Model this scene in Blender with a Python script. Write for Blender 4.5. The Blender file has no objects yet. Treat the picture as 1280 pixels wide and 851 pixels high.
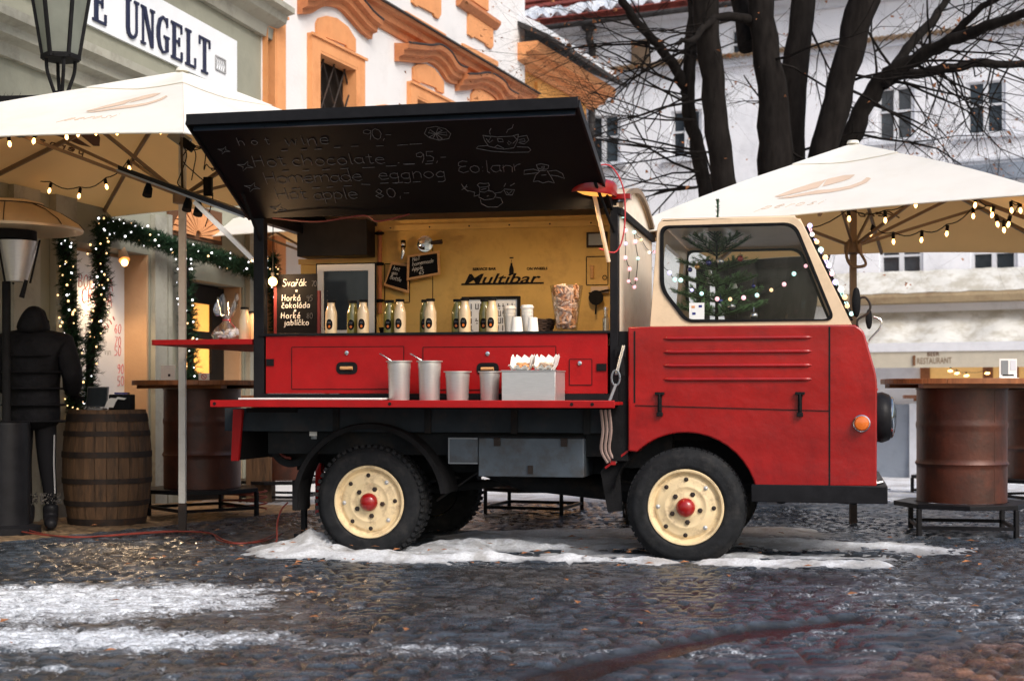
import bpy, math, random
import numpy as np
from mathutils import Vector, Matrix
from mathutils.geometry import tessellate_polygon
random.seed(7)
R = math.radians
SC = bpy.context.scene
COL = SC.collection
# ------------------------------------------------------------ camera
F = 1800.0; HY = 490.0; HC = 1.014
cam_d = bpy.data.cameras.new('camera'); cam = bpy.data.objects.new('camera', cam_d); COL.objects.link(cam)
cam_d.sensor_width = 36; cam_d.lens = F/1280*36; cam_d.shift_y = (HY-425.5)/1280
cam.location = (0, 0, HC); cam.rotation_euler = (R(90), 0, 0)
cam_d.clip_start = .05; cam_d.clip_end = 2000
cam_d.dof.use_dof = True; cam_d.dof.focus_distance = 8.5; cam_d.dof.aperture_fstop = 3.4
SC.camera = cam
# ------------------------------------------------------------ world, sun, exposure
w = bpy.data.worlds.new('World'); SC.world = w; w.use_nodes = True
nt = w.node_tree; sky = nt.nodes.new('ShaderNodeTexSky'); sky.sky_type = 'NISHITA'; sky.sun_disc = False
SUN_EL, SUN_AZ = R(42), R(146)
sky.sun_elevation = SUN_EL; sky.sun_rotation = SUN_AZ; sky.dust_density = 4; sky.air_density = 1.1; sky.ozone_density = 1.0
nt.links.new(sky.outputs[0], nt.nodes['Background'].inputs[0]); nt.nodes['Background'].inputs[1].default_value = .135
sd = bpy.data.lights.new('sun', 'SUN'); sd.energy = 1.5; sd.angle = R(22); sd.color = (1, .98, .95)
so = bpy.data.objects.new('sun', sd); COL.objects.link(so)
_d = Vector((math.sin(SUN_AZ)*math.cos(SUN_EL), math.cos(SUN_AZ)*math.cos(SUN_EL), math.sin(SUN_EL)))
so.rotation_euler = _d.to_track_quat('Z', 'Y').to_euler(); so.location = (0, -5, 20)
SC.view_settings.view_transform = 'Standard'; SC.view_settings.look = 'None'
SC.view_settings.exposure = .42; SC.view_settings.gamma = 1; SC.view_settings.use_curve_mapping = False
SC.render.engine = 'CYCLES'

# ------------------------------------------------------------ materials
def mat(name, col, rough=.6, metal=0, var=.12, scale=6, bump=0, bscale=30, coat=0, emit=0, ecol=None, stain=None, samt=.5, sscale=3, spec=.5, stretch=(1,1,1), transl=None, slo=.5, tfac=.5):
    if max(col[:3]) < .05 and spec == .5 and not metal: spec = .12
    m = bpy.data.materials.new(name); m.use_nodes = True; N = m.node_tree.nodes; L = m.node_tree.links
    b = N['Principled BSDF']; tc = N.new('ShaderNodeTexCoord'); mp = N.new('ShaderNodeMapping'); mp.inputs['Scale'].default_value = stretch
    L.new(tc.outputs['Object'], mp.inputs[0])
    n = N.new('ShaderNodeTexNoise'); n.inputs['Scale'].default_value = scale; n.inputs['Detail'].default_value = 6; n.inputs['Roughness'].default_value = .65
    L.new(mp.outputs[0], n.inputs['Vector'])
    r = N.new('ShaderNodeValToRGB'); r.color_ramp.elements[0].position = .3; r.color_ramp.elements[1].position = .7
    c0 = [max(0, x*(1-var)) for x in col[:3]]+[1]; c1 = [min(1, x*(1+var)) for x in col[:3]]+[1]
    r.color_ramp.elements[0].color = c0; r.color_ramp.elements[1].color = c1
    L.new(n.outputs['Fac'], r.inputs[0]); out = r.outputs[0]
    if stain:
        n2 = N.new('ShaderNodeTexNoise'); n2.inputs['Scale'].default_value = sscale; n2.inputs['Detail'].default_value = 8; n2.inputs['Roughness'].default_value = .7
        L.new(mp.outputs[0], n2.inputs['Vector']); r2 = N.new('ShaderNodeValToRGB')
        r2.color_ramp.elements[0].position = slo; r2.color_ramp.elements[1].position = slo+.16
        r2.color_ramp.elements[0].color = (0,0,0,1); r2.color_ramp.elements[1].color = (samt,)*3+(1,)
        mx = N.new('ShaderNodeMixRGB'); mx.inputs[2].default_value = tuple(stain)+(1,)
        L.new(n2.outputs['Fac'], r2.inputs[0]); L.new(r2.outputs[0], mx.inputs[0]); L.new(out, mx.inputs[1]); out = mx.outputs[0]
    L.new(out, b.inputs['Base Color'])
    rr = N.new('ShaderNodeMapRange'); rr.inputs[3].default_value = max(.02, rough-.08); rr.inputs[4].default_value = min(1, rough+.1)
    L.new(n.outputs['Fac'], rr.inputs[0]); L.new(rr.outputs[0], b.inputs['Roughness'])
    b.inputs['Metallic'].default_value = metal; b.inputs['Coat Weight'].default_value = coat; b.inputs['Coat Roughness'].default_value = .12
    b.inputs['Specular IOR Level'].default_value = spec
    if bump:
        n3 = N.new('ShaderNodeTexNoise'); n3.inputs['Scale'].default_value = bscale; n3.inputs['Detail'].default_value = 5
        L.new(mp.outputs[0], n3.inputs['Vector']); bp = N.new('ShaderNodeBump'); bp.inputs['Strength'].default_value = 1; bp.inputs['Distance'].default_value = bump
        L.new(n3.outputs['Fac'], bp.inputs['Height']); L.new(bp.outputs[0], b.inputs['Normal'])
    if emit:
        b.inputs['Emission Color'].default_value = tuple(ecol or col)[:3]+(1,); b.inputs['Emission Strength'].default_value = emit
    if transl:
        t = N.new('ShaderNodeBsdfTranslucent'); t.inputs[0].default_value = tuple(transl)+(1,); mxs = N.new('ShaderNodeMixShader'); mxs.inputs[0].default_value = tfac
        L.new(b.outputs[0], mxs.inputs[1]); L.new(t.outputs[0], mxs.inputs[2]); L.new(mxs.outputs[0], N['Material Output'].inputs[0])
    return m
def glassmat(name, tint=(.9,.95,.95), refl=.10):
    m = bpy.data.materials.new(name); m.use_nodes = True; N = m.node_tree.nodes; L = m.node_tree.links
    t = N.new('ShaderNodeBsdfTransparent'); t.inputs[0].default_value = tint+(1,)
    g = N.new('ShaderNodeBsdfGlossy'); g.inputs['Roughness'].default_value = .03
    lw = N.new('ShaderNodeLayerWeight'); lw.inputs[0].default_value = .2
    ma = N.new('ShaderNodeMath'); ma.operation = 'MULTIPLY_ADD'; ma.inputs[1].default_value = .12; ma.inputs[2].default_value = refl
    ns = N.new('ShaderNodeTexNoise'); ns.inputs['Scale'].default_value = 9
    bp = N.new('ShaderNodeBump'); bp.inputs['Strength'].default_value = .06; bp.inputs['Distance'].default_value = .01
    L.new(ns.outputs['Fac'], bp.inputs['Height']); L.new(bp.outputs[0], g.inputs['Normal'])
    L.new(lw.outputs['Fresnel'], ma.inputs[0]); mx = N.new('ShaderNodeMixShader')
    L.new(ma.outputs[0], mx.inputs[0]); L.new(t.outputs[0], mx.inputs[1]); L.new(g.outputs[0], mx.inputs[2]); L.new(mx.outputs[0], N['Material Output'].inputs[0])
    return m
def vcolmat(name, rough0=.75, rough1=.12, bump=.004, bscale=60, var=.25, attr='Col', snowattr=None):
    m = bpy.data.materials.new(name); m.use_nodes = True; N = m.node_tree.nodes; L = m.node_tree.links; b = N['Principled BSDF']
    a = N.new('ShaderNodeAttribute'); a.attribute_name = attr
    tc = N.new('ShaderNodeTexCoord')
    n = N.new('ShaderNodeTexNoise'); n.inputs['Scale'].default_value = bscale; n.inputs['Detail'].default_value = 8; n.inputs['Roughness'].default_value = .75
    L.new(tc.outputs['Object'], n.inputs['Vector'])
    mr = N.new('ShaderNodeMapRange'); mr.inputs[1].default_value = .3; mr.inputs[2].default_value = .7; mr.inputs[3].default_value = 1-var; mr.inputs[4].default_value = 1+var
    L.new(n.outputs['Fac'], mr.inputs[0])
    mu = N.new('ShaderNodeVectorMath'); mu.operation = 'SCALE'; L.new(a.outputs['Color'], mu.inputs[0]); L.new(mr.outputs[0], mu.inputs['Scale'])
    col = mu.outputs[0]; rsnow = None
    if snowattr:
        a2 = N.new('ShaderNodeAttribute'); a2.attribute_name = snowattr
        f1 = N.new('ShaderNodeTexNoise'); f1.inputs['Scale'].default_value = 62; f1.inputs['Detail'].default_value = 10; f1.inputs['Roughness'].default_value = .78
        f0 = N.new('ShaderNodeTexNoise'); f0.inputs['Scale'].default_value = 11; f0.inputs['Detail'].default_value = 6; f0.inputs['Roughness'].default_value = .6
        L.new(tc.outputs['Object'], f1.inputs['Vector']); L.new(tc.outputs['Object'], f0.inputs['Vector'])
        s1 = N.new('ShaderNodeMath'); s1.operation = 'MULTIPLY_ADD'; s1.inputs[1].default_value = 2.5; L.new(f1.outputs['Fac'], s1.inputs[0]); L.new(a2.outputs['Fac'], s1.inputs[2])
        s2 = N.new('ShaderNodeMath'); s2.operation = 'MULTIPLY_ADD'; s2.inputs[1].default_value = .8; L.new(f0.outputs['Fac'], s2.inputs[0]); L.new(s1.outputs[0], s2.inputs[2])
        s3 = N.new('ShaderNodeMapRange'); s3.inputs[1].default_value = 1.98; s3.inputs[2].default_value = 2.50; L.new(s2.outputs[0], s3.inputs[0])
        cr = N.new('ShaderNodeValToRGB'); cr.color_ramp.elements[0].color = (.26,.27,.30,1); cr.color_ramp.elements[1].color = (.80,.84,.90,1); cr.color_ramp.elements[0].position = .34; cr.color_ramp.elements[1].position = .52
        f2 = N.new('ShaderNodeTexNoise'); f2.inputs['Scale'].default_value = 13; f2.inputs['Detail'].default_value = 9; f2.inputs['Roughness'].default_value = .7; L.new(tc.outputs['Object'], f2.inputs['Vector']); L.new(f2.outputs['Fac'], cr.inputs[0])
        mx = N.new('ShaderNodeMixRGB'); L.new(s3.outputs[0], mx.inputs[0]); L.new(col, mx.inputs[1]); L.new(cr.outputs[0], mx.inputs[2]); col = mx.outputs[0]; rsnow = s3.outputs[0]
    L.new(col, b.inputs['Base Color'])
    r = N.new('ShaderNodeMapRange'); r.inputs[3].default_value = rough0; r.inputs[4].default_value = rough1
    L.new(a.outputs['Alpha'], r.inputs[0]); ro = r.outputs[0]
    if rsnow is not None:
        mm = N.new('ShaderNodeMix'); mm.data_type = 'FLOAT'; L.new(rsnow, mm.inputs[0]); L.new(ro, mm.inputs[2]); mm.inputs[3].default_value = .65; ro = mm.outputs[0]
    nr = N.new('ShaderNodeMath'); nr.operation = 'MULTIPLY_ADD'; nr.inputs[1].default_value = .35; L.new(n.outputs['Fac'], nr.inputs[0]); sb_ = N.new('ShaderNodeMath'); sb_.operation = 'SUBTRACT'; sb_.inputs[1].default_value = .17; L.new(ro, sb_.inputs[0]); L.new(sb_.outputs[0], nr.inputs[2]); nr.use_clamp = True
    L.new(nr.outputs[0], b.inputs['Roughness'])
    bp = N.new('ShaderNodeBump'); bp.inputs['Distance'].default_value = bump; L.new(n.outputs['Fac'], bp.inputs['Height']); L.new(bp.outputs[0], b.inputs['Normal'])
    s = N.new('ShaderNodeMath'); s.operation = 'SUBTRACT'; s.inputs[0].default_value = 1.0; L.new(a.outputs['Alpha'], s.inputs[1]); L.new(s.outputs[0], bp.inputs['Strength'])
    return m
M = {}
M['red'] = mat('red_paint', (.31,.003,.003), .32, var=.25, scale=2.2, bump=.014, bscale=3.5, coat=.6, stain=(.14,.003,.005), samt=.45, sscale=5, spec=.35, slo=.50)
M['redflat'] = mat('red_board', (.34,.003,.004), .5, spec=.3, var=.12, scale=10, bump=.001, bscale=60, stain=(.28,.01,.01), samt=.4, sscale=14)
M['cream'] = mat('cream_paint', (.80,.60,.40), .38, var=.06, scale=3, bump=.003, bscale=4, coat=.4, stain=(.5,.36,.22), samt=.35, sscale=7)
M['rimcream'] = mat('cream_rim_paint', (.78,.61,.36), .5, var=.08, scale=9, stain=(.26,.17,.10), samt=.55, sscale=14, slo=.50)
M['black'] = mat('black_paint', (.012,.012,.014), .38, var=.3, scale=8, bump=.001, bscale=30)
M['matblack'] = mat('matt_black', (.010,.010,.011), .75, var=.4, scale=10, bump=.002, bscale=60)
M['under'] = mat('dark_chassis', (.014,.016,.018), .7, var=.4, scale=5, stain=(.05,.035,.025), samt=.5, sscale=6, bump=.002)
M['navy'] = mat('dark_blue_side_board', (.022,.030,.038), .55, var=.3, scale=4, stain=(.06,.05,.045), samt=.4, sscale=5)
M['board'] = mat('blackboard', (.004,.004,.005), .62, var=.3, scale=3, stain=(.008,.008,.008), samt=.5, sscale=2)
M['chalk'] = mat('chalk', (.15,.15,.16), .95, var=.5, scale=70)
M['chalkbright'] = mat('chalk_marker', (.8,.8,.78), .9, var=.15, scale=60)
M['rubber'] = mat('tyre_rubber', (.016,.017,.019), .72, var=.35, scale=14, bump=.002, bscale=90, stain=(.05,.047,.045), samt=.5, sscale=9)
M['yellow'] = mat('yellow_painted_board', (.66,.42,.11), .5, var=.10, scale=3, bump=.0012, bscale=50, stain=(.40,.22,.05), samt=.5, sscale=4)
M['yellowedge'] = mat('yellow_trim', (.66,.42,.12), .45, var=.1)
M['steel'] = mat('brushed_steel', (.60,.59,.57), .36, .6, var=.08, scale=20, stretch=(1,1,12), bump=.0006, bscale=60)
M['chrome'] = mat('chrome', (.75,.75,.75), .12, 1, var=.04)
M['grey'] = mat('grey_toolbox_paint', (.070,.090,.112), .42, var=.2, scale=4, stain=(.05,.042,.035), samt=.65, sscale=6, bump=.002, slo=.46)
M['lgrey'] = mat('light_grey_metal', (.22,.24,.26), .4, .3, var=.1)
M['white'] = mat('white_plastic', (.78,.78,.77), .4, var=.04)
M['paper'] = mat('white_paper', (.82,.82,.80), .85, var=.05)
M['whitepost'] = mat('white_post_paint', (.62,.60,.56), .5, var=.08, stain=(.35,.3,.25), samt=.4, sscale=12)
M['wood'] = mat('varnished_table_wood', (.30,.105,.035), .38, var=.35, scale=5, stretch=(1,14,1), bump=.001, stain=(.13,.05,.02), samt=.6, sscale=6)
M['oak'] = mat('barrel_oak', (.115,.062,.030), .75, var=.45, scale=9, stretch=(3,3,.35), bump=.006, bscale=20, stain=(.035,.022,.014), samt=.8, sscale=7)
M['hoop'] = mat('rusty_hoop_iron', (.035,.026,.022), .7, .4, var=.4, scale=9, stain=(.10,.045,.02), samt=.5, sscale=11)
M['drum'] = mat('rust_brown_drum_paint', (.080,.023,.012), .42, .15, var=.3, scale=4, bump=.002, stain=(.035,.016,.011), samt=.75, sscale=5, slo=.46)
M['lightwood'] = mat('light_wood_frame', (.55,.30,.12), .5, var=.2, scale=12, stretch=(1,1,6))
M['frost'] = mat('white_picture_frame', (.72,.70,.66), .45, var=.05)
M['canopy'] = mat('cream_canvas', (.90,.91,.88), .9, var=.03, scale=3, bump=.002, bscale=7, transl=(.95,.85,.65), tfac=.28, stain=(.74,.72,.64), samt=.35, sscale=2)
M['underglow_sheet'] = mat('tan_underglow_tint', (.82,.60,.33), .9, var=.05, scale=3, bump=.002, bscale=7, transl=(.95,.70,.38))  # tan colour stands in for light glowing through the canvas
M['bean'] = mat('brown_canvas_print', (.62,.47,.36), .9, var=.06)
M['beanin'] = mat('dark_brown_canvas_print', (.11,.045,.016), .9, var=.08)
M['rib'] = mat('umbrella_rib_wood', (.20,.135,.08), .5, var=.15)
M['sage'] = mat('sage_render', (.30,.30,.235), .9, var=.10, scale=1.5, bump=.003, bscale=25, stain=(.20,.20,.16), samt=.5, sscale=1.2)
M['sagetrim'] = mat('sage_moulding', (.36,.35,.29), .85, var=.1, scale=3, stain=(.15,.14,.11), samt=.6, sscale=2.5)
M['peach'] = mat('peach_render', (.55,.34,.19), .85, var=.1, scale=3, bump=.002)
M['fwhite'] = mat('white_render', (.74,.73,.73), .9, var=.04, scale=1.2, bump=.003, bscale=30, stain=(.55,.53,.52), samt=.3, sscale=1.5)
M['forange'] = mat('orange_render', (.70,.31,.125), .85, var=.08, scale=3, bump=.002, bscale=30, stain=(.50,.17,.05), samt=.35, sscale=4)
M['forangedk'] = mat('weathered_orange_moulding', (.50,.19,.075), .8, var=.12, scale=4, stain=(.30,.09,.04), samt=.6, sscale=5)
M['lead'] = mat('dark_lead_capping', (.045,.042,.042), .7, var=.4, scale=9)
M['ochre'] = mat('ochre_render', (.62,.30,.075), .85, var=.1, stain=(.4,.18,.05), samt=.4, sscale=2)
M['farwall'] = mat('bluish_white_render', (.82,.84,.89), .9, var=.05, scale=.7, bump=.004, bscale=12, stain=(.48,.50,.55), samt=.45, sscale=.8)
M['fartrim'] = mat('far_wall_moulding', (.62,.65,.71), .85, var=.08)
M['greywall'] = mat('grey_blue_plinth', (.24,.28,.34), .85, var=.12, scale=.8, stain=(.13,.15,.18), samt=.6, sscale=1.1, bump=.004)
M['sand'] = mat('sandstone_cornice', (.40,.31,.19), .85, var=.15, scale=2, stain=(.22,.14,.08), samt=.6, sscale=3)
M['awning'] = mat('awning_canvas_with_snow', (.62,.62,.59), .85, var=.12, scale=1.5, bump=.02, bscale=3, stain=(.36,.33,.26), samt=.7, sscale=2.6, slo=.45)
M['valance'] = mat('awning_valance_canvas', (.50,.46,.37), .85, var=.07)
M['tile'] = mat('red_clay_tile', (.19,.035,.024), .75, var=.4, scale=9, stain=(.12,.03,.025), samt=.6)
M['snow'] = mat('snow', (.80,.83,.88), .75, var=.07, scale=3, bump=.012, bscale=22, stain=(.52,.54,.57), samt=.5, sscale=5)
M['winglass'] = mat('dark_window_pane', (.035,.045,.055), .12, var=.5, scale=1.5)
M['winframe'] = mat('white_window_frame', (.66,.68,.72), .6, var=.06)
M['bark'] = mat('dark_wet_bark', (.014,.012,.011), .9, spec=.06, var=.5, scale=14, stretch=(1,1,.25), bump=.008, bscale=14)
M['leaf'] = mat('dry_brown_leaf', (.30,.12,.045), .8, var=.5, scale=30)
M['darkred'] = mat('dark_red_stained_wood', (.12,.008,.008), .5, var=.2)
M['creamwall'] = mat('pale_cream_wall_paint', (.90,.80,.66), .45, var=.05, scale=3, stain=(.55,.45,.33), samt=.4, sscale=6)
M['needle'] = mat('dark_green_needles', (.018,.045,.022), .7, var=.5, scale=25)
M['fir'] = mat('fir_green_needles', (.12,.25,.09), .7, var=.4, scale=25)
M['glow'] = mat('warm_bulb_glass', (1,.6,.25), .3, emit=7, ecol=(1,.50,.16))
M['glowwhite'] = mat('white_fairy_light', (1,.95,.85), .3, emit=2.4, ecol=(.95,.95,1))
M['glowwarm'] = mat('warm_fairy_light', (1,.8,.5), .3, emit=2.2, ecol=(1,.60,.25))
M['litpane'] = mat('lit_orange_pane', (.7,.33,.07), .4, var=.3, scale=4, emit=.9, ecol=(1,.42,.08))
M['warmwall'] = mat('warm_interior_wall', (.62,.36,.12), .8, var=.15, emit=.25, ecol=(1,.6,.22))
M['dark'] = mat('dark_interior', (.012,.009,.007), .8, var=.4)
M['amber'] = mat('amber_lens', (.75,.16,.015), .15, var=.15, coat=.6)
M['milk'] = mat('eggnog_in_glass', (.80,.60,.36), .14, var=.04, coat=.9)
M['greenj'] = mat('green_syrup_in_glass', (.19,.18,.035), .14, var=.2, coat=.9)
M['caramel'] = mat('wafer_biscuit', (.66,.32,.14), .75, var=.3, scale=30)
M['wicker'] = mat('dark_wicker', (.05,.025,.014), .8, var=.5, scale=40, bump=.004, bscale=60)
M['cable'] = mat('black_cable', (.01,.01,.01), .6)
M['orangecable'] = mat('orange_red_cable', (.20,.030,.02), .55)
M['pinktube'] = mat('clear_hose', (.35,.25,.22), .3, var=.3)
M['signwhite'] = mat('white_sign_enamel', (.84,.87,.90), .4, var=.03)
M['navyink'] = mat('navy_sign_letter', (.012,.016,.05), .5)
M['redink'] = mat('red_marker', (.55,.05,.06), .8, var=.2)
M['blkink'] = mat('black_vinyl_letter', (.012,.010,.010), .6)
M['greyink'] = mat('grey_marker', (.35,.35,.36), .8, var=.2)
M['cloth'] = mat('black_puffer_fabric', (.009,.009,.011), .7, var=.4, scale=12, bump=.02, bscale=9)
M['legging'] = mat('black_leggings', (.010,.010,.012), .8)
M['stripe'] = mat('white_stripe', (.5,.5,.5), .8)
M['fur'] = mat('grey_fur_trim', (.13,.12,.11), .95, var=.4, scale=60, bump=.02, bscale=70)
M['hose'] = mat('clear_plastic_film', (.75,.75,.78), .12, var=.1, coat=1)
M['refl'] = mat('lamplit_tan_dome', (.62,.48,.32), .45, .6, var=.1)  # tan of lamplight and mirrored parasol put into the aluminium's colour
M['glass'] = glassmat('window_glass', (.96,.97,.96), .012)
M['film'] = glassmat('cellophane_film', (.90,.90,.92), .22)
M['jar'] = glassmat('clear_jar_glass', (.93,.93,.93), .12)
for i, c in enumerate([(.9,.85,.8),(.55,.5,.9),(.9,.45,.5),(.95,.6,.3),(.5,.85,.8)]):
    M['orb%d' % i] = mat('fairy_globe_tint_%d' % i, c, .2, emit=1.1, ecol=c)
M['ball0'] = mat('blue_bauble', (.02,.03,.25), .15, .4, coat=1); M['ball1'] = mat('silver_bauble', (.7,.7,.72), .1, .9)
M['ball2'] = mat('red_bauble', (.45,.03,.03), .15, .2, coat=1); M['ball3'] = mat('gold_bauble', (.65,.38,.14), .2, .7)

# ------------------------------------------------------------ mesh builder
class MB:
    def __init__(s, fr=None): s.v = []; s.f = []; s.fr = fr or Matrix()
    def add(s, vs, fs):
        b = len(s.v); s.v += [s.fr @ Vector(p) for p in vs]; s.f += [tuple(b+i for i in f) for f in fs]; return s
    def box(s, c, d, rot=None):
        h = [x/2 for x in d]; vs = [Vector((sx*h[0], sy*h[1], sz*h[2])) for sx in (-1,1) for sy in (-1,1) for sz in (-1,1)]
        if rot is not None: vs = [rot @ p for p in vs]
        return s.add([p+Vector(c) for p in vs], [(0,1,3,2),(4,6,7,5),(0,4,5,1),(2,3,7,6),(0,2,6,4),(1,5,7,3)])
    def b2(s, x0, x1, y0, y1, z0, z1): return s.box(((x0+x1)/2,(y0+y1)/2,(z0+z1)/2), (abs(x1-x0),abs(y1-y0),abs(z1-z0)))
    def bar(s, a, b, w, h, up=(0,0,1)):
        a = Vector(a); b = Vector(b); d = b-a; z = d.normalized(); x = z.cross(Vector(up))
        if x.length < 1e-4: x = z.cross(Vector((0,1,0)))
        x.normalize(); y = x.cross(z)
        return s.add([a+x*i*w/2+y*j*h/2 for i in (-1,1) for j in (-1,1)]+[b+x*i*w/2+y*j*h/2 for i in (-1,1) for j in (-1,1)],
                     [(0,1,3,2),(4,6,7,5),(0,4,5,1),(2,3,7,6),(0,2,6,4),(1,5,7,3)])
    def tube(s, path, r, n=8, cap=True):
        P = [Vector(p) for p in path]; k = len(P); rs = r if isinstance(r, (list,tuple)) else [r]*k
        t = (P[1]-P[0]).normalized(); x = t.orthogonal().normalized(); vs = []; fs = []
        for i in range(k):
            tt = (P[min(i+1,k-1)]-P[max(i-1,0)])
            tt = tt.normalized() if tt.length > 1e-9 else t
            x = (x-tt*x.dot(tt)); x = x.normalized() if x.length > 1e-6 else tt.orthogonal().normalized(); y = tt.cross(x)
            for j in range(n):
                a = 2*math.pi*j/n; vs.append(P[i]+(x*math.cos(a)+y*math.sin(a))*rs[i])
        for i in range(k-1):
            for j in range(n): fs.append((i*n+j, i*n+(j+1)%n, (i+1)*n+(j+1)%n, (i+1)*n+j))
        if cap: fs.append(tuple(range(n-1,-1,-1))); fs.append(tuple((k-1)*n+j for j in range(n)))
        return s.add(vs, fs)
    def lathe(s, prof, m=None, n=28, cap=True):
        m = m or Matrix(); vs = []; fs = []; k = len(prof)
        for r, z in prof:
            for j in range(n):
                a = 2*math.pi*j/n; vs.append(m @ Vector((r*math.cos(a), r*math.sin(a), z)))
        for i in range(k-1):
            for j in range(n): fs.append((i*n+j, i*n+(j+1)%n, (i+1)*n+(j+1)%n, (i+1)*n+j))
        if cap and prof[0][0] > .0002: fs.append(tuple(range(n-1,-1,-1)))
        if cap and prof[-1][0] > .0002: fs.append(tuple((k-1)*n+j for j in range(n)))
        return s.add(vs, fs)
    def ball(s, c, r, n=10, sc=(1,1,1)):
        k = max(4, n//2+1); pr = [(max(1e-6, r*math.sin(math.pi*i/k)), -r*math.cos(math.pi*i/k)) for i in range(k+1)]
        return s.lathe(pr, Matrix.Translation(Vector(c)) @ Matrix.Diagonal((*sc,1)), n)
    def prism(s, loops, fn, d0, d1, caps=(1,1)):
        if not isinstance(loops[0][0], (tuple,list)): loops = [loops]
        L2 = [[Vector((p[0],p[1],0)) for p in l] for l in loops]; tri = tessellate_polygon(L2)
        flat = [p for l in loops for p in l]; n = len(flat)
        vs = [fn(p[0],p[1],d0) for p in flat]+[fn(p[0],p[1],d1) for p in flat]; fs = []
        for t in tri:
            if caps[0]: fs.append(tuple(t))
            if caps[1]: fs.append(tuple(i+n for i in reversed(t)))
        b = 0
        for l in loops:
            k = len(l)
            for i in range(k): fs.append((b+i, b+(i+1)%k, n+b+(i+1)%k, n+b+i))
            b += k
        return s.add(vs, fs)
def obj(name, mb, m, parent=None, bevel=0, smooth=True, origin=None, seg=2, dis=False):
    fr = parent['_fr'] if parent else Matrix.Translation(Vector(origin)) if origin is not None else None
    if fr is None:
        vv = mb.v; c = sum(vv, Vector())/max(1,len(vv)); fr = Matrix.Translation((c.x, c.y, min(p.z for p in vv)))
    elif not isinstance(fr, Matrix): fr = Matrix([fr[i*4:i*4+4] for i in range(4)])
    inv = fr.inverted(); me = bpy.data.meshes.new(name); me.from_pydata([inv @ p for p in mb.v], [], mb.f); me.validate()
    import bmesh
    bm = bmesh.new(); bm.from_mesh(me); bmesh.ops.recalc_face_normals(bm, faces=bm.faces)
    if dis: bmesh.ops.dissolve_limit(bm, angle_limit=.002, verts=bm.verts, edges=bm.edges)
    bm.to_mesh(me); bm.free()
    me.materials.append(M[m] if isinstance(m, str) else m)
    if smooth:
        me.shade_smooth(); me.set_sharp_from_angle(angle=R(38))
    o = bpy.data.objects.new(name, me); COL.objects.link(o)
    if parent: o.parent = parent; o['_fr'] = [x for row in fr for x in row]
    else: o.matrix_world = fr; o['_fr'] = [x for row in fr for x in row]
    if bevel:
        b = o.modifiers.new('bevel', 'BEVEL'); b.width = bevel; b.segments = seg; b.limit_method = 'ANGLE'; b.angle_limit = R(35)
    return o
def tag(o, label=None, cat=None, group=None, kind=None):
    if label: o['label'] = label
    if cat: o['category'] = cat
    if group: o['group'] = group
    if kind: o['kind'] = kind
    return o
def thing(name, label, cat, loc=(0,0,0), rz=0, group=None):
    o = bpy.data.objects.new(name, None); COL.objects.link(o); o.empty_display_size = .1
    o.location = loc; o.rotation_euler = (0,0,rz); fr = Matrix.Translation(Vector(loc)) @ Matrix.Rotation(rz, 4, 'Z')
    o['_fr'] = [x for row in fr for x in row]; tag(o, label, cat, group); return o
def frame(o): f = o['_fr']; return Matrix([f[i*4:i*4+4] for i in range(4)])
def dup(root, loc, rz=None, label=None, scale=None):
    kids = {}
    for o in bpy.data.objects:
        if o.parent: kids.setdefault(o.parent.name, []).append(o)
    def cp(o, par):
        c = o.copy(); COL.objects.link(c)
        if par: c.parent = par
        for k in kids.get(o.name, []): cp(k, c)
        return c
    r = cp(root, None); r.location = loc
    if rz is not None: r.rotation_euler = (0,0,rz)
    if label: r['label'] = label
    if scale: r.scale = scale
    return r
def P(px, py, Y): return Vector(((px-640)/F*Y, Y, HC+(HY-py)/F*Y))
def hit(px, py, p0, n):
    d = Vector(((px-640)/F, 1, (HY-py)/F)); o = Vector((0,0,HC)); return o+d*((Vector(p0)-o).dot(n)/d.dot(n))
def smoothpath(pts, k=4):
    pts = [Vector(p) for p in pts]; out = []
    for i in range(len(pts)-1):
        a = pts[max(i-1,0)]; b = pts[i]; c = pts[i+1]; d = pts[min(i+2,len(pts)-1)]
        for j in range(k):
            t = j/k; out.append(.5*((2*b)+(c-a)*t+(2*a-5*b+4*c-d)*t*t+(3*b-a-3*c+d)*t**3))
    out.append(pts[-1]); return out
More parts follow.
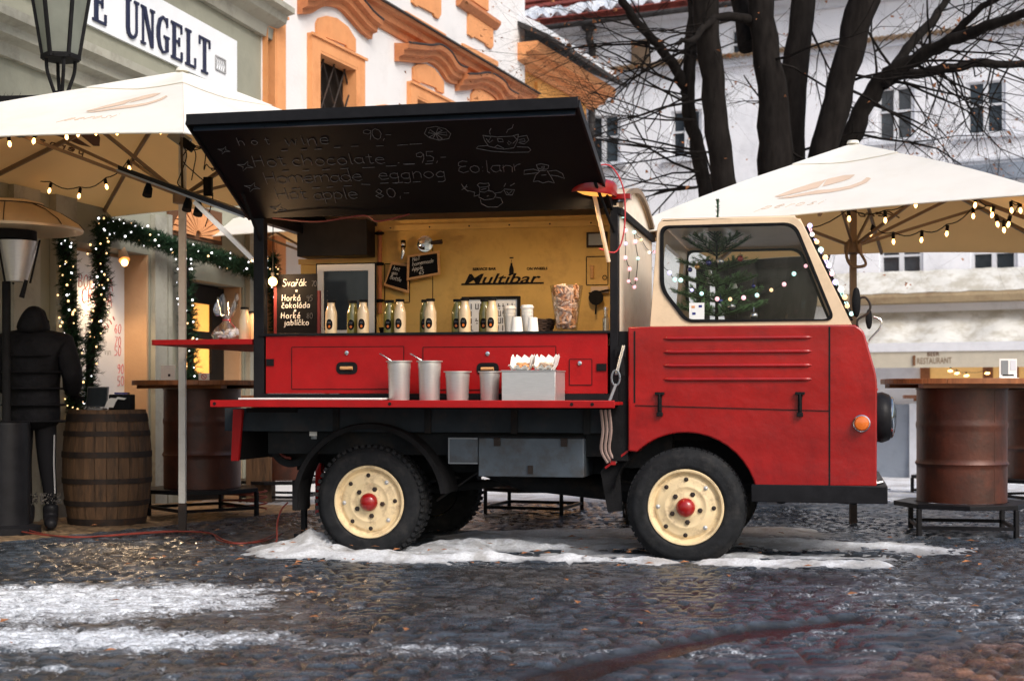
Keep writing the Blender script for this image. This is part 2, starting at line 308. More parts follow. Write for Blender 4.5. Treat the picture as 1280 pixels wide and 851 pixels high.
# ------------------------------------------------------------ one-stroke handwriting
o_ = [(2,4),(.6,3.4),(.2,2),(.8,.4),(2,0),(3.3,.6),(3.7,2.1),(3.1,3.6),(2,4)]
G = {
'a': (4,[[(3.4,3.3),(2.3,4),(.9,3.6),(.2,2),(.8,.3),(2,0),(3.3,1.2)],[(3.4,4),(3.4,.6),(4,.1)]]),
'b': (4,[[(.4,7),(.4,.1)],[(.4,2.6),(1.5,3.9),(3,3.6),(3.6,2),(2.8,.2),(1.4,0),(.4,.8)]]),
'c': (3.6,[[(3.3,3.3),(2.2,4),(.9,3.6),(.2,2),(.8,.4),(2.1,0),(3.3,.6)]]),
'd': (4,[[(3.5,7),(3.5,0)],[(3.5,2.6),(2.4,4),(.9,3.6),(.2,2),(.8,.3),(2.2,0),(3.5,1)]]),
'e': (3.8,[[(.3,2.1),(3.5,2.3),(3,3.7),(1.8,4),(.6,3.2),(.2,1.8),(.9,.3),(2.2,0),(3.5,.6)]]),
'g': (4,[[(3.4,3.4),(2,4),(.7,3.4),(.3,2),(1,.6),(2.4,.5),(3.4,1.6)],[(3.4,4),(3.4,-1.5),(2.4,-2.6),(.8,-2.2)]]),
'h': (4,[[(.4,7),(.4,0)],[(.4,2.4),(1.6,3.9),(2.9,3.8),(3.4,2.6),(3.4,0)]]),
'i': (1.4,[[(.6,4),(.6,.4),(1,0)],[(.6,5.3),(.7,5.6)]]),
'j': (2,[[(1.3,4),(1.3,-1.6),(.2,-2.4)],[(1.3,5.3),(1.4,5.6)]]),
'k': (3.6,[[(.4,7),(.4,0)],[(3,4),(.5,1.7),(3.3,0)]]),
'l': (1.4,[[(.6,7),(.6,.6),(1.1,0)]]),
'm': (6,[[(.4,4),(.4,0)],[(.4,2.6),(1.4,3.9),(2.4,3.8),(2.8,2.8),(2.8,0)],[(2.8,2.6),(3.9,3.9),(4.9,3.8),(5.4,2.6),(5.4,0)]]),
'n': (4,[[(.4,4),(.4,0)],[(.4,2.4),(1.6,3.9),(2.9,3.8),(3.4,2.6),(3.4,0)]]),
'o': (4,[o_]), 'p': (4,[[(.4,4),(.4,-2.8)],[(.4,2.8),(1.6,4),(3,3.6),(3.6,2),(2.8,.3),(1.5,0),(.4,.8)]]),
'r': (2.8,[[(.4,4),(.4,0)],[(.4,2.2),(1.3,3.6),(2.5,3.9)]]),
's': (3.2,[[(2.9,3.5),(1.7,4),(.6,3.3),(1,2.3),(2.4,1.7),(2.8,.7),(1.7,0),(.3,.5)]]),
't': (2.8,[[(1.2,6),(1.2,.7),(1.9,0),(2.6,.3)],[(.1,4.2),(2.5,4.3)]]),
'u': (4,[[(.4,4),(.4,1),(1.4,0),(2.6,.3),(3.4,1.5)],[(3.4,4),(3.4,0)]]),
'v': (3.4,[[(.2,4),(1.6,0),(3.1,4)]]), 'w': (5,[[(.2,4),(1.2,0),(2.4,3),(3.6,0),(4.7,4)]]),
'z': (3.2,[[(.2,4),(2.8,4),(.2,0),(3,0)]]),
'H': (4.6,[[(.4,7),(.4,0)],[(4,7),(4,0)],[(.4,3.4),(4,3.6)]]),
'S': (4.2,[[(3.9,6.2),(2.4,7),(.8,6.2),(.7,4.8),(3.2,3.2),(3.8,1.6),(2.4,0),(.3,.8)]]),
'C': (4,[[(3.7,6),(2.4,7),(.8,6),(.2,3.5),(.8,1),(2.2,0),(3.7,.9)]]), 'O': (4.6,[[(2.3,7),(.7,6),(.2,3.5),(.8,.8),(2.3,0),(3.8,.9),(4.3,3.5),(3.8,6.1),(2.3,7)]]),
'E': (4,[[(3.6,6.4),(2,7),(.6,6),(.5,4.4),(1.8,3.6),(3,3.6)],[(1.8,3.6),(.4,2.6),(.4,1),(2,0),(3.8,.6)]]),
'B': (4,[[(.4,7),(.4,0),(2.4,0),(3.7,1),(3.4,3),(.4,3.6)],[(.4,7),(2.4,6.8),(3.2,5.4),(2.2,3.7)]]),
'R': (4,[[(.4,0),(.4,7),(2.6,7),(3.4,5.4),(2.4,3.8),(.4,3.6)],[(1.8,3.7),(3.7,0)]]),
'T': (4,[[(2,7),(2,0)],[(.1,7),(3.9,7)]]), 'N': (4.2,[[(.4,0),(.4,7),(3.7,0),(3.7,7)]]),
'A': (4.4,[[(.2,0),(2.2,7),(4.1,0)],[(1,2.5),(3.4,2.5)]]), 'M': (5.4,[[(.3,0),(.5,7),(2.6,2),(4.7,7),(5,0)]]),
'I': (1.6,[[(.8,7),(.8,0)]]), 'V': (4.2,[[(.2,7),(2.1,0),(4,7)]]),
'0': (4,[[(2,7),(.6,6),(.2,3.5),(.8,.8),(2,0),(3.3,1),(3.7,3.5),(3.2,6),(2,7)]]),
'5': (4,[[(3.5,7),(.7,7),(.5,4),(2.4,4.2),(3.6,2.6),(2.8,.5),(.4,.1)]]),
'7': (4,[[(.3,7),(3.6,7),(1.4,0)]]), '8': (4,[[(2,3.8),(.5,5.2),(2,7),(3.4,5.4),(2,3.8),(.3,1.8),(2,0),(3.7,1.8),(2,3.8)]]),
'9': (4,[[(3.4,5.2),(2.2,3.6),(.6,4.4),(.6,6.2),(2.2,7),(3.4,5.8),(3.4,3),(2.4,0)]]),
'6': (4,[[(3.2,6.6),(1.4,5.4),(.3,2.4),(1.4,.1),(3,.4),(3.4,2.4),(1.8,3.4),(.5,2.2)]]),
',': (1.4,[[(.8,.6),(.4,-1)]]), '.': (1.4,[[(.5,.2),(.9,.3)]]), '-': (3,[[(.4,2.6),(2.6,2.7)]]), ':': (1.4,[[(.6,1),(.8,1.2)],[(.6,3.4),(.8,3.5)]]),
'*': (4,[[(2,4.6),(2,1)],[(.4,3.8),(3.6,1.8)],[(.4,1.8),(3.6,3.8)]]), ' ': (3,[])}
ACC = {'á':('a','/'),'í':('i','/'),'é':('e','/'),'č':('c','v'),'ř':('r','v')}
def swrite(mb, text, fn, u, v, size, r, jit=.15, slant=.08, n=4, bound=1.15):
    k = size/7
    for ch in text:
        acc = None
        if ch in ACC: ch, acc = ACC[ch]
        w_, st = G.get(ch, G[' '])
        st = list(st)
        if acc == '/': st = st+[[(w_*.4,5),(w_*.75,6.6)]]
        if acc == 'v': st = st+[[(.8,6.4),(1.7,5.2),(2.8,6.6)]]
        dy = random.uniform(-jit, jit)*1.5
        for l in st:
            pts = [(u+(x+y*slant+random.uniform(-jit,jit))*k, v+(y+dy+random.uniform(-jit,jit))*k) for x, y in l]
            mb.tube([fn(a,b) for a, b in pts], r, n)
        u += w_*bound*k+.6*k
    return u
def ftext(mb, text, fn, u0, v0, size, depth=.002, bold=0, shear=0, width=None):
    c = bpy.data.curves.new('lettering', 'FONT'); c.body = text; c.size = size; c.offset = bold; c.shear = shear; c.resolution_u = 3
    o = bpy.data.objects.new('lettering', c); COL.objects.link(o); bpy.context.view_layer.update()
    me = bpy.data.meshes.new_from_object(o); xs = [p.co.x for p in me.vertices]; sx = 1
    if width: sx = width/(max(xs)-min(xs))
    x0 = min(xs); top = [fn(u0+(p.co.x-x0)*sx, v0+p.co.y, depth) for p in me.vertices]
    mb.add(top, [tuple(p.vertices) for p in me.polygons])
    bpy.data.objects.remove(o); bpy.data.meshes.remove(me)
# ============================================================ GROUND
def gz(y): return -min(max(y-13.0, 0), 18.0)*.048
rng = np.random.RandomState(3)
_T = rng.rand(256,256)
def vn(x, y):
    xi = np.floor(x).astype(int); yi = np.floor(y).astype(int); fx = x-xi; fy = y-yi
    fx = fx*fx*(3-2*fx); fy = fy*fy*(3-2*fy)
    a = _T[xi%256, yi%256]; b = _T[(xi+1)%256, yi%256]; c = _T[xi%256, (yi+1)%256]; d = _T[(xi+1)%256, (yi+1)%256]
    return (a*(1-fx)+b*fx)*(1-fy)+(c*(1-fx)+d*fx)*fy
def fbm(x, y, o=5, g=.5):
    s = 0; a = 1; t = 0
    for i in range(o): s = s+a*vn(x*2**i+17.3*i, y*2**i+9.1*i); t += a; a *= g
    return s/t
_J = rng.rand(512,512,3)
def worley(x, y, sp, jit=.55):
    u = x/sp; v = y/sp; ui = np.floor(u).astype(int); vi = np.floor(v).astype(int)
    f1 = np.full(u.shape, 9.); f2 = np.full(u.shape, 9.); idv = np.zeros(u.shape)
    for dx in (-1,0,1):
        for dy in (-1,0,1):
            cx = ui+dx; cy = vi+dy; j = _J[cx%512, cy%512]
            px_ = cx+.5+(j[...,0]-.5)*jit+(cy%2)*.35; py_ = cy+.5+(j[...,1]-.5)*jit*.7
            d = np.maximum(np.abs(u-px_), np.abs(v-py_))*.55+np.sqrt((u-px_)**2+(v-py_)**2)*.45
            n = d < f1; f2 = np.where(n, f1, np.minimum(f2, d)); idv = np.where(n, j[...,2], idv); f1 = np.where(n, d, f1)
    return f1, f2, idv
def sstep(a, b, x): t = np.clip((x-a)/(b-a), 0, 1); return t*t*(3-2*t)
def gpx(px, py): Y = HC*F/(py-HY); return ((px-640)/F*Y, Y)
def seg_d(x, y, pts):
    d = np.full(x.shape, 1e9)
    for (x0,y0),(x1,y1) in zip(pts[:-1], pts[1:]):
        dx, dy = x1-x0, y1-y0; t = np.clip(((x-x0)*dx+(y-y0)*dy)/(dx*dx+dy*dy+1e-9), 0, 1)
        d = np.minimum(d, np.hypot(x-x0-t*dx, y-y0-t*dy))
    return d
def ell(x, y, cx, cy, rx, ry): return 1-np.sqrt(((x-cx)/rx)**2+((y-cy)/ry)**2)
PUD1 = [gpx(*p) for p in [(690,851),(760,830),(830,815),(905,800),(975,790),(1060,778)]]
PUD2 = [gpx(*p) for p in [(700,694),(800,696),(900,697),(1010,697),(1095,698)]]
PAVE = lambda x, y: (-3.4+.642*(y-9.6))-x      # > 0 on the pale pavement by the facade
def snow_depth(x, y):
    x, y = x+.30*(fbm(x*1.9+40, y*1.9, 3)-.5), y+.34*(fbm(x*1.6, y*2.3+30, 4, .6)-.5)
    n = fbm(x*2.2, y*2.2, 5, .55); n2 = fbm(x*7+5, y*7+2, 4, .6); nn = (n-.5)*1.9+(n2-.5)*.8
    h = np.full(x.shape, -1.)
    def put(m, amp, rag=.55): 
        nonlocal h; h = np.maximum(h, (m+nn*rag)*amp)
    a = gpx(385,697); b = gpx(600,694)
    r1 = 1-seg_d(x, y, [gpx(330,695),gpx(390,697),gpx(470,702),gpx(560,703),gpx(640,704),gpx(720,704),gpx(800,706)])/.15
    put(r1*.8-.10, .055, .95)
    put(ell(x, y, *gpx(385,690), .34, .17), .11, .6); put(ell(x, y, *gpx(620,690), .6, .24), .085, .7)
    put(ell(x, y, *gpx(465,697), .5, .2), .05, .6)
    put(1-seg_d(x, y, [gpx(870,708),gpx(950,710),gpx(1080,711)])/.13, .04, .8)
    put(1-seg_d(x, y, [gpx(640,680),gpx(760,682),gpx(900,680),gpx(1080,684),gpx(1160,690)])/.36, .035, .75)
    put(1-seg_d(x, y, [gpx(620,672),gpx(760,668),gpx(1000,668)])/.4, .03, .8)
    far = sstep(12.9, 14.5, y)*sstep(-2.3, -1.6, x-(y-13)*.25)*.9-.15-3*(y < 12.9)
    put(far, .05, .5)
    for P_ in (PUD1,): h = np.where(seg_d(x, y, P_) < .14, -1, h)
    pd = seg_d(x, y, PUD2)-.13-.08*(vn(x*5, y*5)-.5); h = np.where(pd < .06, h*np.clip(pd/.06, -1, 1)-.02*(pd < .01), h)
    return h
xs = np.concatenate([np.linspace(-90,-6,26)[:-1], np.arange(-6,6.2,.024), np.linspace(6.4,90,26)])
ys = np.concatenate([np.linspace(-25,4.2,10)[:-1], np.arange(4.2,9.0,.020), np.arange(9.0,13.2,.028), np.arange(13.2,19,.10), np.linspace(19,160,50)])
gx, gy = np.meshgrid(xs, ys, indexing='ij')
wx = gx+.10*(fbm(gx*.8, gy*.8, 3)-.5); wy = gy+.25*np.sin(gx*1.7)*.3
f1, f2, cid = worley(wx, wy, .098); edge = f2-f1
g1, g2, gid = worley(gx, gy, .062)
pave = sstep(-.05, .05, PAVE(gx, gy)+.10*(fbm(gx*3, gy*3, 3)-.5))
near = (gx > -6)&(gx < 6.2)&(gy > 4.2)&(gy < 13.2)
stone = sstep(.02, .20, edge); stone2 = sstep(.02, .3, g2-g1)
zz = (stone*.018+(cid-.5)*.007+(fbm(gx*9, gy*9, 4)-.5)*.016)*(1-pave)+pave*(stone2*.004+(gid-.5)*.003)
zz = zz*near*sstep(4.2, 4.7, gy)+(fbm(gx*.5, gy*.5, 2)-.5)*.05*near*sstep(4.2,6,gy)*(1-sstep(8.0,8.6,gy))
pud = np.minimum(seg_d(gx, gy, PUD1)-.085*(.4+1.2*fbm(gx*3+4, gy*3, 4)), seg_d(gx, gy, PUD2)-.13)
wetp = 1-sstep(-.01, .05, pud)
zz = zz*(1-wetp)+wetp*(-.006+.08*zz)
base = np.array([.040,.051,.066])[None,None]*np.ones(gx.shape+(3,))*(.45+1.1*cid[...,None])
lump = fbm(gx*1.3+3, gy*1.3, 5, .6)
base = base*(1+.5*(lump[...,None]-.5))
brown = sstep(.58, .72, fbm(gx*.9+31, gy*.9+8, 4, .55))
base = base*(1-.3*brown[...,None])+np.array([.075,.055,.036])*brown[...,None]*.3*(.5+cid[...,None])
# warm setts at lower right of the photo
u_ = (gx-gpx(1280,770)[0]); ws = sstep(-.15, .55, (gx-(1.25+(gy-5.2)*1.0))+.5*(fbm(gx*2, gy*2, 4)-.5))*(1-sstep(6.2, 7.0, gy+.3*lump))
base = base*(1-ws[...,None])+(np.array([.23,.105,.055])*(.15+1.5*cid[...,None]**1.8)*.75)*ws[...,None]
pv = np.array([.33,.22,.125])*(.6+.75*gid[...,None]); base = base*(1-pave[...,None])+pv*pave[...,None]
st = stone*(1-pave)+stone2*pave
joint = np.array([.028,.024,.020]); base = base*(st[...,None])+joint*(1-st[...,None])
# slush and grit pressed into the setts
sl = fbm(gx*2.6+9, gy*2.6+1, 6, .62); fr = fbm(gx*16, gy*16, 4, .6)
zone = .10+.28*sstep(.2, 2.6, gx)*(1-sstep(7.6, 8.6, gy))+.20*sstep(8.8, 10.5, gy)*(1-pave)+.18*sstep(2.4,3.6,gx-(gy-7)*.3)*sstep(6,7.2,gy)+.10*(1-sstep(6.3,7,gy))
def thin_snow(x, y):
    n = fbm(x*2.2, y*2.2, 5, .55); n2 = fbm(x*5+5, y*9+2, 5, .6); nn = (n-.5)*1.3+(n2-.5)*1.3; s = np.full(x.shape, -1.)
    for m_ in (ell(x, y, *gpx(80,755), 1.15, .80)*1.25+.1, ell(x, y, *gpx(80,803), 1.1, .36)*1.0+.1, ell(x, y, *gpx(1130,735), 1.2, .6)*.25, ell(x, y, *gpx(560,815), 1.4, .30)*.30, ell(x, y, *gpx(330,750), .6, .10)*.5, ell(x, y, *gpx(290,772), .6, .14)*.45, ell(x, y, *gpx(400,778), .5, .16)*.45, ell(x, y, *gpx(40,838), .8, .10)*.5): s = np.maximum(s, m_+nn*.55)
    return s
ts = thin_snow(gx, gy)
ice = np.clip(ts*1.05+.0, -.6, .78)
ice = np.maximum(ice, (sl*.6+fr*.4-.5)*1.9-.24+zone*1.0)
ice = np.where(pave > .5, -.6, ice); ice = ice*(1-ws)-.4*ws; ice = ice*(1-wetp)-.9*wetp
ice = np.maximum(ice, sstep(13,14.2,gy)*sstep(-2.3,-1.6,gx-(gy-13)*.25)*.35-.6*(gy<13))
sl2 = np.clip(ice, 0, 1)
base = base*(1-wetp[...,None]*.8)+np.array([.006,.005,.004])*wetp[...,None]*.8
wet = np.clip(.78+.35*(fbm(gx*1.7, gy*1.7, 4)-.35)-.4*pave+.1*(1-stone), 0, .93)*(1-.4*sl2); wet = np.maximum(wet*(1-wetp), wetp*.86)
Z = zz+np.vectorize(gz)(gy)
nx, ny = gx.shape
me = bpy.data.meshes.new('ground'); vv = np.stack([gx, gy, Z], -1).reshape(-1,3).astype(np.float32)
ii = (np.arange(nx-1)[:,None]*ny+np.arange(ny-1)[None]); q = np.stack([ii, ii+ny, ii+ny+1, ii+1], -1).reshape(-1,4)
me.vertices.add(len(vv)); me.vertices.foreach_set('co', vv.ravel()); me.loops.add(q.size); me.loops.foreach_set('vertex_index', q.ravel().astype(np.int32))
me.polygons.add(len(q)); me.polygons.foreach_set('loop_start', (np.arange(len(q))*4).astype(np.int32)); me.polygons.foreach_set('use_smooth', np.ones(len(q), bool)); me.update()
at = me.color_attributes.new('Col', 'FLOAT_COLOR', 'POINT'); at.data.foreach_set('color', np.concatenate([base, wet[...,None]], -1).reshape(-1).astype(np.float32))
at2 = me.attributes.new('Ice', 'FLOAT', 'POINT'); at2.data.foreach_set('value', ice.reshape(-1).astype(np.float32))
me.materials.append(vcolmat('wet_cobbles', .85, .14, .012, 70, .6, snowattr='Ice'))
g = bpy.data.objects.new('cobbled_ground', me); COL.objects.link(g); g['kind'] = 'structure'
# snow: its own raised sheet
def snow_sheet(name, x0, x1, y0, y1, st):
    X, Y = np.meshgrid(np.arange(x0,x1,st), np.arange(y0,y1,st), indexing='ij'); h = snow_depth(X, Y)
    gh = .012+np.vectorize(gz)(Y); z = gh+np.clip(h, -.02, 1)*(.75+.5*fbm(X*9, Y*9, 3))+.014*(fbm(X*18, Y*18, 4, .65)-.5)*(h > .004)
    keep = h > -.012; n0, n1 = X.shape
    cell = keep[:-1,:-1]|keep[1:,:-1]|keep[1:,1:]|keep[:-1,1:]
    i0 = (np.arange(n0-1)[:,None]*n1+np.arange(n1-1)[None]); q = np.stack([i0, i0+n1, i0+n1+1, i0+1], -1)[cell]
    used, inv = np.unique(q.ravel(), return_inverse=True); q = inv.reshape(-1,4); v = np.stack([X,Y,z],-1).reshape(-1,3)[used]
    return v, q, h.reshape(-1)[used]
parts = [snow_sheet('a', -4.6, 5.2, 4.8, 9.4, .02), snow_sheet('b', -2.4, 5.4, 9.4, 13.2, .03), snow_sheet('c', -3, 16, 13.2, 31, .12)]
vs, qs, hs, off = [], [], [], 0
for v, q, h in parts: vs.append(v); qs.append(q+off); hs.append(h); off += len(v)
v = np.concatenate(vs); q = np.concatenate(qs); h = np.concatenate(hs)
me = bpy.data.meshes.new('snow'); me.vertices.add(len(v)); me.vertices.foreach_set('co', v.astype(np.float32).ravel()); me.loops.add(q.size); me.loops.foreach_set('vertex_index', q.ravel().astype(np.int32))
me.polygons.add(len(q)); me.polygons.foreach_set('loop_start', (np.arange(len(q))*4).astype(np.int32)); me.polygons.foreach_set('use_smooth', np.ones(len(q), bool)); me.update()
dirt = fbm(v[:,0]*6, v[:,1]*6, 5, .65); dm = sstep(.42, .66, dirt)[:,None]*.7; thin = (1-sstep(0, .022, h))[:,None]*.75
c = np.array([.72,.75,.80])*(1-dm)+np.array([.30,.29,.28])*dm; c = c*(1-thin)+np.array([.22,.23,.25])*thin
at = me.color_attributes.new('Col', 'FLOAT_COLOR', 'POINT'); at.data.foreach_set('color', np.concatenate([c, np.full((len(v),1), .25)], -1).reshape(-1).astype(np.float32))
me.materials.append(vcolmat('trodden_snow', .8, .2, .020, 60, .30))
sn = bpy.data.objects.new('snow', me); COL.objects.link(sn); sn['kind'] = 'stuff'
# fallen leaves
mb = MB()
for i in range(230):
    if i < 90: x, y = random.uniform(-2.2,3.6), random.uniform(8.0,9.6)
    else: x, y = random.uniform(-3.5,4.5), random.uniform(5,12)
    a = random.uniform(0,6.28); s = random.uniform(.014,.034); z = .03+random.uniform(0,.02)
    ca, sa = math.cos(a)*s, math.sin(a)*s
    hh = float(snow_depth(np.array([x]), np.array([y]))[0]); z += max(hh, 0)*.9
    mb.add([(x-ca,y-sa,z),(x-sa*.5,y+ca*.5,z+s*.35),(x+ca,y+sa,z+s*.15),(x+sa*.5,y-ca*.5,z+s*.2)], [(0,1,2),(0,2,3)])
o = obj('fallen_leaves', mb, 'leaf', origin=(0,8,0)); o['kind'] = 'stuff'

# ============================================================ FACADES
class Fac:
    def __init__(s, a, m): s.a = a; s.m = m; s.p0 = Vector((a,0,0)); s.d = Vector((m,1,0)).normalized(); s.n = Vector((1,-m,0)).normalized(); s.n = s.n if s.n.dot(Vector((0,-1,0)))>0 or True else s.n
    def w(s, px, py, d=0): return hit(px, py, s.p0, s.n)+s.n*d          # d > 0 towards the street
    def at(s, Y, z, d=0): return Vector((s.a+s.m*Y, Y, z))+s.n*d
    def tzo(s, px, py, d): q = hit(px, py, s.p0+s.n*d, s.n)-s.n*d; return q.y, q.z
    def tz(s, px, py): q = hit(px, py, s.p0, s.n); return q.y, q.z
    def poly(s, mb, loops, d0, d1): return mb.prism(loops, lambda u,v,d: s.w(u,v,d), d0, d1)
    def tpoly(s, mb, loops, d0, d1): return mb.prism(loops, lambda u,v,d: s.at(u,v,d), d0, d1)   # loops in (Y, z)
def rect(a, b, c, d): return [(a,b),(c,b),(c,d),(a,d)]
# ---- sage building with the cafe
SG = Fac(-6.6, .25)
th_s = math.atan2(1, .25)
sage = thing('cafe_building', 'sage green building with a long white cafe sign and a garlanded doorway', 'building', SG.at(12.5, gz(12.5)), th_s)
Ye = SG.tz(326,300)[0]; Yn0, Yn1 = SG.tz(90,400)[0], SG.tz(186,400)[0]; Yd0, Yd1 = SG.tz(230,400)[0], SG.tz(304,400)[0]
ztn = SG.tz(150,312)[1]; ztd = SG.tz(260,352)[1]
mb = MB(); SG.tpoly(mb, [[(5,-.2),(Yn0,-.2),(Yn0,ztn),(Yn1,ztn),(Yn1,-.2),(Yd0,-.2),(Yd0,ztd),(Yd1,ztd),(Yd1,-.2),(Ye,-.2),(Ye,9),(5,9)]], -.26, 0)
obj('wall', mb, 'sage', sage)
mb = MB(); SG.tpoly(mb, rect(Yn0-.2,-.2,Yn1+.1,ztn+.15), -.35, -.263); SG.tpoly(mb, rect(Yn1-.03,-.1,Yn1-.002,ztn-.002), -.262, -.004)
obj('niche_lining', mb, 'peach', sage)
mb = MB(); SG.tpoly(mb, rect(Yd0-.4,-.3,Yd1+.9,ztd+.4), -2.2, -2.1); SG.tpoly(mb, rect(Yd0-.4,ztd+.03,Yd1+.9,ztd+.1), -2.1, -.263); SG.tpoly(mb, rect(Yd1+.85,-.3,Yd1+.9,ztd+.03), -2.1, -.263)
obj('doorway_interior', mb, 'dark', sage)
mb = MB(); SG.tpoly(mb, rect(Yd1-.04,-.1,Yd1-.003,ztd), -.26, -.02); obj('door_jamb', mb, 'peach', sage)
# glazed door leaf standing in the doorway
dr = MB(); dl = MB()
y0, y1 = Yd0+.04, Yd1-.06
fr_loops = [rect(y0,-.1,y1,ztd-.02)]; zs = [.25,.62,.98,1.05,1.36,1.45,1.78]
for a, b in ((.2,.62),(.72,1.1),(1.2,1.55),(1.63,ztd-.2)):
    fr_loops.append(rect(y0+.18,a,y1-.28,b)); SG.tpoly(dl, rect(y0+.17,a-.01,y1-.27,b+.01), -.23, -.22)
SG.tpoly(dr, fr_loops, -.25, -.19); dd = obj('door', dr, 'dark', sage); obj('pane', dl, 'litpane', dd)
# mouldings, pilasters, cornices
mb = MB()
for (a, b, p) in ((188,203,.05),(207,212,.03),(306,321,.06)):
    mb = MB(); ya, yb = SG.tz(a,400)[0], SG.tz(b,400)[0]; SG.tpoly(mb, rect(ya,-.15,yb,SG.tz(a,268)[1]), .002, p); obj('pilaster', mb, 'sagetrim', sage)
mb = MB(); ya = SG.tz(20,400)[0]; SG.tpoly(mb, rect(ya-.1,-.15,ya+.25,2.6), .002, .05); obj('pilaster', mb, 'sagetrim', sage); mb = MB(); ya = SG.tz(62,400)[0]; SG.tpoly(mb, rect(ya,-.15,ya+.3,2.6), .002, .06)
obj('pilaster', mb, 'sagetrim', sage)
def cornice(fac, pxy0, prof, Y0, Y1, mname, name, par):     # prof: list of (d, dz); passes through photo point
    z = fac.tz(*pxy0)[1]; mb = MB(); pts = [(d, z+dz) for d, dz in prof]
    for i, Yq in enumerate((Y0, Y1)): pass
    mb.prism([pts], lambda d, zq, t: fac.at(Y0+(Y1-Y0)*t, zq, d), 0, 1); return obj(name, mb, mname, par, smooth=False)
cornice(SG, (190,103), [(.002,-.30),(.05,-.30),(.07,-.20),(.16,-.17),(.16,-.10),(.24,-.07),(.24,0),(.002,.02)], 6, Ye, 'sagetrim', 'cornice', sage)
cornice(SG, (339,24), [(.002,-.26),(.06,-.26),(.08,-.14),(.2,-.08),(.22,0),(.3,.02),(.3,.08),(.002,.10)], 6, Ye+.22, 'sagetrim', 'cornice', sage)
Ys0, Ys1 = 6.5, SG.tz(293,100)[0]; zt, zb = SG.tz(293,52)[1], SG.tz(293,118)[1]
mb = MB(); SG.tpoly(mb, rect(Ys0,zb,Ys1,zt), .002, .03)
sign = obj('cafe_sign', mb, 'signwhite', origin=SG.at(11,zb)); tag(sign, 'long white shop sign reading CAFE UNGELT in navy serif letters, high on the sage facade', 'sign')
# serif capitals built from strokes: (box strokes in 0..6 x 0..9)
SER = {'U':[(.2,8.4,2.8,9),(.7,2,2.1,8.4),(4.3,8.4,6.3,9),(5,2,5.6,8.4),'u'],
 'N':[(.1,8.4,2,9),(.7,.6,1.3,8.4),(0,0,2.1,.6),(4.4,8.4,6.4,9),(5.1,0,5.7,8.4),'n'],
 'G':['g',(3.7,3.9,6.3,4.5),(4.5,.8,5.8,3.9),(5,6.6,5.5,8.9)],
 'E':[(0,0,5.6,.6),(0,8.4,5.4,9),(.8,.6,2.2,8.4),(2.2,4.3,4,4.9),(5,.6,5.6,2.4),(4.9,6.8,5.4,8.4),(3.8,3.5,4.2,5.7)],
 'L':[(0,0,5.4,.6),(0,8.4,3,9),(.8,.6,2.2,8.4),(4.9,.6,5.4,2.6)],
 'T':[(0,8.4,6,9),(2.3,.6,3.7,8.4),(1.3,0,4.7,.6),(0,6.8,.5,8.4),(5.5,6.8,6,8.4)],
 'F':[(0,8.4,5.4,9),(.8,.6,2.2,8.4),(0,0,3,.6),(2.2,4.3,4,4.9),(4.9,6.8,5.4,8.4),(3.8,3.5,4.2,5.7)],
 'A':[(0,0,2,.5),(3.8,0,6.2,.5),(1.7,3,4.2,3.5),'a'],
 'C':['g',(5,6.6,5.5,8.9)]}
def band(pts, wd):
    pts = [Vector(p) for p in pts]; l = []; r = []
    for i, p in enumerate(pts):
        t = (pts[min(i+1,len(pts)-1)]-pts[max(i-1,0)]).normalized(); n = Vector((-t.y,t.x)); w_ = wd[i]/2 if isinstance(wd, list) else wd/2; l.append(tuple(p+n*w_)); r.append(tuple(p-n*w_))
    return l+r[::-1]
def serif(mb, text, fn, u, v, h, wk=1.0, gap=1.3, d0=.032, d1=.045):
    k = h/9
    for ch in text:
        if ch == ' ': u += 4*k*wk; continue
        for i, s in enumerate(SER[ch]):
            if s == 'u': L_ = band([(1.4,2.2),(1.6,1.1),(2.4,.45),(3.4,.3),(4.4,.7),(5.1,1.4),(5.3,2.2)], [1.4,1.3,1,.8,.7,.65,.6])
            elif s == 'n': L_ = [(.7,8.9),(2.2,8.9),(5.7,.2),(4.6,0)]
            elif s == 'g': L_ = band([(5.4,7),(4.6,8.3),(3.2,8.7),(1.7,7.6),(1,5.6),(1,3.4),(1.7,1.4),(3.1,.3),(4.5,.6),(5.5,1.9)], [.5,.6,.7,1.2,1.5,1.5,1.2,.7,.6,.5])
            elif s == 'a': L_ = [(2.6,9),(3.2,9),(5.6,.4),(4.2,.4),(2.7,7),(1.2,.4),(.6,.4)]
            else: L_ = rect(s[0],s[1],s[2],s[3])
            mb.prism([[(u+x*k*wk, v+y*k) for x, y in L_]], fn, d0, d1+.0006*i)
        u += (6+gap)*k*wk
    return u
mb = MB(); Lh = SG.tz(258,90)
zb_l, zt_l = SG.tz(255,94)[1], SG.tz(255,50)[1]; Yr = SG.tz(258,90)[0]; Yl = SG.tz(151,90)[0]
hh = (zt_l-zb_l); q = math.sqrt(1+.25**2); k1 = (Yr-Yl)*q
fnS = lambda u, v, d: SG.at(Yl+u/q, v, d)
wk = k1/((6*6+5*1.3)*hh/9)
serif(mb, 'UNGELT', fnS, 0, zb_l, hh, wk)
lw = (6+1.3)*hh/9*wk; serif(mb, 'CAFE', fnS, -4*lw-.25, zb_l, hh, wk)
obj('lettering', mb, 'navyink', sign)
mb = MB(); ye = SG.tz(265,85)[0]; ye2 = SG.tz(278,85)[0]; ze = SG.tz(271,90)[1]; ze2 = SG.tz(271,72)[1]
SG.tpoly(mb, [rect(ye,ze,ye2,ze2), rect(ye+.012,ze+.012,ye2-.012,ze2-.012)], .032, .042)
for i in range(5): a = ye+.02+i*(ye2-ye-.05)/4; mb.tube([SG.at(a,ze+.02,.036),SG.at(a+.02,ze+.07,.036),SG.at(a-.01,ze2-.02,.036)], .004, 4)
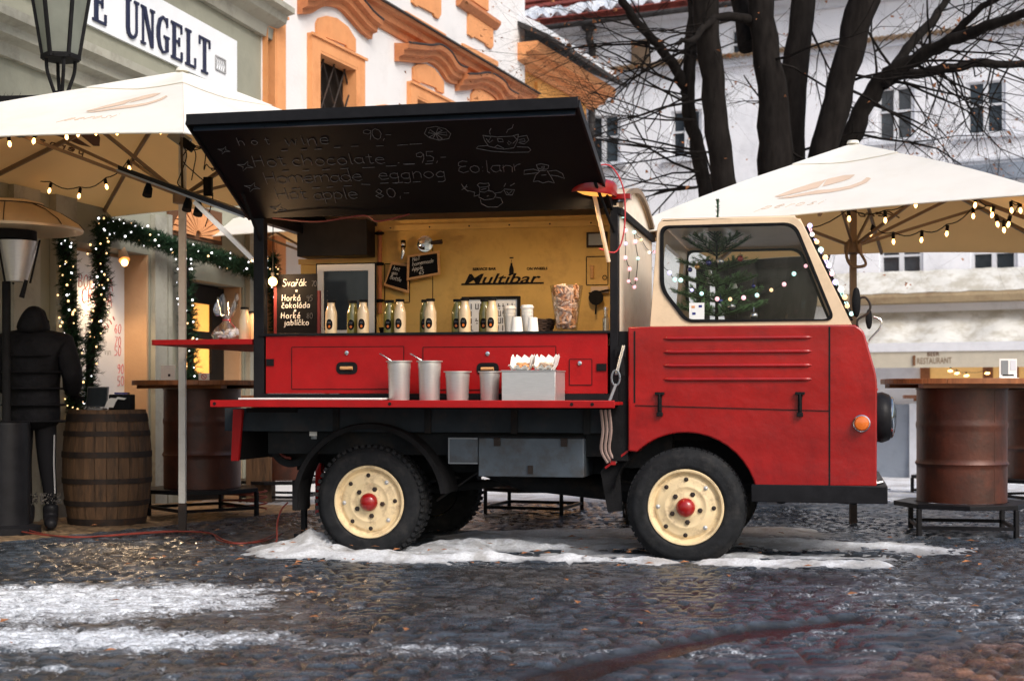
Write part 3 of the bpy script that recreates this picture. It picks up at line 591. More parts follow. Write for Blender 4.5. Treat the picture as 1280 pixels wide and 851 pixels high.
obj('emblem', mb, 'greyink', sign)

# menu board in the niche
mb = MB(); q0, q1 = SG.tz(88,400), SG.tz(154,400); zt_ = ztn-.08
dback = -.25
def NW(px, py): return hit(px, py, SG.p0+SG.n*dback, SG.n)
ya, yb = NW(88,400).y, NW(154,400).y; z0_, z1_ = NW(120,512).z, NW(120,318).z
SG2 = lambda y, z, d: Vector((SG.a+SG.m*y, y, z))+SG.n*d-SG.d*0
def onback(y, z, d):   # point whose world y is y on the set-back plane
    b = SG.p0+SG.n*dback; x = b.x+(y-b.y)*SG.m; return Vector((x, y, z))+SG.n*d
mb.prism([rect(ya,z0_,yb,z1_)], onback, 0, .02)
mn = obj('menu_board', mb, 'signwhite', origin=onback(ya,z0_,0)); tag(mn, 'tall white menu panel with red and grey handwriting, lit from above inside the niche', 'menu board')
mb = MB(); mg = MB(); W_ = (yb-ya)
fnb = lambda u, v: onback(ya+u, v, .022)
def zpx(py): return NW(120,py).z
swrite(mb, 'BOHEMIA', fnb, .10*W_, zpx(362), .11, .0035, .1); swrite(mb, 'CREMA', fnb, .16*W_, zpx(381), .13, .0045, .1)
for i in range(9): a = i/8; mb.tube([fnb(W_*(.30+.45*a), zpx(394)-.10*math.sin(math.pi*a)), fnb(W_*(.33+.45*a), zpx(398)-.10*math.sin(math.pi*a))], .006, 4)
for py, t, p in ((415,'Vino cerv','60'),(431,'Vino bile','70'),(443,'Nealko vin','50'),(466,'2 dl','290'),(482,'1 l','450')):
    swrite(mg, t, fnb, .22*W_, zpx(py), .07, .0022, .2); swrite(mb, p, fnb, .78*W_, zpx(py), .085, .003, .2)
obj('red_writing', mb, 'redink', mn); obj('grey_writing', mg, 'greyink', mn)
sp = thing('spot_light', 'small cream spotlight on a curved arm shining down on the white menu panel', 'lamp', NW(122,322)+SG.n*.22)
mb = MB(); c = NW(124,318)+SG.n*.22; mb.tube([c+Vector((0,0,.05)), c+Vector((.04,-.06,-.06))], [.03,.05], 14); obj('lamp_shade', mb, 'peach', sp)
mb = MB(); mb.tube([c+Vector((0,0,.05)), c+Vector((0,.1,.09)), NW(124,312)], .01, 8); obj('arm', mb, 'matblack', sp)
mb = MB(); mb.ball(c+Vector((.045,-.07,-.085)), .032); obj('bulb', mb, 'glow', sp)
ld = bpy.data.lights.new('warm_spot', 'SPOT'); ld.energy = 26; ld.color = (1,.70,.42); ld.spot_size = R(150); ld.spot_blend = .6; ld.shadow_soft_size = .05
lo = bpy.data.objects.new('spot_beam', ld); COL.objects.link(lo); lo.parent = sp; lo.location = Vector((.05,-.09,-.15)); lo.rotation_euler = (R(-12), 0, 0)

# ---- wooden fanlight ornament over the door
fl = thing('sunburst_fanlight', 'brown wooden sunburst half round panel fixed above the cafe doorway', 'ornament', SG.w(245,290,.03))
mb = MB(); cen = SG.w(243,296,.03)
YC = cen.y
for i in range(13):
    a0 = math.pi*i/13+.03; a1 = math.pi*(i+1)/13-.03
    pl = [(YC+.06*math.cos(a0), cen.z+.06*math.sin(a0)),(YC+.48*math.cos(a0), cen.z+.26*math.sin(a0)),(YC+.48*math.cos(a1), cen.z+.26*math.sin(a1)),(YC+.06*math.cos(a1), cen.z+.06*math.sin(a1))]
    SG.tpoly(mb, [pl], .03, .05)
obj('rays', mb, 'forange', fl); mb = MB(); SG.tpoly(mb, rect(YC-.55,cen.z-.03,YC+.55,cen.z+.30), .003, .028); obj('backing_board', mb, 'beanin', fl)

# ---- orange and white building
OB = Fac(-8.41, .367)
ob = thing('baroque_building', 'white baroque building with orange window surrounds and curved hoods, behind the raised blackboard flap', 'building', OB.at(18, gz(18)), math.atan2(1,.367))
Yo0, Yo1 = OB.tz(327,300)[0], OB.tz(656,200)[0]
W1 = [(394,62),(441,84),(441,330),(394,330)]; W0 = [(327,40),(344,47),(344,330),(327,330)]; W2 = [(516,121),(556,136),(556,330),(516,330)]; W3 = [(588,150),(626,164),(626,330),(588,330)]
mb = MB(); toyz = lambda L: [OB.tz(*p) for p in L]
def wrect(a, b, c): ya, z1 = OB.tz(a,b); yb = OB.tz(c,b)[0]; return rect(ya, 1.6, yb, z1)
WW = [(328,30,339),(394,64,441),(516,121,556),(588,150,626)]
SL = [[(Yo0,-.5),(Yo1,-.5),(Yo1,12),(Yo0,12)]]+[wrect(*p)[::-1] for p in WW]
OB.tpoly(mb, SL, -.35, 0); 
yb_ = OB.at(Yo1,0,-.35); 
obj('wall', mb, 'fwhite', ob)
mb = MB(); a = OB.at(Yo1,-.5,-.36); b = a+Vector((-3.5,1.2,0)); mb.bar((a+b)/2-Vector((0,0,0))+Vector((0,0,0)), (a+b)/2+Vector((0,0,12.5)), .01, .01)
mb = MB(); e = -OB.n; A_ = OB.at(Yo1,-.5,-.352); mb.add([A_, A_+e*6, A_+e*6+Vector((0,0,12.5)), A_+Vector((0,0,12.5)), A_-OB.d*.2, A_+e*6-OB.d*.2, A_+e*6+Vector((0,0,12.5))-OB.d*.2, A_+Vector((0,0,12.5))-OB.d*.2], [(0,1,2,3),(4,5,6,7),(0,1,5,4),(3,2,6,7),(1,2,6,5),(0,3,7,4)])
obj('gable_wall', mb, 'fwhite', ob)
for i, (a, b, c) in enumerate(WW):
    r_ = wrect(a,b,c); y0, y1, z1 = r_[0][0], r_[1][0], r_[2][1]; wd = .19
    mb = MB(); wl = .0 if i == 0 else wd; OB.tpoly(mb, [rect(y0-wl-.001,1.4,y1+wd,z1+wd*.86), rect(y0,1.39,y1,z1)[::-1]], .002, .07); OB.tpoly(mb, [rect(y0-wl-.03*(i>0),z1+wd*.86-.03,y1+wd+.03,z1+wd*.86)], .0705, .095)
    wf = obj('window', mb, 'forange', ob)
    mb = MB(); OB.tpoly(mb, rect(y0-.02,1.4,y1+.02,z1+.02), -.16, -.12); obj('pane', mb, 'dark', wf)
    mb = MB(); OB.tpoly(mb, rect(y1-.03,1.4,y1-.001,z1-.031), -.118, .066); OB.tpoly(mb, rect(y0+.001,z1-.03,y1-.001,z1-.001), -.118, .066); obj('reveal', mb, 'forange', wf)
    mb = MB(); n_ = 7
    for j in range(-n_, n_):
        for sgn in (1,-1):
            t0 = y0+(y1-y0)*j/n_*2; pts = []
            L = z1-1.6; slope = .55; aa = (t0, 1.6) if sgn > 0 else (t0, z1); bb = (t0+slope*L, z1) if sgn > 0 else (t0+slope*L, 1.6)
            def clip(p, q_):
                (xa,za),(xb,zb2) = p, q_; 
                if xb < y0 or xa > y1: return None
                if xa < y0: za += (zb2-za)*(y0-xa)/(xb-xa); xa = y0
                if xb > y1: zb2 = za+(zb2-za)*(y1-xa)/(xb-xa); xb = y1
                return (xa,za),(xb,zb2)
            cc = clip(aa, bb)
            if cc: mb.tube([OB.at(cc[0][0],cc[0][1],-.05+.01*sgn), OB.at(cc[1][0],cc[1][1],-.05+.01*sgn)], .011, 5)
    obj('lattice_grille', mb, 'hoop', wf)
# curved hoods over the windows: a stepped profile swept along a photo-traced line, then tympanum panels
def hood(L, tymp, nm='hood'):
    mb = MB(); yz = smoothpath([Vector((*OB.tzo(*p,.09),0)) for p in L], 5)
    prof = [(.002,-.21),(.06,-.21),(.07,-.15),(.13,-.13),(.14,-.07),(.20,-.05),(.22,.01),(.002,.03)]
    vs = []; fs = []; k = len(prof)
    for p in yz:
        for d, dz in prof: vs.append(OB.at(p.x, p.y+dz, d))
    for i in range(len(yz)-1):
        for j in range(k): fs.append((i*k+j, i*k+(j+1)%k, (i+1)*k+(j+1)%k, (i+1)*k+j))
    fs += [tuple(range(k)), tuple((len(yz)-1)*k+j for j in range(k))]; mb.add(vs, fs)
    h = obj('window_hood', mb, 'forangedk', ob, smooth=False)
    mb = MB()
    for i in range(len(yz)-1):
        a, b = yz[i], yz[i+1]; mb.bar(OB.at(a.x,a.y+.03,.12), OB.at(b.x,b.y+.03,.12), .24, .02, up=tuple(OB.n))
    mb = MB(); mb.tube([OB.at(p.x, p.y+.02, .215) for p in yz], .016, 6); obj('lead_capping', mb, 'lead', h)
    if tymp: mb = MB(); OB.poly(mb, [tymp], .002, .03); obj('hood_panel', mb, 'forange', ob)
def Z(x, y): return (360+x/4.129, y/4.129)
hood([(380,-6),(392,-6),(408,-14),(428,-12),(444,4),(456,18),(468,28)], [Z(*p) for p in [(138,120),(150,95),(190,85),(240,95),(300,140),(340,205),(340,272),(295,250),(290,235),(185,195),(180,205),(138,185)]])
hood([Z(*p) for p in [(580,232),(650,240),(700,245),(750,243),(800,280),(840,340),(885,360)]], [Z(*p) for p in [(638,350),(660,332),(700,332),(745,355),(780,400),(796,425),(796,485),(760,470),(756,455),(680,425),(674,432),(638,412)]])
hood([Z(*p) for p in [(890,392),(940,392),(990,385),(1030,395),(1080,430),(1105,470),(1150,495)]], [Z(*p) for p in [(938,490),(955,462),(985,458),(1030,480),(1065,520),(1075,560),(1075,700),(938,700)]])
for L in ([(630,-60),(780,-60),(780,78),(765,100),(745,85),(742,72),(660,30),(655,38),(632,15)], [(922,90),(928,60),(940,66),(945,78),(1015,118),(1020,115),(1048,132),(1050,240),(1040,255),(1018,240),(1010,225),(950,190),(945,198),(922,180)],
          [(592,58),(600,60),(805,180),(805,205),(592,92)], [(893,225),(1075,320),(1075,345),(893,252)], [(440,560),(455,545),(490,540),(520,552),(535,580),(535,640),(440,640)], [(-70,-40),(-40,-40),(-40,70),(-70,50)]):
    mb = MB(); OB.poly(mb, [[Z(*p) for p in L]], .002, .035); obj('relief_panel', mb, 'forange', ob)
def strip(fac, a, b, prof, mname, name, par):
    A = fac.tz(*a); B = fac.tz(*b); mb = MB(); vs = []
    for (Yq, zq) in (A, B):
        for d, dz in prof: vs.append(fac.at(Yq, zq+dz, d))
    k = len(prof); mb.add(vs, [(j, (j+1)%k, k+(j+1)%k, k+j) for j in range(k)]+[tuple(range(k)), tuple(k+j for j in range(k))]); return obj(name, mb, mname, par, smooth=False)
zc = OB.tzo(*Z(1240,455),.2)[1]; yA, yB = 14.3, Yo1+.15
mb = MB(); pr = [(.002,-.24),(.03,-.24),(.05,-.16),(.10,-.14),(.12,-.06),(.18,-.04),(.20,0),(.002,0)]
mb.prism([[(d, zc+dz) for d, dz in pr]], lambda d, zq, t: OB.at(yA+(yB-yA)*t, zq, d), 0, 1); cc_ = obj('string_cornice', mb, 'forangedk', ob, smooth=False)
mb = MB(); mb.prism([[(.0,zc+.002),(.23,zc+.002),(.23,zc+.025),(.002,zc+.08)]], lambda d, zq, t: OB.at(yA+(yB-yA)*t, zq, d), 0, 1); obj('lead_capping', mb, 'lead', cc_)
mb = MB(); ya, za = OB.tzo(*Z(920,0),.12); yb, zb = OB.tzo(*Z(1100,75),.12); mb.prism([[(.002,za-.10),(.05,za-.10),(.12,za-.02),(.12,za+.03),(.002,za+.05)]], lambda d, zq, t: OB.at(ya-.1+(yb-ya+.1)*t, zq, d), 0, 1); obj('upper_sill', mb, 'forangedk', ob, smooth=False)
mb = MB(); OB.tpoly(mb, rect(ya+.1,za+.1,yb-.35,za+1.8), .002, .06); obj('upper_window', mb, 'forange', ob)
# ---- ochre building farther along
OC = Fac(-9.6, .414)
oc = thing('ochre_building', 'low ochre building with a deep moulded eave, right of the baroque gable', 'building', OC.at(24, gz(24)), math.atan2(1,.414))
y0, y1 = OC.tz(640,100)[0], OC.tz(733,100)[0]; ze = OC.tz(690,79)[1]
mb = MB(); OC.tpoly(mb, rect(y0,-.7,y1,ze-.3), -5, 0); obj('wall', mb, 'ochre', oc)
mb = MB(); mb.prism([[(-.1,ze-.40),(.05,ze-.40),(.10,ze-.34),(.22,ze-.32),(.24,ze-.22),(.40,ze-.20),(.44,ze-.06),(-.1,ze-.06)]], lambda d, zq, t: OC.at(y0+(y1-y0+.4)*t, zq, d), 0, 1); obj('eave_moulding', mb, 'forange', oc, smooth=False)
mb = MB(); mb.prism([[(-5,ze+2.6),(.62,ze-.04),(.62,ze+.03),(-5,ze+2.75)]], lambda d, zq, t: OC.at(y0+(y1-y0+.5)*t, zq, d), 0, 1); rf = obj('roof', mb, 'lead', oc, smooth=False)
mb = MB(); mb.prism([[(-5,ze+2.8),(.45,ze+.12),(.47,ze+.22),(-5,ze+3.0)]], lambda d, zq, t: OC.at(y0+(y1-y0+.3)*t, zq, d), 0, 1); obj('roof_snow', mb, 'snow', rf, smooth=False)
mb = MB()
for i in range(110):
    t = random.random(); p = OC.at(y0+(y1-y0)*(.1+.9*t), ze+.05+random.uniform(-.08,.22)*t, random.uniform(.3,.75)); s = .05
    v = [p+Vector((random.uniform(-s,s),random.uniform(-s,s),random.uniform(-s,s))) for _ in range(3)]; mb.add(v, [(0,1,2)])
obj('leaf_litter', mb, 'leaf', rf)
mb = MB()
for px in (668,):
    yy = OC.tz(px,150)[0]; OC.tpoly(mb, rect(yy,-.5,yy+.4,ze-.5), .002, .06)
obj('pilaster', mb, 'ochre', oc)

# ---- far white building
FB = Fac(66.3, -1.91); FB.n = Vector((-1,-1.91,0)).normalized()
fb = thing('white_townhouse', 'long bluish white townhouse with red tiled snowy roof behind the bare tree', 'building', (7, 31.2, gz(31)), math.atan2(1,-1.91))
yq = lambda px: FB.tz(px,300)[0]
Yf0, Yf1 = yq(560), yq(1500)
zev = FB.tz(720,36)[1]
wins = [(733,147,775,203,'n'),(838,140,877,195,'n'),(1096,112,1143,173,'n'),(1207,104,1257,165,'n'),(912,38,942,76,'n'),(1099,300,1154,344,'n'),(1213,296,1272,340,'n'),(985,308,1030,350,'n')]
def frect(a,b,c,d): y0_,z1_ = FB.tz(a,b); y1_,z0_ = FB.tz(c,d); return rect(y0_,z0_,y1_,z1_)
def norm(l): 
    A = sum(l[i][0]*l[(i+1)%4][1]-l[(i+1)%4][0]*l[i][1] for i in range(4)); return l if A < 0 else l[::-1]
outer = [(Yf0,-2),(Yf1,-2),(Yf1,zev-.1),(Yf0,zev-.1)]
mb = MB(); FB.tpoly(mb, [outer]+[norm(frect(*w_[:4])) for w_ in wins], -.4, 0); obj('wall', mb, 'farwall', fb)
for w_ in wins:
    r_ = frect(*w_[:4]); ya, yb = sorted((r_[0][0], r_[1][0])); za, zb = sorted((r_[0][1], r_[2][1])); f_ = .035; mb = MB()
    ym = (ya+yb)/2; zm = za+(zb-za)*.55; hl = []
    for (p, q_) in ((ya+f_, ym-.022), (ym+.022, yb-f_)):
        for (s_, t_) in ((za+f_, zm-.02), (zm+.02, zb-f_)): hl.append(rect(p,s_,q_,t_)[::-1])
    FB.tpoly(mb, [rect(ya-.001,za-.001,yb+.001,zb+.001)]+hl, -.10, -.04); wf = obj('window', mb, 'winframe', fb)
    mb = MB(); FB.tpoly(mb, rect(ya+.01,za+.01,yb-.01,zb-.01), -.13, -.105); obj('pane', mb, 'winglass', wf)
    mb = MB(); FB.tpoly(mb, rect(ya-.08,za-.10,yb+.08,za-.02), .002, .12); obj('sill', mb, 'fartrim', wf)
mb = MB(); r_ = frect(790,52,812,80); FB.tpoly(mb, r_, .002, .05); obj('vent_grating', mb, 'rib', fb)
def fstrip(px0, px1, ref, dz0, dz1, d1, m, nm): z = FB.tz(*ref)[1]; mb = MB(); FB.tpoly(mb, rect(yq(px0), z+dz0, yq(px1), z+dz1), .002, d1); obj(nm, mb, m, fb)
fstrip(740,1500,(800,88),-.10,.05,.16,'fartrim','string_course'); fstrip(1190,1500,(1240,215),-.18,.14,.22,'greywall','string_course')
fstrip(1195,1420,(1240,172),-.04,.03,.06,'fartrim','panel_moulding'); fstrip(1195,1420,(1240,199),-.03,.03,.06,'fartrim','panel_moulding')
fstrip(1080,1170,(1110,182),-.03,.05,.08,'fartrim','panel_moulding')
# tile ledge
mb = MB(); zt_ = FB.tz(800,85)[1]
n_ = 90
for i in range(n_):
    ya = yq(745)+(yq(1400)-yq(745))*i/n_; p = FB.at(ya, zt_+.05, .02); q_ = FB.at(ya, zt_-.03, .26); mb.tube([p,q_], .055, 6)
obj('tile_ledge', mb, 'rib', fb)
mb = MB(); mb.prism([[(.002,zev-.28),(.12,zev-.28),(.15,zev-.12),(.4,zev-.06),(.4,zev),(.002,zev)]], lambda d, zq, t: FB.at(Yf0+(Yf1-Yf0)*t, zq, d), 0, 1); obj('eave', mb, 'fartrim', fb, smooth=False)
mb = MB(); mb.tube([FB.at(Yf0, zev-.02, .47), FB.at(Yf1, zev-.02, .47)], .07, 8); obj('gutter', mb, 'lead', fb)
# roof: rows of barrel tiles on a slope, snow low down
rt = MB(); rise, run = 3.2, 4.2
rt.prism([[(.45,zev+.02),(.45,zev+.06),(-run,zev+rise+.06),(-run,zev+rise)]], lambda d, zq, t: FB.at(Yf0+(Yf1-Yf0)*t, zq, d), 0, 1)
nn = 150
for i in range(nn):
    ya = Yf0+(yq(1000)-Yf0)*i/nn
    for j in range(12):
        t0 = j/12; t1 = (j+1)/12+.01
        a = FB.at(ya, zev+.10+rise*t0+.03, .47-(run+.47)*t0); b = FB.at(ya, zev+.06+rise*t1, .47-(run+.47)*t1); rt.tube([a,b], [.075,.055], 5)
rf = obj('roof', rt, 'tile', fb)
mb = MB(); vs = []; fs = []; n1, n2 = 160, 26
for i in range(n1+1):
    ya = Yf0+(Yf1-Yf0)*i/n1; lim = .10+.025*math.sin(i*.35)+.02*math.sin(i*1.1+1)
    for j in range(n2+1):
        t = j/n2*lim; thick = .26*min(1, (1-j/n2)*6)*(.8+.3*math.sin(i*1.7+j)); vs.append(FB.at(ya, zev+.06+rise*t+thick, .43-(run+.47)*t))
for i in range(n1):
    for j in range(n2): fs.append((i*(n2+1)+j, i*(n2+1)+j+1, (i+1)*(n2+1)+j+1, (i+1)*(n2+1)+j))
mb.add(vs, fs); obj('roof_snow', mb, 'snow', rf)
mb = MB(); p = FB.w(703,24,.1)+Vector((0,.7,0)); mb.tube([p-Vector((0,0,.1)), p+Vector((0,0,.3))], .045, 8); mb.tube([p+Vector((0,0,.3)), p+Vector((0,0,.34))], .10, 8); obj('roof_vent', mb, 'lead', rf)
mb = MB(); a = FB.w(743,36,.3); mb.tube([a, a-Vector((0,0,.3)), FB.w(742,60,.08), FB.w(742,92,.08), FB.w(740,300,.08)], .085, 10); mb.ball(a, .2, 10, (1,1,.8)); obj('downpipe', mb, 'lead', fb)
# ground floor: snowy ledge, awning, valance, plinth
shop = thing('restaurant_awning', 'beige restaurant awning sagging under old snow with BEER RESTAURANT on its valance', 'awning', FB.at(30,gz(30)), math.atan2(1,-1.91))
mb = MB(); zl = FB.tz(1150,374)[1]
mb.prism([[(.002,zl-.10),(.55,zl-.10),(.60,zl+.02),(.60,zl+.10),(.002,zl+.10)]], lambda d, zq, t: FB.at(yq(1000)+(yq(1500)-yq(1000))*t, zq, d), 0, 1); lc = obj('ledge_cornice', mb, 'sand', fb, smooth=False)
vs = []; fs = []; mb = MB(); n1, n2 = 60, 10
for i in range(n1+1):
    for j in range(n2+1):
        t = j/n2; vs.append(FB.at(yq(1000)+(yq(1500)-yq(1000))*i/n1, zl+.10+.50*(1-t)**.8+.008*math.sin(i*.9+j*1.3)+.006*math.sin(i*2.3), .01+.6*t))
for i in range(n1):
    for j in range(n2): fs.append((i*(n2+1)+j, i*(n2+1)+j+1, (i+1)*(n2+1)+j+1, (i+1)*(n2+1)+j))
mb.add(vs, fs); obj('ledge_snow', mb, 'awning', lc)
D_ = 1.3; s_ = (30-D_)/30
p_out = lambda px, py: hit(px, py, FB.p0+FB.n*D_, FB.n)
zo = p_out(1200,430).z; ztop = FB.tz(1150,390)[1]; zv0 = p_out(1200,459).z; zv1 = p_out(1200,438).z
ya0 = yq(1068); ya1 = yq(1500)
vs = []; fs = []; mb = MB(); n1, n2 = 70, 14
for k_ in (0, -.035):
    for i in range(n1+1):
        for j in range(n2+1):
            t = j/n2; sag = -.09*math.sin(math.pi*t)*(1+.5*math.sin(i*.55)); vs.append(FB.at(ya0+(ya1-ya0)*i/n1, ztop+(zo-ztop)*t+sag+k_, .05+(D_-.05)*t))
    b = 0 if k_ == 0 else (n1+1)*(n2+1)
    for i in range(n1):
        for j in range(n2): fs.append((b+i*(n2+1)+j, b+i*(n2+1)+j+1, b+(i+1)*(n2+1)+j+1, b+(i+1)*(n2+1)+j))
mb.add(vs, fs); obj('canopy', mb, 'awning', shop)
mb = MB(); mb.prism([[(D_-.03,zv1-.01),(D_+.05,zv1-.01),(D_+.05,zo+.04),(D_-.03,zo+.04)]], lambda d, zq, t: FB.at(ya0+(ya1-ya0)*t, zq, d), 0, 1); obj('front_bar', mb, 'winframe', shop)
mb = MB(); mb.prism([[(D_,zv0),(D_+.02,zv0),(D_+.02,zv1-.012),(D_,zv1-.012)]], lambda d, zq, t: FB.at(ya0+(ya1-ya0)*t, zq, d), 0, 1); va = obj('valance', mb, 'valance', shop)
mb = MB(); a = p_out(1143,458); b = p_out(1190,457); dirv = (b-a); L_ = dirv.length; dirv.normalize(); fnv = lambda u, v, d: a+dirv*u+Vector((0,0,v))+FB.n*(.022+d)
ftext(mb, 'RESTAURANT', fnv, .06, .05, .17, .003, .002, 0, L_-.06); obj('lettering', mb, 'rib', va)
mb = MB(); ftext(mb, 'BEER', fnv, .26, .20, .12, .003, .002, 0, .24); mb.box(fnv(0,.12,.01), (.05,.02,.2)); obj('lettering', mb, 'beanin', va)
# lit shop front and plinth beneath
sf = thing('shop_front', 'warm lit restaurant window bay under the beige awning', 'shop front', FB.at(29.4,gz(30)), math.atan2(1,-1.91))
mb = MB(); zt_ = FB.tz(1200,452)[1]; FB.tpoly(mb, rect(yq(1152),-.1,yq(1500),zt_+.5), .002, .08); obj('lit_panel', mb, 'warmwall', sf)
mb = MB()
for px in (1152,1230,1262,1330): FB.tpoly(mb, rect(yq(px),-.9,yq(px)-.09,zt_+.5), .082, .15)
FB.tpoly(mb, rect(yq(1152),-.9,yq(1500),-.1), .082, .2); obj('frame', mb, 'wood', sf)
mb = MB(); zp = FB.tz(1120,505)[1]; FB.tpoly(mb, rect(yq(700),-2,yq(1150),zp), .002, .25); obj('plinth', mb, 'greywall', fb)
mb = MB(); FB.tpoly(mb, rect(yq(1141),-1.2,yq(1150),zp+.02), .252, .33); obj('pilaster', mb, 'fartrim', fb)

# ============================================================ BARE TREE
TY = 18.0
tree = thing('bare_tree', 'large bare dark tree with many trunks and a few brown leaves, behind the right parasol', 'tree', (3.2, TY, gz(TY)))
def tp(px, py, dy=0): return P(px, py, TY+dy)
limbs = [
 ([(975,640,0),(972,520,0),(970,400,0),(968,330,0)], [.62,.52,.50,.46]),
 ([(950,430,-.1),(928,330,-.2),(905,225,-.4),(893,120,-.5),(882,0,-.6),(874,-120,-.7)], [.30,.22,.19,.18,.19,.16]),
 ([(940,470,.2),(898,330,.5),(880,235,.8),(866,160,.9),(859,110,.9),(866,40,1),(868,-60,1.1)], [.2,.15,.12,.115,.11,.10,.08]),
 ([(859,115,.9),(840,80,.8),(815,50,.6),(790,20,.4),(765,-20,.2)], [.10,.085,.075,.07,.06]),
 ([(975,400,-.2),(972,250,-.3),(966,130,-.3),(950,0,-.2),(945,-100,-.1)], [.42,.30,.24,.19,.16]),
 ([(975,380,.2),(985,220,.3),(993,110,.4),(1003,0,.6),(1012,-90,.8)], [.3,.24,.21,.19,.17]),
 ([(985,420,-.3),(1010,280,-.4),(1033,180,-.5),(1055,90,-.5),(1080,0,-.5),(1100,-90,-.4)], [.40,.28,.22,.21,.23,.18]),
 ([(1015,330,.3),(1040,230,.3),(1066,165,.2),(1095,110,.1),(1125,85,-.1),(1170,60,-.4),(1220,40,-.8),(1300,10,-1.4)], [.24,.19,.16,.14,.12,.10,.085,.05]),
 ([(1120,95,0),(1170,88,.2),(1230,80,.4),(1300,84,.6)], [.09,.075,.07,.05]),
 ([(1105,105,.1),(1135,60,.4),(1165,25,.8),(1195,-20,1.2)], [.09,.08,.07,.05]),
 ([(1150,70,-.2),(1180,58,-.3),(1215,20,-.6),(1290,-30,-1)], [.07,.06,.055,.04]),
 ([(950,30,-.1),(900,20,-.6),(870,45,-1),(845,55,-1.3)], [.09,.06,.045,.03]),
 ([(935,60,0),(925,0,.3),(905,-60,.6)], [.16,.14,.12]),
]
mb = MB(); segs = []
for pts, rs in limbs:
    W = [tp(*p) for p in pts]; path = smoothpath(W, 5); n = len(path); rr = []
    for i in range(n):
        t = i/(n-1)*(len(rs)-1); k = min(int(t), len(rs)-2); rr.append((rs[k]+(rs[k+1]-rs[k])*(t-k))*random.uniform(.94,1.06))
    path = [p+Vector((random.uniform(-1,1),random.uniform(-1,1),random.uniform(-1,1)))*.02 for p in path]
    if pts[0][1] == 640: path[0].z = gz(TY)-.05
    rr = [q_*(.80 if pts[0][1] != 640 else .85) for q_ in rr]; mb.tube(path, rr, 12); segs.append((path, rr))
obj('trunk', mb, 'bark', tree)
br = MB(); tw = MB(); lv = MB()
def leafat(p):
    s = random.uniform(.016,.038); v = [p+Vector((random.uniform(-s,s),random.uniform(-s,s),random.uniform(-s*1.3,s*.5))) for _ in range(4)]; lv.add(v, [(0,1,2),(0,2,3)])
def grow(p, d, L, r, dep):
    n = 4; pts = [p]; q_ = p
    for i in range(n):
        d = (d+Vector((random.gauss(0,.16),random.gauss(0,.16),random.gauss(-.01,.14)))).normalized(); q_ = q_+d*L/n; pts.append(q_)
    rs = [r*(1-.55*i/n) for i in range(n+1)]; (br if dep > 2 else tw).tube(pts, rs, 5 if dep > 2 else 3, False)
    if dep == 0:
        if random.random() < .13: leafat(pts[-1])
        return
    if dep < 2 and random.random() < .05: leafat(pts[2])
    for k in range(3 if dep > 1 else 3):
        i = random.choice((2,3,4)); dd = (pts[i]-pts[i-1]).normalized(); ax = Vector((random.gauss(0,1),random.gauss(0,.7),random.gauss(0,1))); nd = (dd+ax.normalized()*random.uniform(.55,.95)).normalized()
        grow(pts[i], nd, L*random.uniform(.52,.8), rs[i]*.62, dep-1)
for si, (path, rr) in enumerate(segs):
    if si == 0: continue
    m = {3:13,7:17,8:13,9:9,10:9,11:6,2:12,1:8}.get(si, 5)
    for k in range(m):
        i = random.randint(int(len(path)*.3), len(path)-1); p = path[i]; sgn = -1 if p.x < 3 else 1
        d = Vector((random.gauss(.55*sgn,.6), random.gauss(0,.35), random.gauss(-.05,.5))).normalized(); grow(p, d, random.uniform(.8,1.6), min(rr[i]*.22,.020), 4)
# drooping twigs left of the trunks
for p0, d0 in (((870,235),(-1,0,.05)),((880,200),(-1,-.1,.25)),((868,150),(-1,0,-.05)),((893,190),(-.9,-.2,-.3)),((860,120),(-.9,.1,.1)),((875,215),(-1,.1,-.15)),((1190,85),(.2,0,-1)),((1130,100),(.3,0,-1)),((1240,80),(.1,.1,-1)),((1262,82),(-.2,0,-1))):
    for k in range(2 if p0[0] < 1000 else 1): grow(tp(*p0,.3), (Vector(d0)+Vector((random.gauss(0,.4),0,random.gauss(0,.2)))).normalized(), 1.4 if p0[0] < 1000 else 1.0, .014, 4)
obj('branches', br, 'bark', tree); obj('twigs', tw, 'bark', tree); obj('leaves', lv, 'leaf', tree)
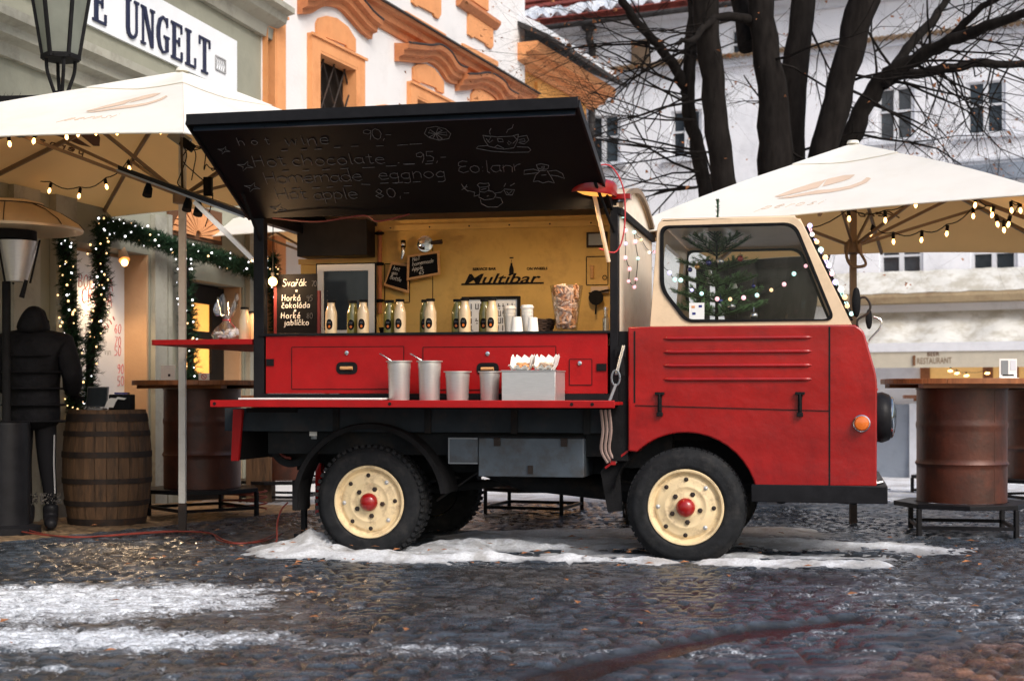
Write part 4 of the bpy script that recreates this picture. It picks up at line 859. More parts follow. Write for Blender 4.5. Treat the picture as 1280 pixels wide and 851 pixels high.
# ============================================================ PARASOLS
BEAN = [[(.04,.30),(.12,.19),(.25,.10),(.42,.03),(.58,.0),(.72,.02),(.66,.09),(.52,.14),(.38,.19),(.22,.26),(.09,.32)],
        [(.09,.345),(.24,.29),(.38,.245),(.52,.25),(.66,.23),(.78,.17),(.85,.10),(.88,.14),(.82,.21),(.68,.285),(.52,.315),(.34,.325),(.2,.355)]]
def parasol(name, label, C, corners, zr, zp, pole_m, dark_foot, logo_panels, sc=.07, vent=True, rise=.05):
    t = thing(name, label, 'parasol', (C[0], C[1], 0), 0, 'square cream parasols over the outdoor tables')
    ap = Vector((C[0], C[1], zp)); cs = [Vector((c[0], c[1], zr+(c[2] if len(c) > 2 else 0))) for c in corners]
    def pt(k, u, v, off=0):
        a, b = cs[k], cs[(k+1)%4]; e = a.lerp(b, u); m_ = (a+b)/2; inw = (Vector((ap.x,ap.y,zr))-m_)*sc; e = e+inw*4*u*(1-u)+Vector((0,0,rise))*4*u*(1-u)
        p = ap.lerp(e, v); p.z += .035*math.sin(math.pi*v)-.05*math.sin(math.pi*v)*(1-abs(2*u-1)**1.5)
        nn = (b-a).cross(ap-a).normalized()
        if nn.z < 0: nn = -nn
        return p+nn*off
    mb = MB(); U, V = 36, 24
    for k in range(4):
        for sgn in (1,-1):
            vs = [pt(k, i/U, max(.02, j/V), .003*sgn) for i in range(U+1) for j in range(V+1)]; fs = [(i*(V+1)+j, (i+1)*(V+1)+j, (i+1)*(V+1)+j+1, i*(V+1)+j+1) for i in range(U) for j in range(V)]
            mb.add(vs, fs)
            if sgn == 1: obj('dummy', mb, 'canopy', t) if 0 else None
            break
        if 0: pass
    cn = obj('canopy', mb, 'canopy', t)
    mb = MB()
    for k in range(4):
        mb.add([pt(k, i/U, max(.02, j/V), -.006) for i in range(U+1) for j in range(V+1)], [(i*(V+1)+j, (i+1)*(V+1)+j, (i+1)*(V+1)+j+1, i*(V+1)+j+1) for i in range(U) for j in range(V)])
    obj('underglow_sheet', mb, 'underglow_sheet', cn)  # added sheet below the canopy, carrying the painted glow
    if vent:
        mb = MB()
        for k in range(4):
            vs = []
            for i in range(9):
                for j in range(4):
                    p = pt(k, i/8, .02+.24*j/3, .0)+Vector((0,0,.022-.004*j)); vs.append(p)
            mb.add(vs, [(i*4+j, (i+1)*4+j, (i+1)*4+j+1, i*4+j+1) for i in range(8) for j in range(3)])
        mb.lathe([(.0001,.045),(.04,.042),(.05,.02)], Matrix.Translation(ap), 12); obj('vent_cap', mb, 'canopy', cn)
    mb = MB()
    for k in range(4):
        mb.tube([pt(k, i/14, 1, 0) for i in range(15)], .007, 5)
    obj('hem', mb, 'canopy', cn)
    for k, side, c0, w_, v0, hgt, txt in logo_panels:
        mb = MB(); off = .006 if side > 0 else -.012
        f = lambda x, y, d: pt(k, c0+(x-.45)*w_, v0+y*hgt, off+d)
        for L_ in BEAN:
            # subdivide so that the print follows the cloth
            xa, xb = min(p[0] for p in L_)+1e-4, max(p[0] for p in L_)-1e-4
            def ext(x):
                ys_ = []
                for i in range(len(L_)):
                    (ax_,ay_),(bx2,by2) = L_[i], L_[(i+1)%len(L_)]
                    if (ax_-x)*(bx2-x) < 0: ys_.append(ay_+(by2-ay_)*(x-ax_)/(bx2-ax_))
                return (min(ys_), max(ys_)) if ys_ else (L_[0][1], L_[0][1])
            for i in range(40):
                x0, x1 = xa+(xb-xa)*i/40, xa+(xb-xa)*(i+1)/40; (a0,b0), (a1,b1) = ext(x0), ext(x1)
                for j in range(6):
                    q0, q1 = j/6, (j+1)/6; mb.add([f(x0,a0+(b0-a0)*q0,0), f(x1,a1+(b1-a1)*q0,0), f(x1,a1+(b1-a1)*q1,0), f(x0,a0+(b0-a0)*q1,0)], [(0,1,2,3)])
        swrite(mb, txt, lambda u, v: f(u, (.52 if side > 0 else .47)-v, 0), .08, 0, .09, .002 if side > 0 else .006, .3, .5, 4, 1.5)
        obj('printed_emblem', mb, 'bean' if side > 0 else 'beanin', cn)
    mb = MB(); mb.tube([(C[0],C[1],.0 if dark_foot < 0 else .22),(C[0],C[1],zp-.02)], .033, 4); po = obj('pole', mb, pole_m, t, smooth=False)
    mb = MB(); mb.tube([(C[0],C[1],-.12),(C[0],C[1],.225)], .036, 4); obj('foot', mb, 'hoop', po, smooth=False)
    hub = Vector((C[0],C[1],zr+(.0)))
    mb = MB(); mb.lathe([(.03,-.06),(.07,-.05),(.07,.03),(.03,.05)], Matrix.Translation(hub-Vector((0,0,.12))), 12); obj('hub', mb, 'rib', t)
    for k in range(4):
        for u, ln in ((0,1),(.5,1)):
            mb = MB(); a = pt(k, u, .03, -.03); b = pt(k, u, .985, -.022); mb.bar(a, pt(k,u,.5,-.025), .022, .03); mb.bar(pt(k,u,.5,-.025), b, .022, .03); rb = obj('rib', mb, 'rib', t, smooth=False)
            mb = MB(); mb.bar(hub-Vector((0,0,.12)), pt(k, u, .56, -.04), .016, .022); obj('strut', mb, 'rib', rb, smooth=False)
    return t, pt
LC = (-2.35,10.27)
UL, ptL = parasol('square_parasol', 'big cream square parasol on a white pole, covering the left doorway', LC,
    [(-4.64,9.02),(-1.92,8.42),(-.07,11.53),(-3.61,12.56)], 2.53, 3.28, 'whitepost', 1, [(0,1,.74,.40,.40,.75,'perosi'),(3,-1,.58,.72,.40,.48,'perosi')])
RC = (2.62,11.06)
UR, ptR = parasol('square_parasol', 'cream square parasol with a beige coffee bean emblem right behind the truck cab', RC,
    [(.655,10.27,-.13),(3.42,9.09,.02),(4.6,11.85,-.10),(1.83,13.03,-.06)], 2.25, 2.90, 'rib', 1, [(0,1,.48,.40,.46,.80,'perosi'),(2,-1,.60,.56,.27,.72,'perosi')], rise=.035)
UF, ptF = parasol('square_parasol', 'distant pale parasol seen through the open tail of the truck', (-1.95,15.2), [(-3.7,14.6),(-1.4,13.4),(-.2,15.8),(-2.5,17.0)], 2.52, 3.05, 'rib', 1, [])
# electrical box and cables on the left pole
tb = thing('floodlight', 'small grey floodlight clamped high on the white parasol pole', 'lamp', (-2.35,10.2,2.75))
mb = MB(); c = Vector((-2.34,10.14,2.80)); rot = Matrix.Rotation(R(35), 3, 'Y'); mb.box(c, (.15,.06,.09), rot); obj('housing', mb, 'lgrey', tb, bevel=.006)
mb = MB(); mb.box(c+Vector((.06,-.02,-.05)), (.10,.05,.06), rot); mb.box(c+Vector((.28,.02,-.18)), (.08,.04,.08)); mb.box(c+Vector((.20,0,-.34)), (.06,.05,.13)); obj('connector', mb, 'matblack', tb, bevel=.004)
mb = MB(); 
for k in range(6):
    p = c+Vector((.08,-.02,-.06)); pts = [p]
    for i in range(6): p = p+Vector((random.uniform(-.06,.13),random.uniform(-.03,.03),random.uniform(-.14,.06))); pts.append(p)
    mb.tube(smoothpath(pts,5), .004, 5)
obj('wiring', mb, 'cable', tb)

# ---- bulb strings
def bulbs(label, wires, r=.0125, group='festoon strings under the parasols'):
    first = wires[0][0]; t = thing('bulb_string', label, 'string lights', first, 0, group)
    mb = MB()
    for wr in wires:
        pts = []
        for i in range(len(wr)-1):
            a, b = wr[i]+Vector((0,0,.05)), wr[i+1]+Vector((0,0,.05)); n = 5
            for j in range(n): u = j/n; pts.append(a.lerp(b,u)-Vector((0,0,.035*math.sin(math.pi*u))))
        pts.append(wr[-1]+Vector((0,0,.05))); mb.tube(pts, .0045, 5)
    obj('wire', mb, 'cable', t)
    for wr in wires:
        for p in wr:
            mb = MB(); tilt = Vector((random.uniform(-.25,.25),random.uniform(-.2,.2),-1)).normalized(); q_ = p
            zax = tilt; m_ = Matrix.Translation(q_) @ zax.to_track_quat('Z','Y').to_matrix().to_4x4()
            mb.lathe([(.006,-.002),(r*.75,.012),(r,.022),(r*.8,.034),(r*.25,.042),(1e-5,.045)], m_, 10); b_ = obj('bulb', mb, 'glow', t)
            mb = MB(); mb.lathe([(.006,-.045),(.013,-.04),(.013,-.002),(.009,.002)], m_, 8); obj('socket', mb, 'cable', b_)
    return t
Zz = lambda x, y: (x/3.04, y/3.04)
dA = [P(*Zz(x,y), 9.5+i*.12) for i, (x,y) in enumerate([(-60,500),(35,535),(130,525),(252,510),(297,498),(360,492),(443,492),(510,485),(610,488)])]
dB = [P(*Zz(x,y), 11.2) for x, y in [(-50,600),(25,640),(70,665),(190,715),(302,735),(403,700),(490,630)]]
bulbs('upper run of warm bulbs hanging along the front edge of the left parasol', [dA])
bulbs('lower sagging run of warm bulbs beneath the left parasol, above the patio heater', [dB])
ZR = lambda x, y: (1060+x/4.727, 160+y/4.727)
dC = [P(*ZR(x,y), 10.3) for x, y in [(-280,640),(5,520),(220,528),(400,438)]]
dD = [P(*ZR(x,y), 10.9) for x, y in [(140,607),(268,655),(435,645),(585,608),(740,505),(853,465)]]
dE = [P(*ZR(x,y), 10.1) for x, y in [(753,438),(855,497),(880,552),(920,585),(952,552),(1018,470),(965,470),(1060,440)]]
bulbs('warm bulbs crossing in front of the right parasol pole', [dC]); bulbs('long sagging warm bulb string under the right parasol', [dD]); bulbs('tight loop of warm bulbs at the far right corner of the right parasol', [dE])
bulbs('three warm bulbs hanging beneath the restaurant awning', [[P(x, y, 27.2) for x, y in ((1188,462),(1196,465),(1208,468),(1234,465))]], .05)
# hooked strap on the right pole
mb = MB(); p0 = P(1066,300,11.0)
mb.tube(smoothpath([P(1062,300,10.98),P(1058,318,10.96),P(1064,332,10.95),P(1078,333,10.95),P(1082,328,10.96),P(1073,312,10.98),P(1070,300,11.0)],5), .012, 6); obj('crank_strap', mb, 'rib', UR)

# ============================================================ STREET LANTERN on a bracket
LP_ = P(77,125,10.1)
ln = thing('wall_lantern', 'black cast iron street lantern on a scrolled wall bracket in front of the cafe sign', 'lantern', LP_)
B0 = P(76,72,10.1); s1 = 10.1/1800
mb = MB(); zb = B0.z; zt = P(76,-62,10.1).z; rb, rt_ = 22*s1, 44*s1
n = 6; ph = R(12)
def hx(r, z, i): a = ph+2*math.pi*i/n; return (B0.x+r*math.cos(a), B0.y+r*math.sin(a), z)
for i in range(n):
    mb.bar(hx(rb,zb,i), hx(rt_,zt,i), .022, .022); mb.bar(hx(rb,zb,i), hx(rb,zb,i+1), .03, .03); mb.bar(hx(rt_,zt,i), hx(rt_,zt,i+1), .04, .04)
mb.lathe([(rt_*1.15,zt),(rt_*.9,zt+.12),(.05,zt+.3),(.07,zt+.36),(.0001,zt+.45)], Matrix.Translation((B0.x,B0.y,0)), 12)
mb.lathe([(rb*1.05,zb-.02),(rb*1.1,zb),(rb*.9,zb+.01)], Matrix.Translation((B0.x,B0.y,0)), 12)
obj('cage', mb, 'matblack', ln, smooth=False)
mb = MB()
for i in range(n): mb.add([hx(rb*.96,zb+.01,i),hx(rb*.96,zb+.01,i+1),hx(rt_*.96,zt,i+1),hx(rt_*.96,zt,i)], [(0,1,2,3)])
M['frosted'] = mat('smoky_lantern_glass', (.30,.32,.28), .3, var=.25, scale=6, transl=(.5,.52,.46)); obj('glass', mb, 'frosted', ln, smooth=False)
mb = MB(); mb.lathe([(.045,zb-.30),(.055,zb-.27),(.04,zb-.24)], Matrix.Translation((B0.x,B0.y,0)), 10)
for i in range(4):
    a = i*math.pi/2+.5; c, s = math.cos(a), math.sin(a); mb.tube(smoothpath([(B0.x+rb*.8*c,B0.y+rb*.8*s,zb-.02),(B0.x+rb*.75*c,B0.y+rb*.75*s,zb-.10),(B0.x+rb*.55*c,B0.y+rb*.55*s,zb-.18),(B0.x+.04*c,B0.y+.04*s,zb-.26)],4), .014, 6)
mb.tube([(B0.x,B0.y,zb-.5),(B0.x,B0.y,zb-.24)], [.02,.035], 8); obj('neck', mb, 'matblack', ln)
mb = MB(); e = P(-120,128,10.35); st_ = Vector((B0.x,B0.y,zb-.29)); mb.bar(st_, e, .05, .05)
mb.bar(Vector((B0.x+.02,B0.y,zb-.5)), Vector((e.x,e.y,e.z-.2)), .03, .03)
for k in range(5):
    p = st_.lerp(e, .12+k*.18)-Vector((0,0,.11)); pts = [p+Vector((.09*(1-j/16)*math.cos(j*.7), 0, .09*(1-j/16)*math.sin(j*.7))) for j in range(14)]; mb.tube(pts, .011, 5)
for k in range(3):
    p = st_.lerp(e, .30+k*.05)-Vector((0,0,.06)); mb.add([p, p+Vector((.06,0,.12)), p+Vector((.02,.02,.03)), p+Vector((-.04,0,.10))], [(0,1,2),(0,2,3)])
obj('bracket', mb, 'matblack', ln)

# ============================================================ PATIO HEATER
hx0, hy0 = P(8,500,10.35).x, 10.35
ph_ = thing('patio_heater', 'black patio heater with a lamplit-tan domed reflector and glass burner tube, at the left edge', 'heater', (hx0,hy0,0))
T_ = Matrix.Translation((hx0,hy0,0)); s1 = hy0/1800
zpx_ = lambda py: HC+(HY-py)*s1
mb = MB(); mb.lathe([(.24,.0),(.24,.05),(.17,.07),(.165,.12),(.165,zpx_(532)),(.16,zpx_(528)),(.02,zpx_(526))], T_, 26); obj('cylinder_housing', mb, 'black', ph_)
mb = MB(); mb.lathe([(.03,zpx_(527)),(.03,zpx_(352))], T_, 14); obj('post', mb, 'matblack', ph_)
mb = MB(); mb.lathe([(.075,zpx_(352)),(.16,zpx_(302))], Matrix.Translation((hx0+.07,hy0,0)), 20); obj('burner_tube', mb, 'steel', ph_)
mb = MB(); mb.lathe([(.05,zpx_(300)),(.21,zpx_(300)),(.21,zpx_(286)),(.05,zpx_(284))], T_, 24)
for a in (0,2.1,4.2): mb.tube([(hx0+.07+.17*math.cos(a),hy0+.17*math.sin(a),zpx_(300)),(hx0+.07+.10*math.cos(a),hy0+.10*math.sin(a),zpx_(354))], .008, 5)
mb.tube([P(33,350,hy0-.1),P(27,372,hy0-.1)], [.014,.02], 8); obj('burner_cage', mb, 'matblack', ph_)
mb = MB(); pr = [(.53,zpx_(289)),(.535,zpx_(286)),(.50,zpx_(279)),(.38,zpx_(266)),(.26,zpx_(258)),(.255,zpx_(254)),(.18,zpx_(251)),(.02,zpx_(249)),(.0001,zpx_(248.5))]
mb.lathe(pr, T_, 32); mb.lathe([(.52,zpx_(289)+.001),(.45,zpx_(280)),(.1,zpx_(268)),(.0001,zpx_(267))], T_, 32); obj('reflector_dome', mb, 'refl', ph_)
mb = MB()
for k in range(8):
    a = k*math.pi/4+.3; mb.tube([(hx0+r_*1.004*math.cos(a),hy0+r_*1.004*math.sin(a),z_+.004) for r_, z_ in pr[1:5]], .004, 4)
mb.lathe([(.24,zpx_(255)),(.262,zpx_(256)),(.262,zpx_(257.5))], T_, 28); obj('dome_seam', mb, 'hoop', ph_)

# ============================================================ PERSON (skin modifier)
def skin(name, joints, edges, m, parent, sub=2, root=0):
    fr = frame(parent); inv = fr.inverted(); me = bpy.data.meshes.new(name); me.from_pydata([inv @ Vector(j[0]) for j in joints], edges, [])
    o = bpy.data.objects.new(name, me); COL.objects.link(o); o.parent = parent; o['_fr'] = list(parent['_fr'])
    md = o.modifiers.new('skin', 'SKIN'); sk = me.skin_vertices[0].data if me.skin_vertices else None
    if sk is None: me.attributes; 
    if not me.skin_vertices:
        bpy.context.view_layer.objects.active = o; o.select_set(True); bpy.ops.mesh.customdata_skin_add(); o.select_set(False)
    for i, j in enumerate(joints):
        r_ = j[1]; me.skin_vertices[0].data[i].radius = r_ if isinstance(r_, tuple) else (r_, r_); me.skin_vertices[0].data[i].use_root = (i == root)
    md.use_smooth_shade = True; s = o.modifiers.new('sub', 'SUBSURF'); s.levels = sub; s.render_levels = sub
    me.materials.append(M[m]); return o
pb = P(42,655,10.62); px0, py0 = pb.x, 10.62
pe = thing('person', 'person in a black hooded puffer coat and striped leggings standing by the patio heater', 'person', (px0,py0,0))
def q(x, y, z): return (px0+x, py0+y, z)
body = [(q(0,0,.90),(.16,.13)),(q(0,0,1.08),(.17,.135)),(q(.0,.0,1.25),(.19,.14)),(q(.0,0,1.40),(.15,.11)),(q(.01,-.01,1.49),(.065,.065)),(q(.02,-.02,1.57),(.085,.095)),(q(.02,-.02,1.64),(.075,.085)),
 (q(.085,.0,.84),.095),(q(.10,-.01,.50),.068),(q(.115,.02,.28),.052),(q(.125,.03,.09),.038),(q(.17,-.11,.035),.036),
 (q(-.085,.0,.84),.095),(q(-.07,-.03,.50),.068),(q(-.06,.0,.28),.052),(q(-.055,.02,.09),.038),(q(-.03,-.12,.035),.036),
 (q(.20,.0,1.38),.065),(q(.25,.02,1.14),.05),(q(.20,.17,1.02),.036),(q(-.20,.0,1.38),.065),(q(-.26,.03,1.14),.05),(q(-.18,.17,1.05),.036)]
be = [(0,1),(1,2),(2,3),(3,4),(4,5),(5,6),(0,7),(7,8),(8,9),(9,10),(10,11),(0,12),(12,13),(13,14),(14,15),(15,16),(3,17),(17,18),(18,19),(3,20),(20,21),(21,22)]
skin('body', body, be, 'legging', pe)
coat = [(q(0,0,.72),(.20,.17)),(q(0,0,.85),(.215,.18)),(q(0,0,1.02),(.20,.165)),(q(0,0,1.20),(.215,.17)),(q(0,0,1.38),(.19,.15)),(q(.005,-.01,1.48),(.11,.11)),
 (q(.225,.0,1.37),.095),(q(.285,.01,1.14),.082),(q(.245,.15,1.00),.062),(q(-.225,.0,1.37),.095),(q(-.285,.02,1.14),.082),(q(-.23,.15,1.02),.062)]
skin('puffer_coat', coat, [(0,1),(1,2),(2,3),(3,4),(4,5),(4,6),(6,7),(7,8),(4,9),(9,10),(10,11)], 'cloth', pe)
skin('hood', [(q(.005,-.02,1.43),(.16,.14)),(q(.01,-.035,1.54),(.115,.135)),(q(.02,-.01,1.655),(.062,.085))], [(0,1),(1,2)], 'cloth', pe)
mb = MB(); 
for z in (.80,.92,1.04,1.16,1.28): mb.lathe([(.222,z-.008),(.230,z),(.222,z+.008)], Matrix.Translation((px0,py0,0)) @ Matrix.Diagonal((1.02,.88,1,1)), 28)
obj('quilted_seam', mb, 'cloth', pe)
for hs, hp in ((1, (.255,.20,.985)), (-1, (-.23,.205,1.0))):     # gloved hands: palm and five curled fingers
    jt = [(q(hp[0],hp[1]-.03,hp[2]+.02),.026),(q(hp[0]-.012*hs,hp[1]+.035,hp[2]-.01),(.034,.018))]; ed = [(0,1)]
    for k in range(4):
        x0 = hp[0]+(-.033+.022*k); L_ = (.030,.036,.034,.026)[k]; i = len(jt); jt += [(q(x0,hp[1]+.06,hp[2]-.012),.010),(q(x0,hp[1]+.06+L_,hp[2]-.03),.0085),(q(x0,hp[1]+.06+L_*1.25,hp[2]-.058),.0075)]; ed += [(1,i),(i,i+1),(i+1,i+2)]
    i = len(jt); jt += [(q(hp[0]-.045*hs,hp[1]+.02,hp[2]-.005),.011),(q(hp[0]-.058*hs,hp[1]+.05,hp[2]-.02),.009)]; ed += [(1,i),(i,i+1)]
    skin('glove', jt, ed, 'cloth', pe, 1)
for bx, byy, toe in ((.12,.02,(.05,-.15)),(-.055,.02,(.03,-.14))):
    skin('boot', [(q(bx,byy,.20),.062),(q(bx,byy,.08),.058),(q(bx+toe[0]*.5,byy+toe[1]*.55,.055),.052),(q(bx+toe[0]*1.1,byy+toe[1]*1.1,.045),.045)], [(0,1),(1,2),(2,3)], 'black', pe)
    mb = MB(); 
    for k in range(170):
        a = random.uniform(0,6.28); z = random.uniform(.19,.27); r_ = .062; p = Vector(q(bx+r_*math.cos(a), byy+r_*math.sin(a), z)); d = Vector((math.cos(a),math.sin(a),random.uniform(-.6,.5)))*.016; mb.tube([p,p+d],[.005,.001],3,False)
    obj('fur_cuff', mb, 'fur', pe)
mb = MB(); mb.bar(q(.165,-.035,.70), q(.163,-.04,.50), .022, .004, (1,0,0)); mb.bar(q(.163,-.04,.50), q(.165,-.02,.27), .022, .004, (1,0,0)); obj('white_stripe', mb, 'stripe', pe)

# ============================================================ BARREL
bp_ = P(134,655,11.15); bx, by = bp_.x, 11.15
br_ = thing('oak_barrel', 'weathered oak wine barrel with dark iron hoops standing on end under the menu panel', 'barrel', (bx,by,0))
T_ = Matrix.Translation((bx,by,0)); Rb = lambda z: .285+.050*(1-((z-.45)/.45)**2)
mb = MB(); N_ = 24
for k in range(N_):
    a0 = 2*math.pi*k/N_+.006; a1 = 2*math.pi*(k+1)/N_-.006; vs = []; zs = [i*.88/10 for i in range(11)]; dj = random.uniform(-.002,.002)
    for z in zs:
        r_ = Rb(z)+dj; vs += [(bx+r_*math.cos(a),by+r_*math.sin(a),z) for a in (a0,(a0+a1)/2,a1)]+[(bx+(r_-.02)*math.cos(a),by+(r_-.02)*math.sin(a),z) for a in (a1,a0)]
    fs = [(5*i+j, 5*i+(j+1)%5, 5*i+5+(j+1)%5, 5*i+5+j) for i in range(10) for j in range(5)]+[(0,1,2,3,4),(50,51,52,53,54)]
    mb.add(vs, fs)
obj('staves', mb, 'oak', br_)
for z, h in ((.03,.05),(.17,.04),(.34,.04),(.54,.045),(.70,.04),(.82,.06)):
    mb = MB(); mb.lathe([(Rb(z-h/2)+.001,z-h/2),(Rb(z-h/2)+.006,z-h/2),(Rb(z+h/2)+.006,z+h/2),(Rb(z+h/2)+.001,z+h/2)], T_, 40); obj('hoop', mb, 'hoop', br_)
mb = MB(); mb.lathe([(.275,.86),(.275,.875),(.0001,.876)], T_, 30); obj('head', mb, 'oak', br_)
# things on the barrel
def on(px, py, Y): return P(px, py, Y)
tp_ = thing('payment_terminal', 'dark tablet on a grey stand on the barrel head', 'terminal', (on(120,511,11.05).x,11.05,.877))
c = Vector((on(120,511,11.05).x,11.05,.877)); mb = MB(); rt = Matrix.Rotation(R(-18),3,'X'); mb.box(c+Vector((0,.03,.10)), (.15,.012,.15), rt); obj('screen', mb, 'winglass', tp_, bevel=.004)
mb = MB(); mb.box(c+Vector((0,.042,.10)), (.165,.012,.165), rt); mb.bar(c+Vector((0,.05,.01)), c+Vector((0,.05,.12)), .03,.03); mb.box(c+Vector((0,.03,.008)), (.12,.12,.016)); obj('stand', mb, 'lgrey', tp_, bevel=.004)
cr = thing('card_reader', 'black card printer with a curl of white receipt beside the tablet', 'printer', (on(148,510,11.05).x,11.05,.877))
c = Vector((on(147,510,11.05).x,11.05,.877)); mb = MB(); mb.box(c+Vector((0.02,.05,.06)), (.17,.14,.12)); obj('housing', mb, 'matblack', cr, bevel=.01)
mb = MB(); vs = []; 
for i in range(7): t = i/6; vs += [c+Vector((-.09+.10*t,-.04-.0*t,.02+.11*t+.03*math.sin(t*5))), c+Vector((-.02+.10*t,-.045,.02+.10*t+.03*math.sin(t*5)))]
mb.add(vs, [(2*i,2*i+1,2*i+3,2*i+2) for i in range(6)]); obj('receipt', mb, 'paper', cr)
mb = MB(); mb.box(c+Vector((.02,.05,.128)), (.10,.07,.014)); obj('lid', mb, 'ball0', cr)

# ============================================================ DRUM TABLES
def drum_table(name, label, x, y, z, topr=.56, dr=.30, planks=9, rot=0, seam=True):
    t = thing(name, label, 'bar table', (x,y,z), rot, 'oil drum bar tables'); T_ = frame(t)
    H0, H1 = .24, 1.03
    mb = MB(T_); pr = [(.0001,H0),(dr,H0)]
    for i, zz_ in enumerate(np.linspace(H0+.01, H1, 40)):
        rr = dr; 
        for zr in (H0+.27, H0+.54): rr += .012*math.exp(-((zz_-zr)/.011)**2)
        pr.append((rr, float(zz_)))
    pr += [(dr+.006,H1+.002),(dr+.006,H1+.012),(.0001,H1+.012)]; mb.lathe(pr, n=48); dm = obj('drum', mb, 'drum', t)
    if seam: mb = MB(T_); mb.tube([(dr*math.cos(-1.3),dr*math.sin(-1.3),H0+.02),(dr*math.cos(-1.3),dr*math.sin(-1.3),H1)], .003, 4); obj('seam', mb, 'drum', dm)
    mb = MB(T_); w_ = 2*topr/planks
    for i in range(planks):
        xa = -topr+i*w_; xm = xa+w_/2; 
        xl = xa+.002; xr = xa+w_-.002; 
        def h(xx): return math.sqrt(max(.0004, topr**2-xx*xx))
        lp = [(xl,-h(xl)),(xm,-h(xm)),(xr,-h(xr)),(xr,h(xr)),(xm,h(xm)),(xl,h(xl))]; mb.prism([lp], lambda u,v,d: (v,u,d), H1+.0405, H1+.078+random.uniform(-.002,.002))
    obj('table_top', mb, 'wood', t, bevel=.002)
    mb = MB(T_)
    for yy in (-.25,.25): mb.b2(-topr*.80,topr*.80,yy-.035,yy+.035,H1+.013,H1+.04)
    obj('batten', mb, 'wood', t)
    mb = MB(T_); k = 8; ro = .47
    hx_ = [(ro*math.cos(2*math.pi*(i+.5)/k), ro*math.sin(2*math.pi*(i+.5)/k)) for i in range(k)]; hi = [(a*.70,b*.70) for a, b in hx_]
    mb.prism([hx_, hi], lambda u,v,d:(u,v,d), .205, .238); obj('footrest_ring', mb, 'black', t, bevel=.003)
    for i in range(0,k,1):
        if i%2: continue
        a, b = hx_[i]; mb = MB(T_); mb.bar((a*.97,b*.97,.0),(a*.97,b*.97,.204), .03, .03); lg = obj('leg', mb, 'black', t, bevel=.002)
        mb = MB(T_); a2, b2 = hx_[(i+2)%k]; mb.bar((a*.97,b*.97,.075),(a2*.97,b2*.97,.075), .02, .025); obj('rail', mb, 'black', lg)
    return t
DT = []
DT.append(drum_table('drum_table', 'rust brown oil drum bar table with plank top, the nearest one at the right', P(1202,600,10.25).x, 10.25, 0, .56, .31, rot=R(12)))
def dcopy(label, x, y, s=1, rz=0): r = dup(DT[0], (x, y, gz(y)), rz, label, (s,s,s)); return r
dcopy('dark oil drum bar table between the wine barrel and the truck tail', P(253,600,11.75).x, 11.75, 1, R(-30))
dcopy('oil drum bar table behind the truck bed, its footrest showing under the chassis', P(668,600,12.0).x, 12.0, 1, R(5))
dcopy('oil drum bar table behind the truck cab, its footrest legs showing beside the front wheel', P(835,600,11.2).x, 11.2, 1, R(20))
dcopy('oil drum bar table cut by the right picture edge, behind the nearest drum table', P(1300,600,13.2).x, 13.2, 1, R(40))
dcopy('farthest oil drum bar table, its wooden top peeping out left of the nearest drum', P(1195,600,15.6).x, 15.6, 1, R(50))
dcopy('shaded oil drum bar table seen beneath the red tail board of the truck', P(352,600,13.8).x, 13.8, .92, R(10))
# menu holder and cards
mh = thing('menu_holder', 'clear upright menu holder with a printed card on the nearest drum table', 'menu holder', (P(1260,480,10.2).x,10.2,1.108))
c = Vector((P(1260,480,10.2).x,10.2,1.108)); mb = MB(); mb.box(c+Vector((0,0,.004)), (.13,.07,.008)); mb.box(c+Vector((0,0,.075)), (.125,.006,.135)); obj('card', mb, 'paper', mh)
mb = MB(); mb.box(c+Vector((-.025,-.004,.08)), (.05,.003,.10)); obj('photo_print', mb, 'lgrey', mh); mb = MB(); mb.box(c+Vector((.035,-.004,.095)), (.04,.003,.07)); obj('blue_print', mb, 'fartrim', mh); mb = MB(); mb.box(c+Vector((.0,-.0045,.026)), (.08,.003,.010)); obj('dark_caption', mb, 'blkink', mh)
zt_ = 1.03+.08
cd = thing('price_card', 'white card with a small black mark at the left end of the shaded drum table', 'card', (P(210,490,11.6).x,11.6,zt_))
c = Vector((P(210,490,11.6).x,11.6,zt_)); mb = MB(); mb.box(c+Vector((0,0,.06)), (.115,.004,.12)); obj('card', mb, 'paper', cd); mb = MB(); mb.box(c+Vector((.01,-.003,.04)), (.018,.002,.02)); obj('mark', mb, 'blkink', cd)
cd = thing('no_smoking_sign', 'small white sign with a red crossed circle on the drum table behind the white pole', 'sign', (P(255,490,11.6).x,11.6,zt_))
c = Vector((P(255,490,11.6).x,11.6,zt_)); mb = MB(); mb.box(c+Vector((0,0,.028)), (.085,.004,.056)); obj('card', mb, 'paper', cd)
mb = MB(); mb.tube([c+Vector((.02*math.cos(a*.45),-.003,.03+.02*math.sin(a*.45))) for a in range(15)], .003, 4); mb.tube([c+Vector((-.014,-.003,.044)),c+Vector((.014,-.003,.016))], .003, 4); obj('red_symbol', mb, 'redink', cd)
# cables on the ground
mb = MB(); pts = [Vector((*gpx(*p), .028)) for p in [(20,668),(60,674),(110,676),(170,672),(225,669),(262,671),(280,680),(300,684),(330,681),(352,672)]]
mb.tube(smoothpath(pts,6), .006, 6); mb.tube(smoothpath([p+Vector((random.uniform(-.05,.05),random.uniform(-.12,.12),.004)) for p in pts],6), .005, 6); tag(obj('extension_cable', mb, 'orangecable'), 'orange red extension cable snaking over the pale setts to the truck tail', 'cable')
mb = MB(); mb.tube(smoothpath([Vector((P(300,600,11.9).x+.18*math.cos(a*.5)*(1+.1*math.sin(a)), 12.1+.12*math.sin(a*.5), .03+.004*a)) for a in range(40)],2), .008, 5); tag(obj('coiled_cable', mb, 'orangecable'), 'loosely coiled red cable on the setts right of the left drum table', 'cable')
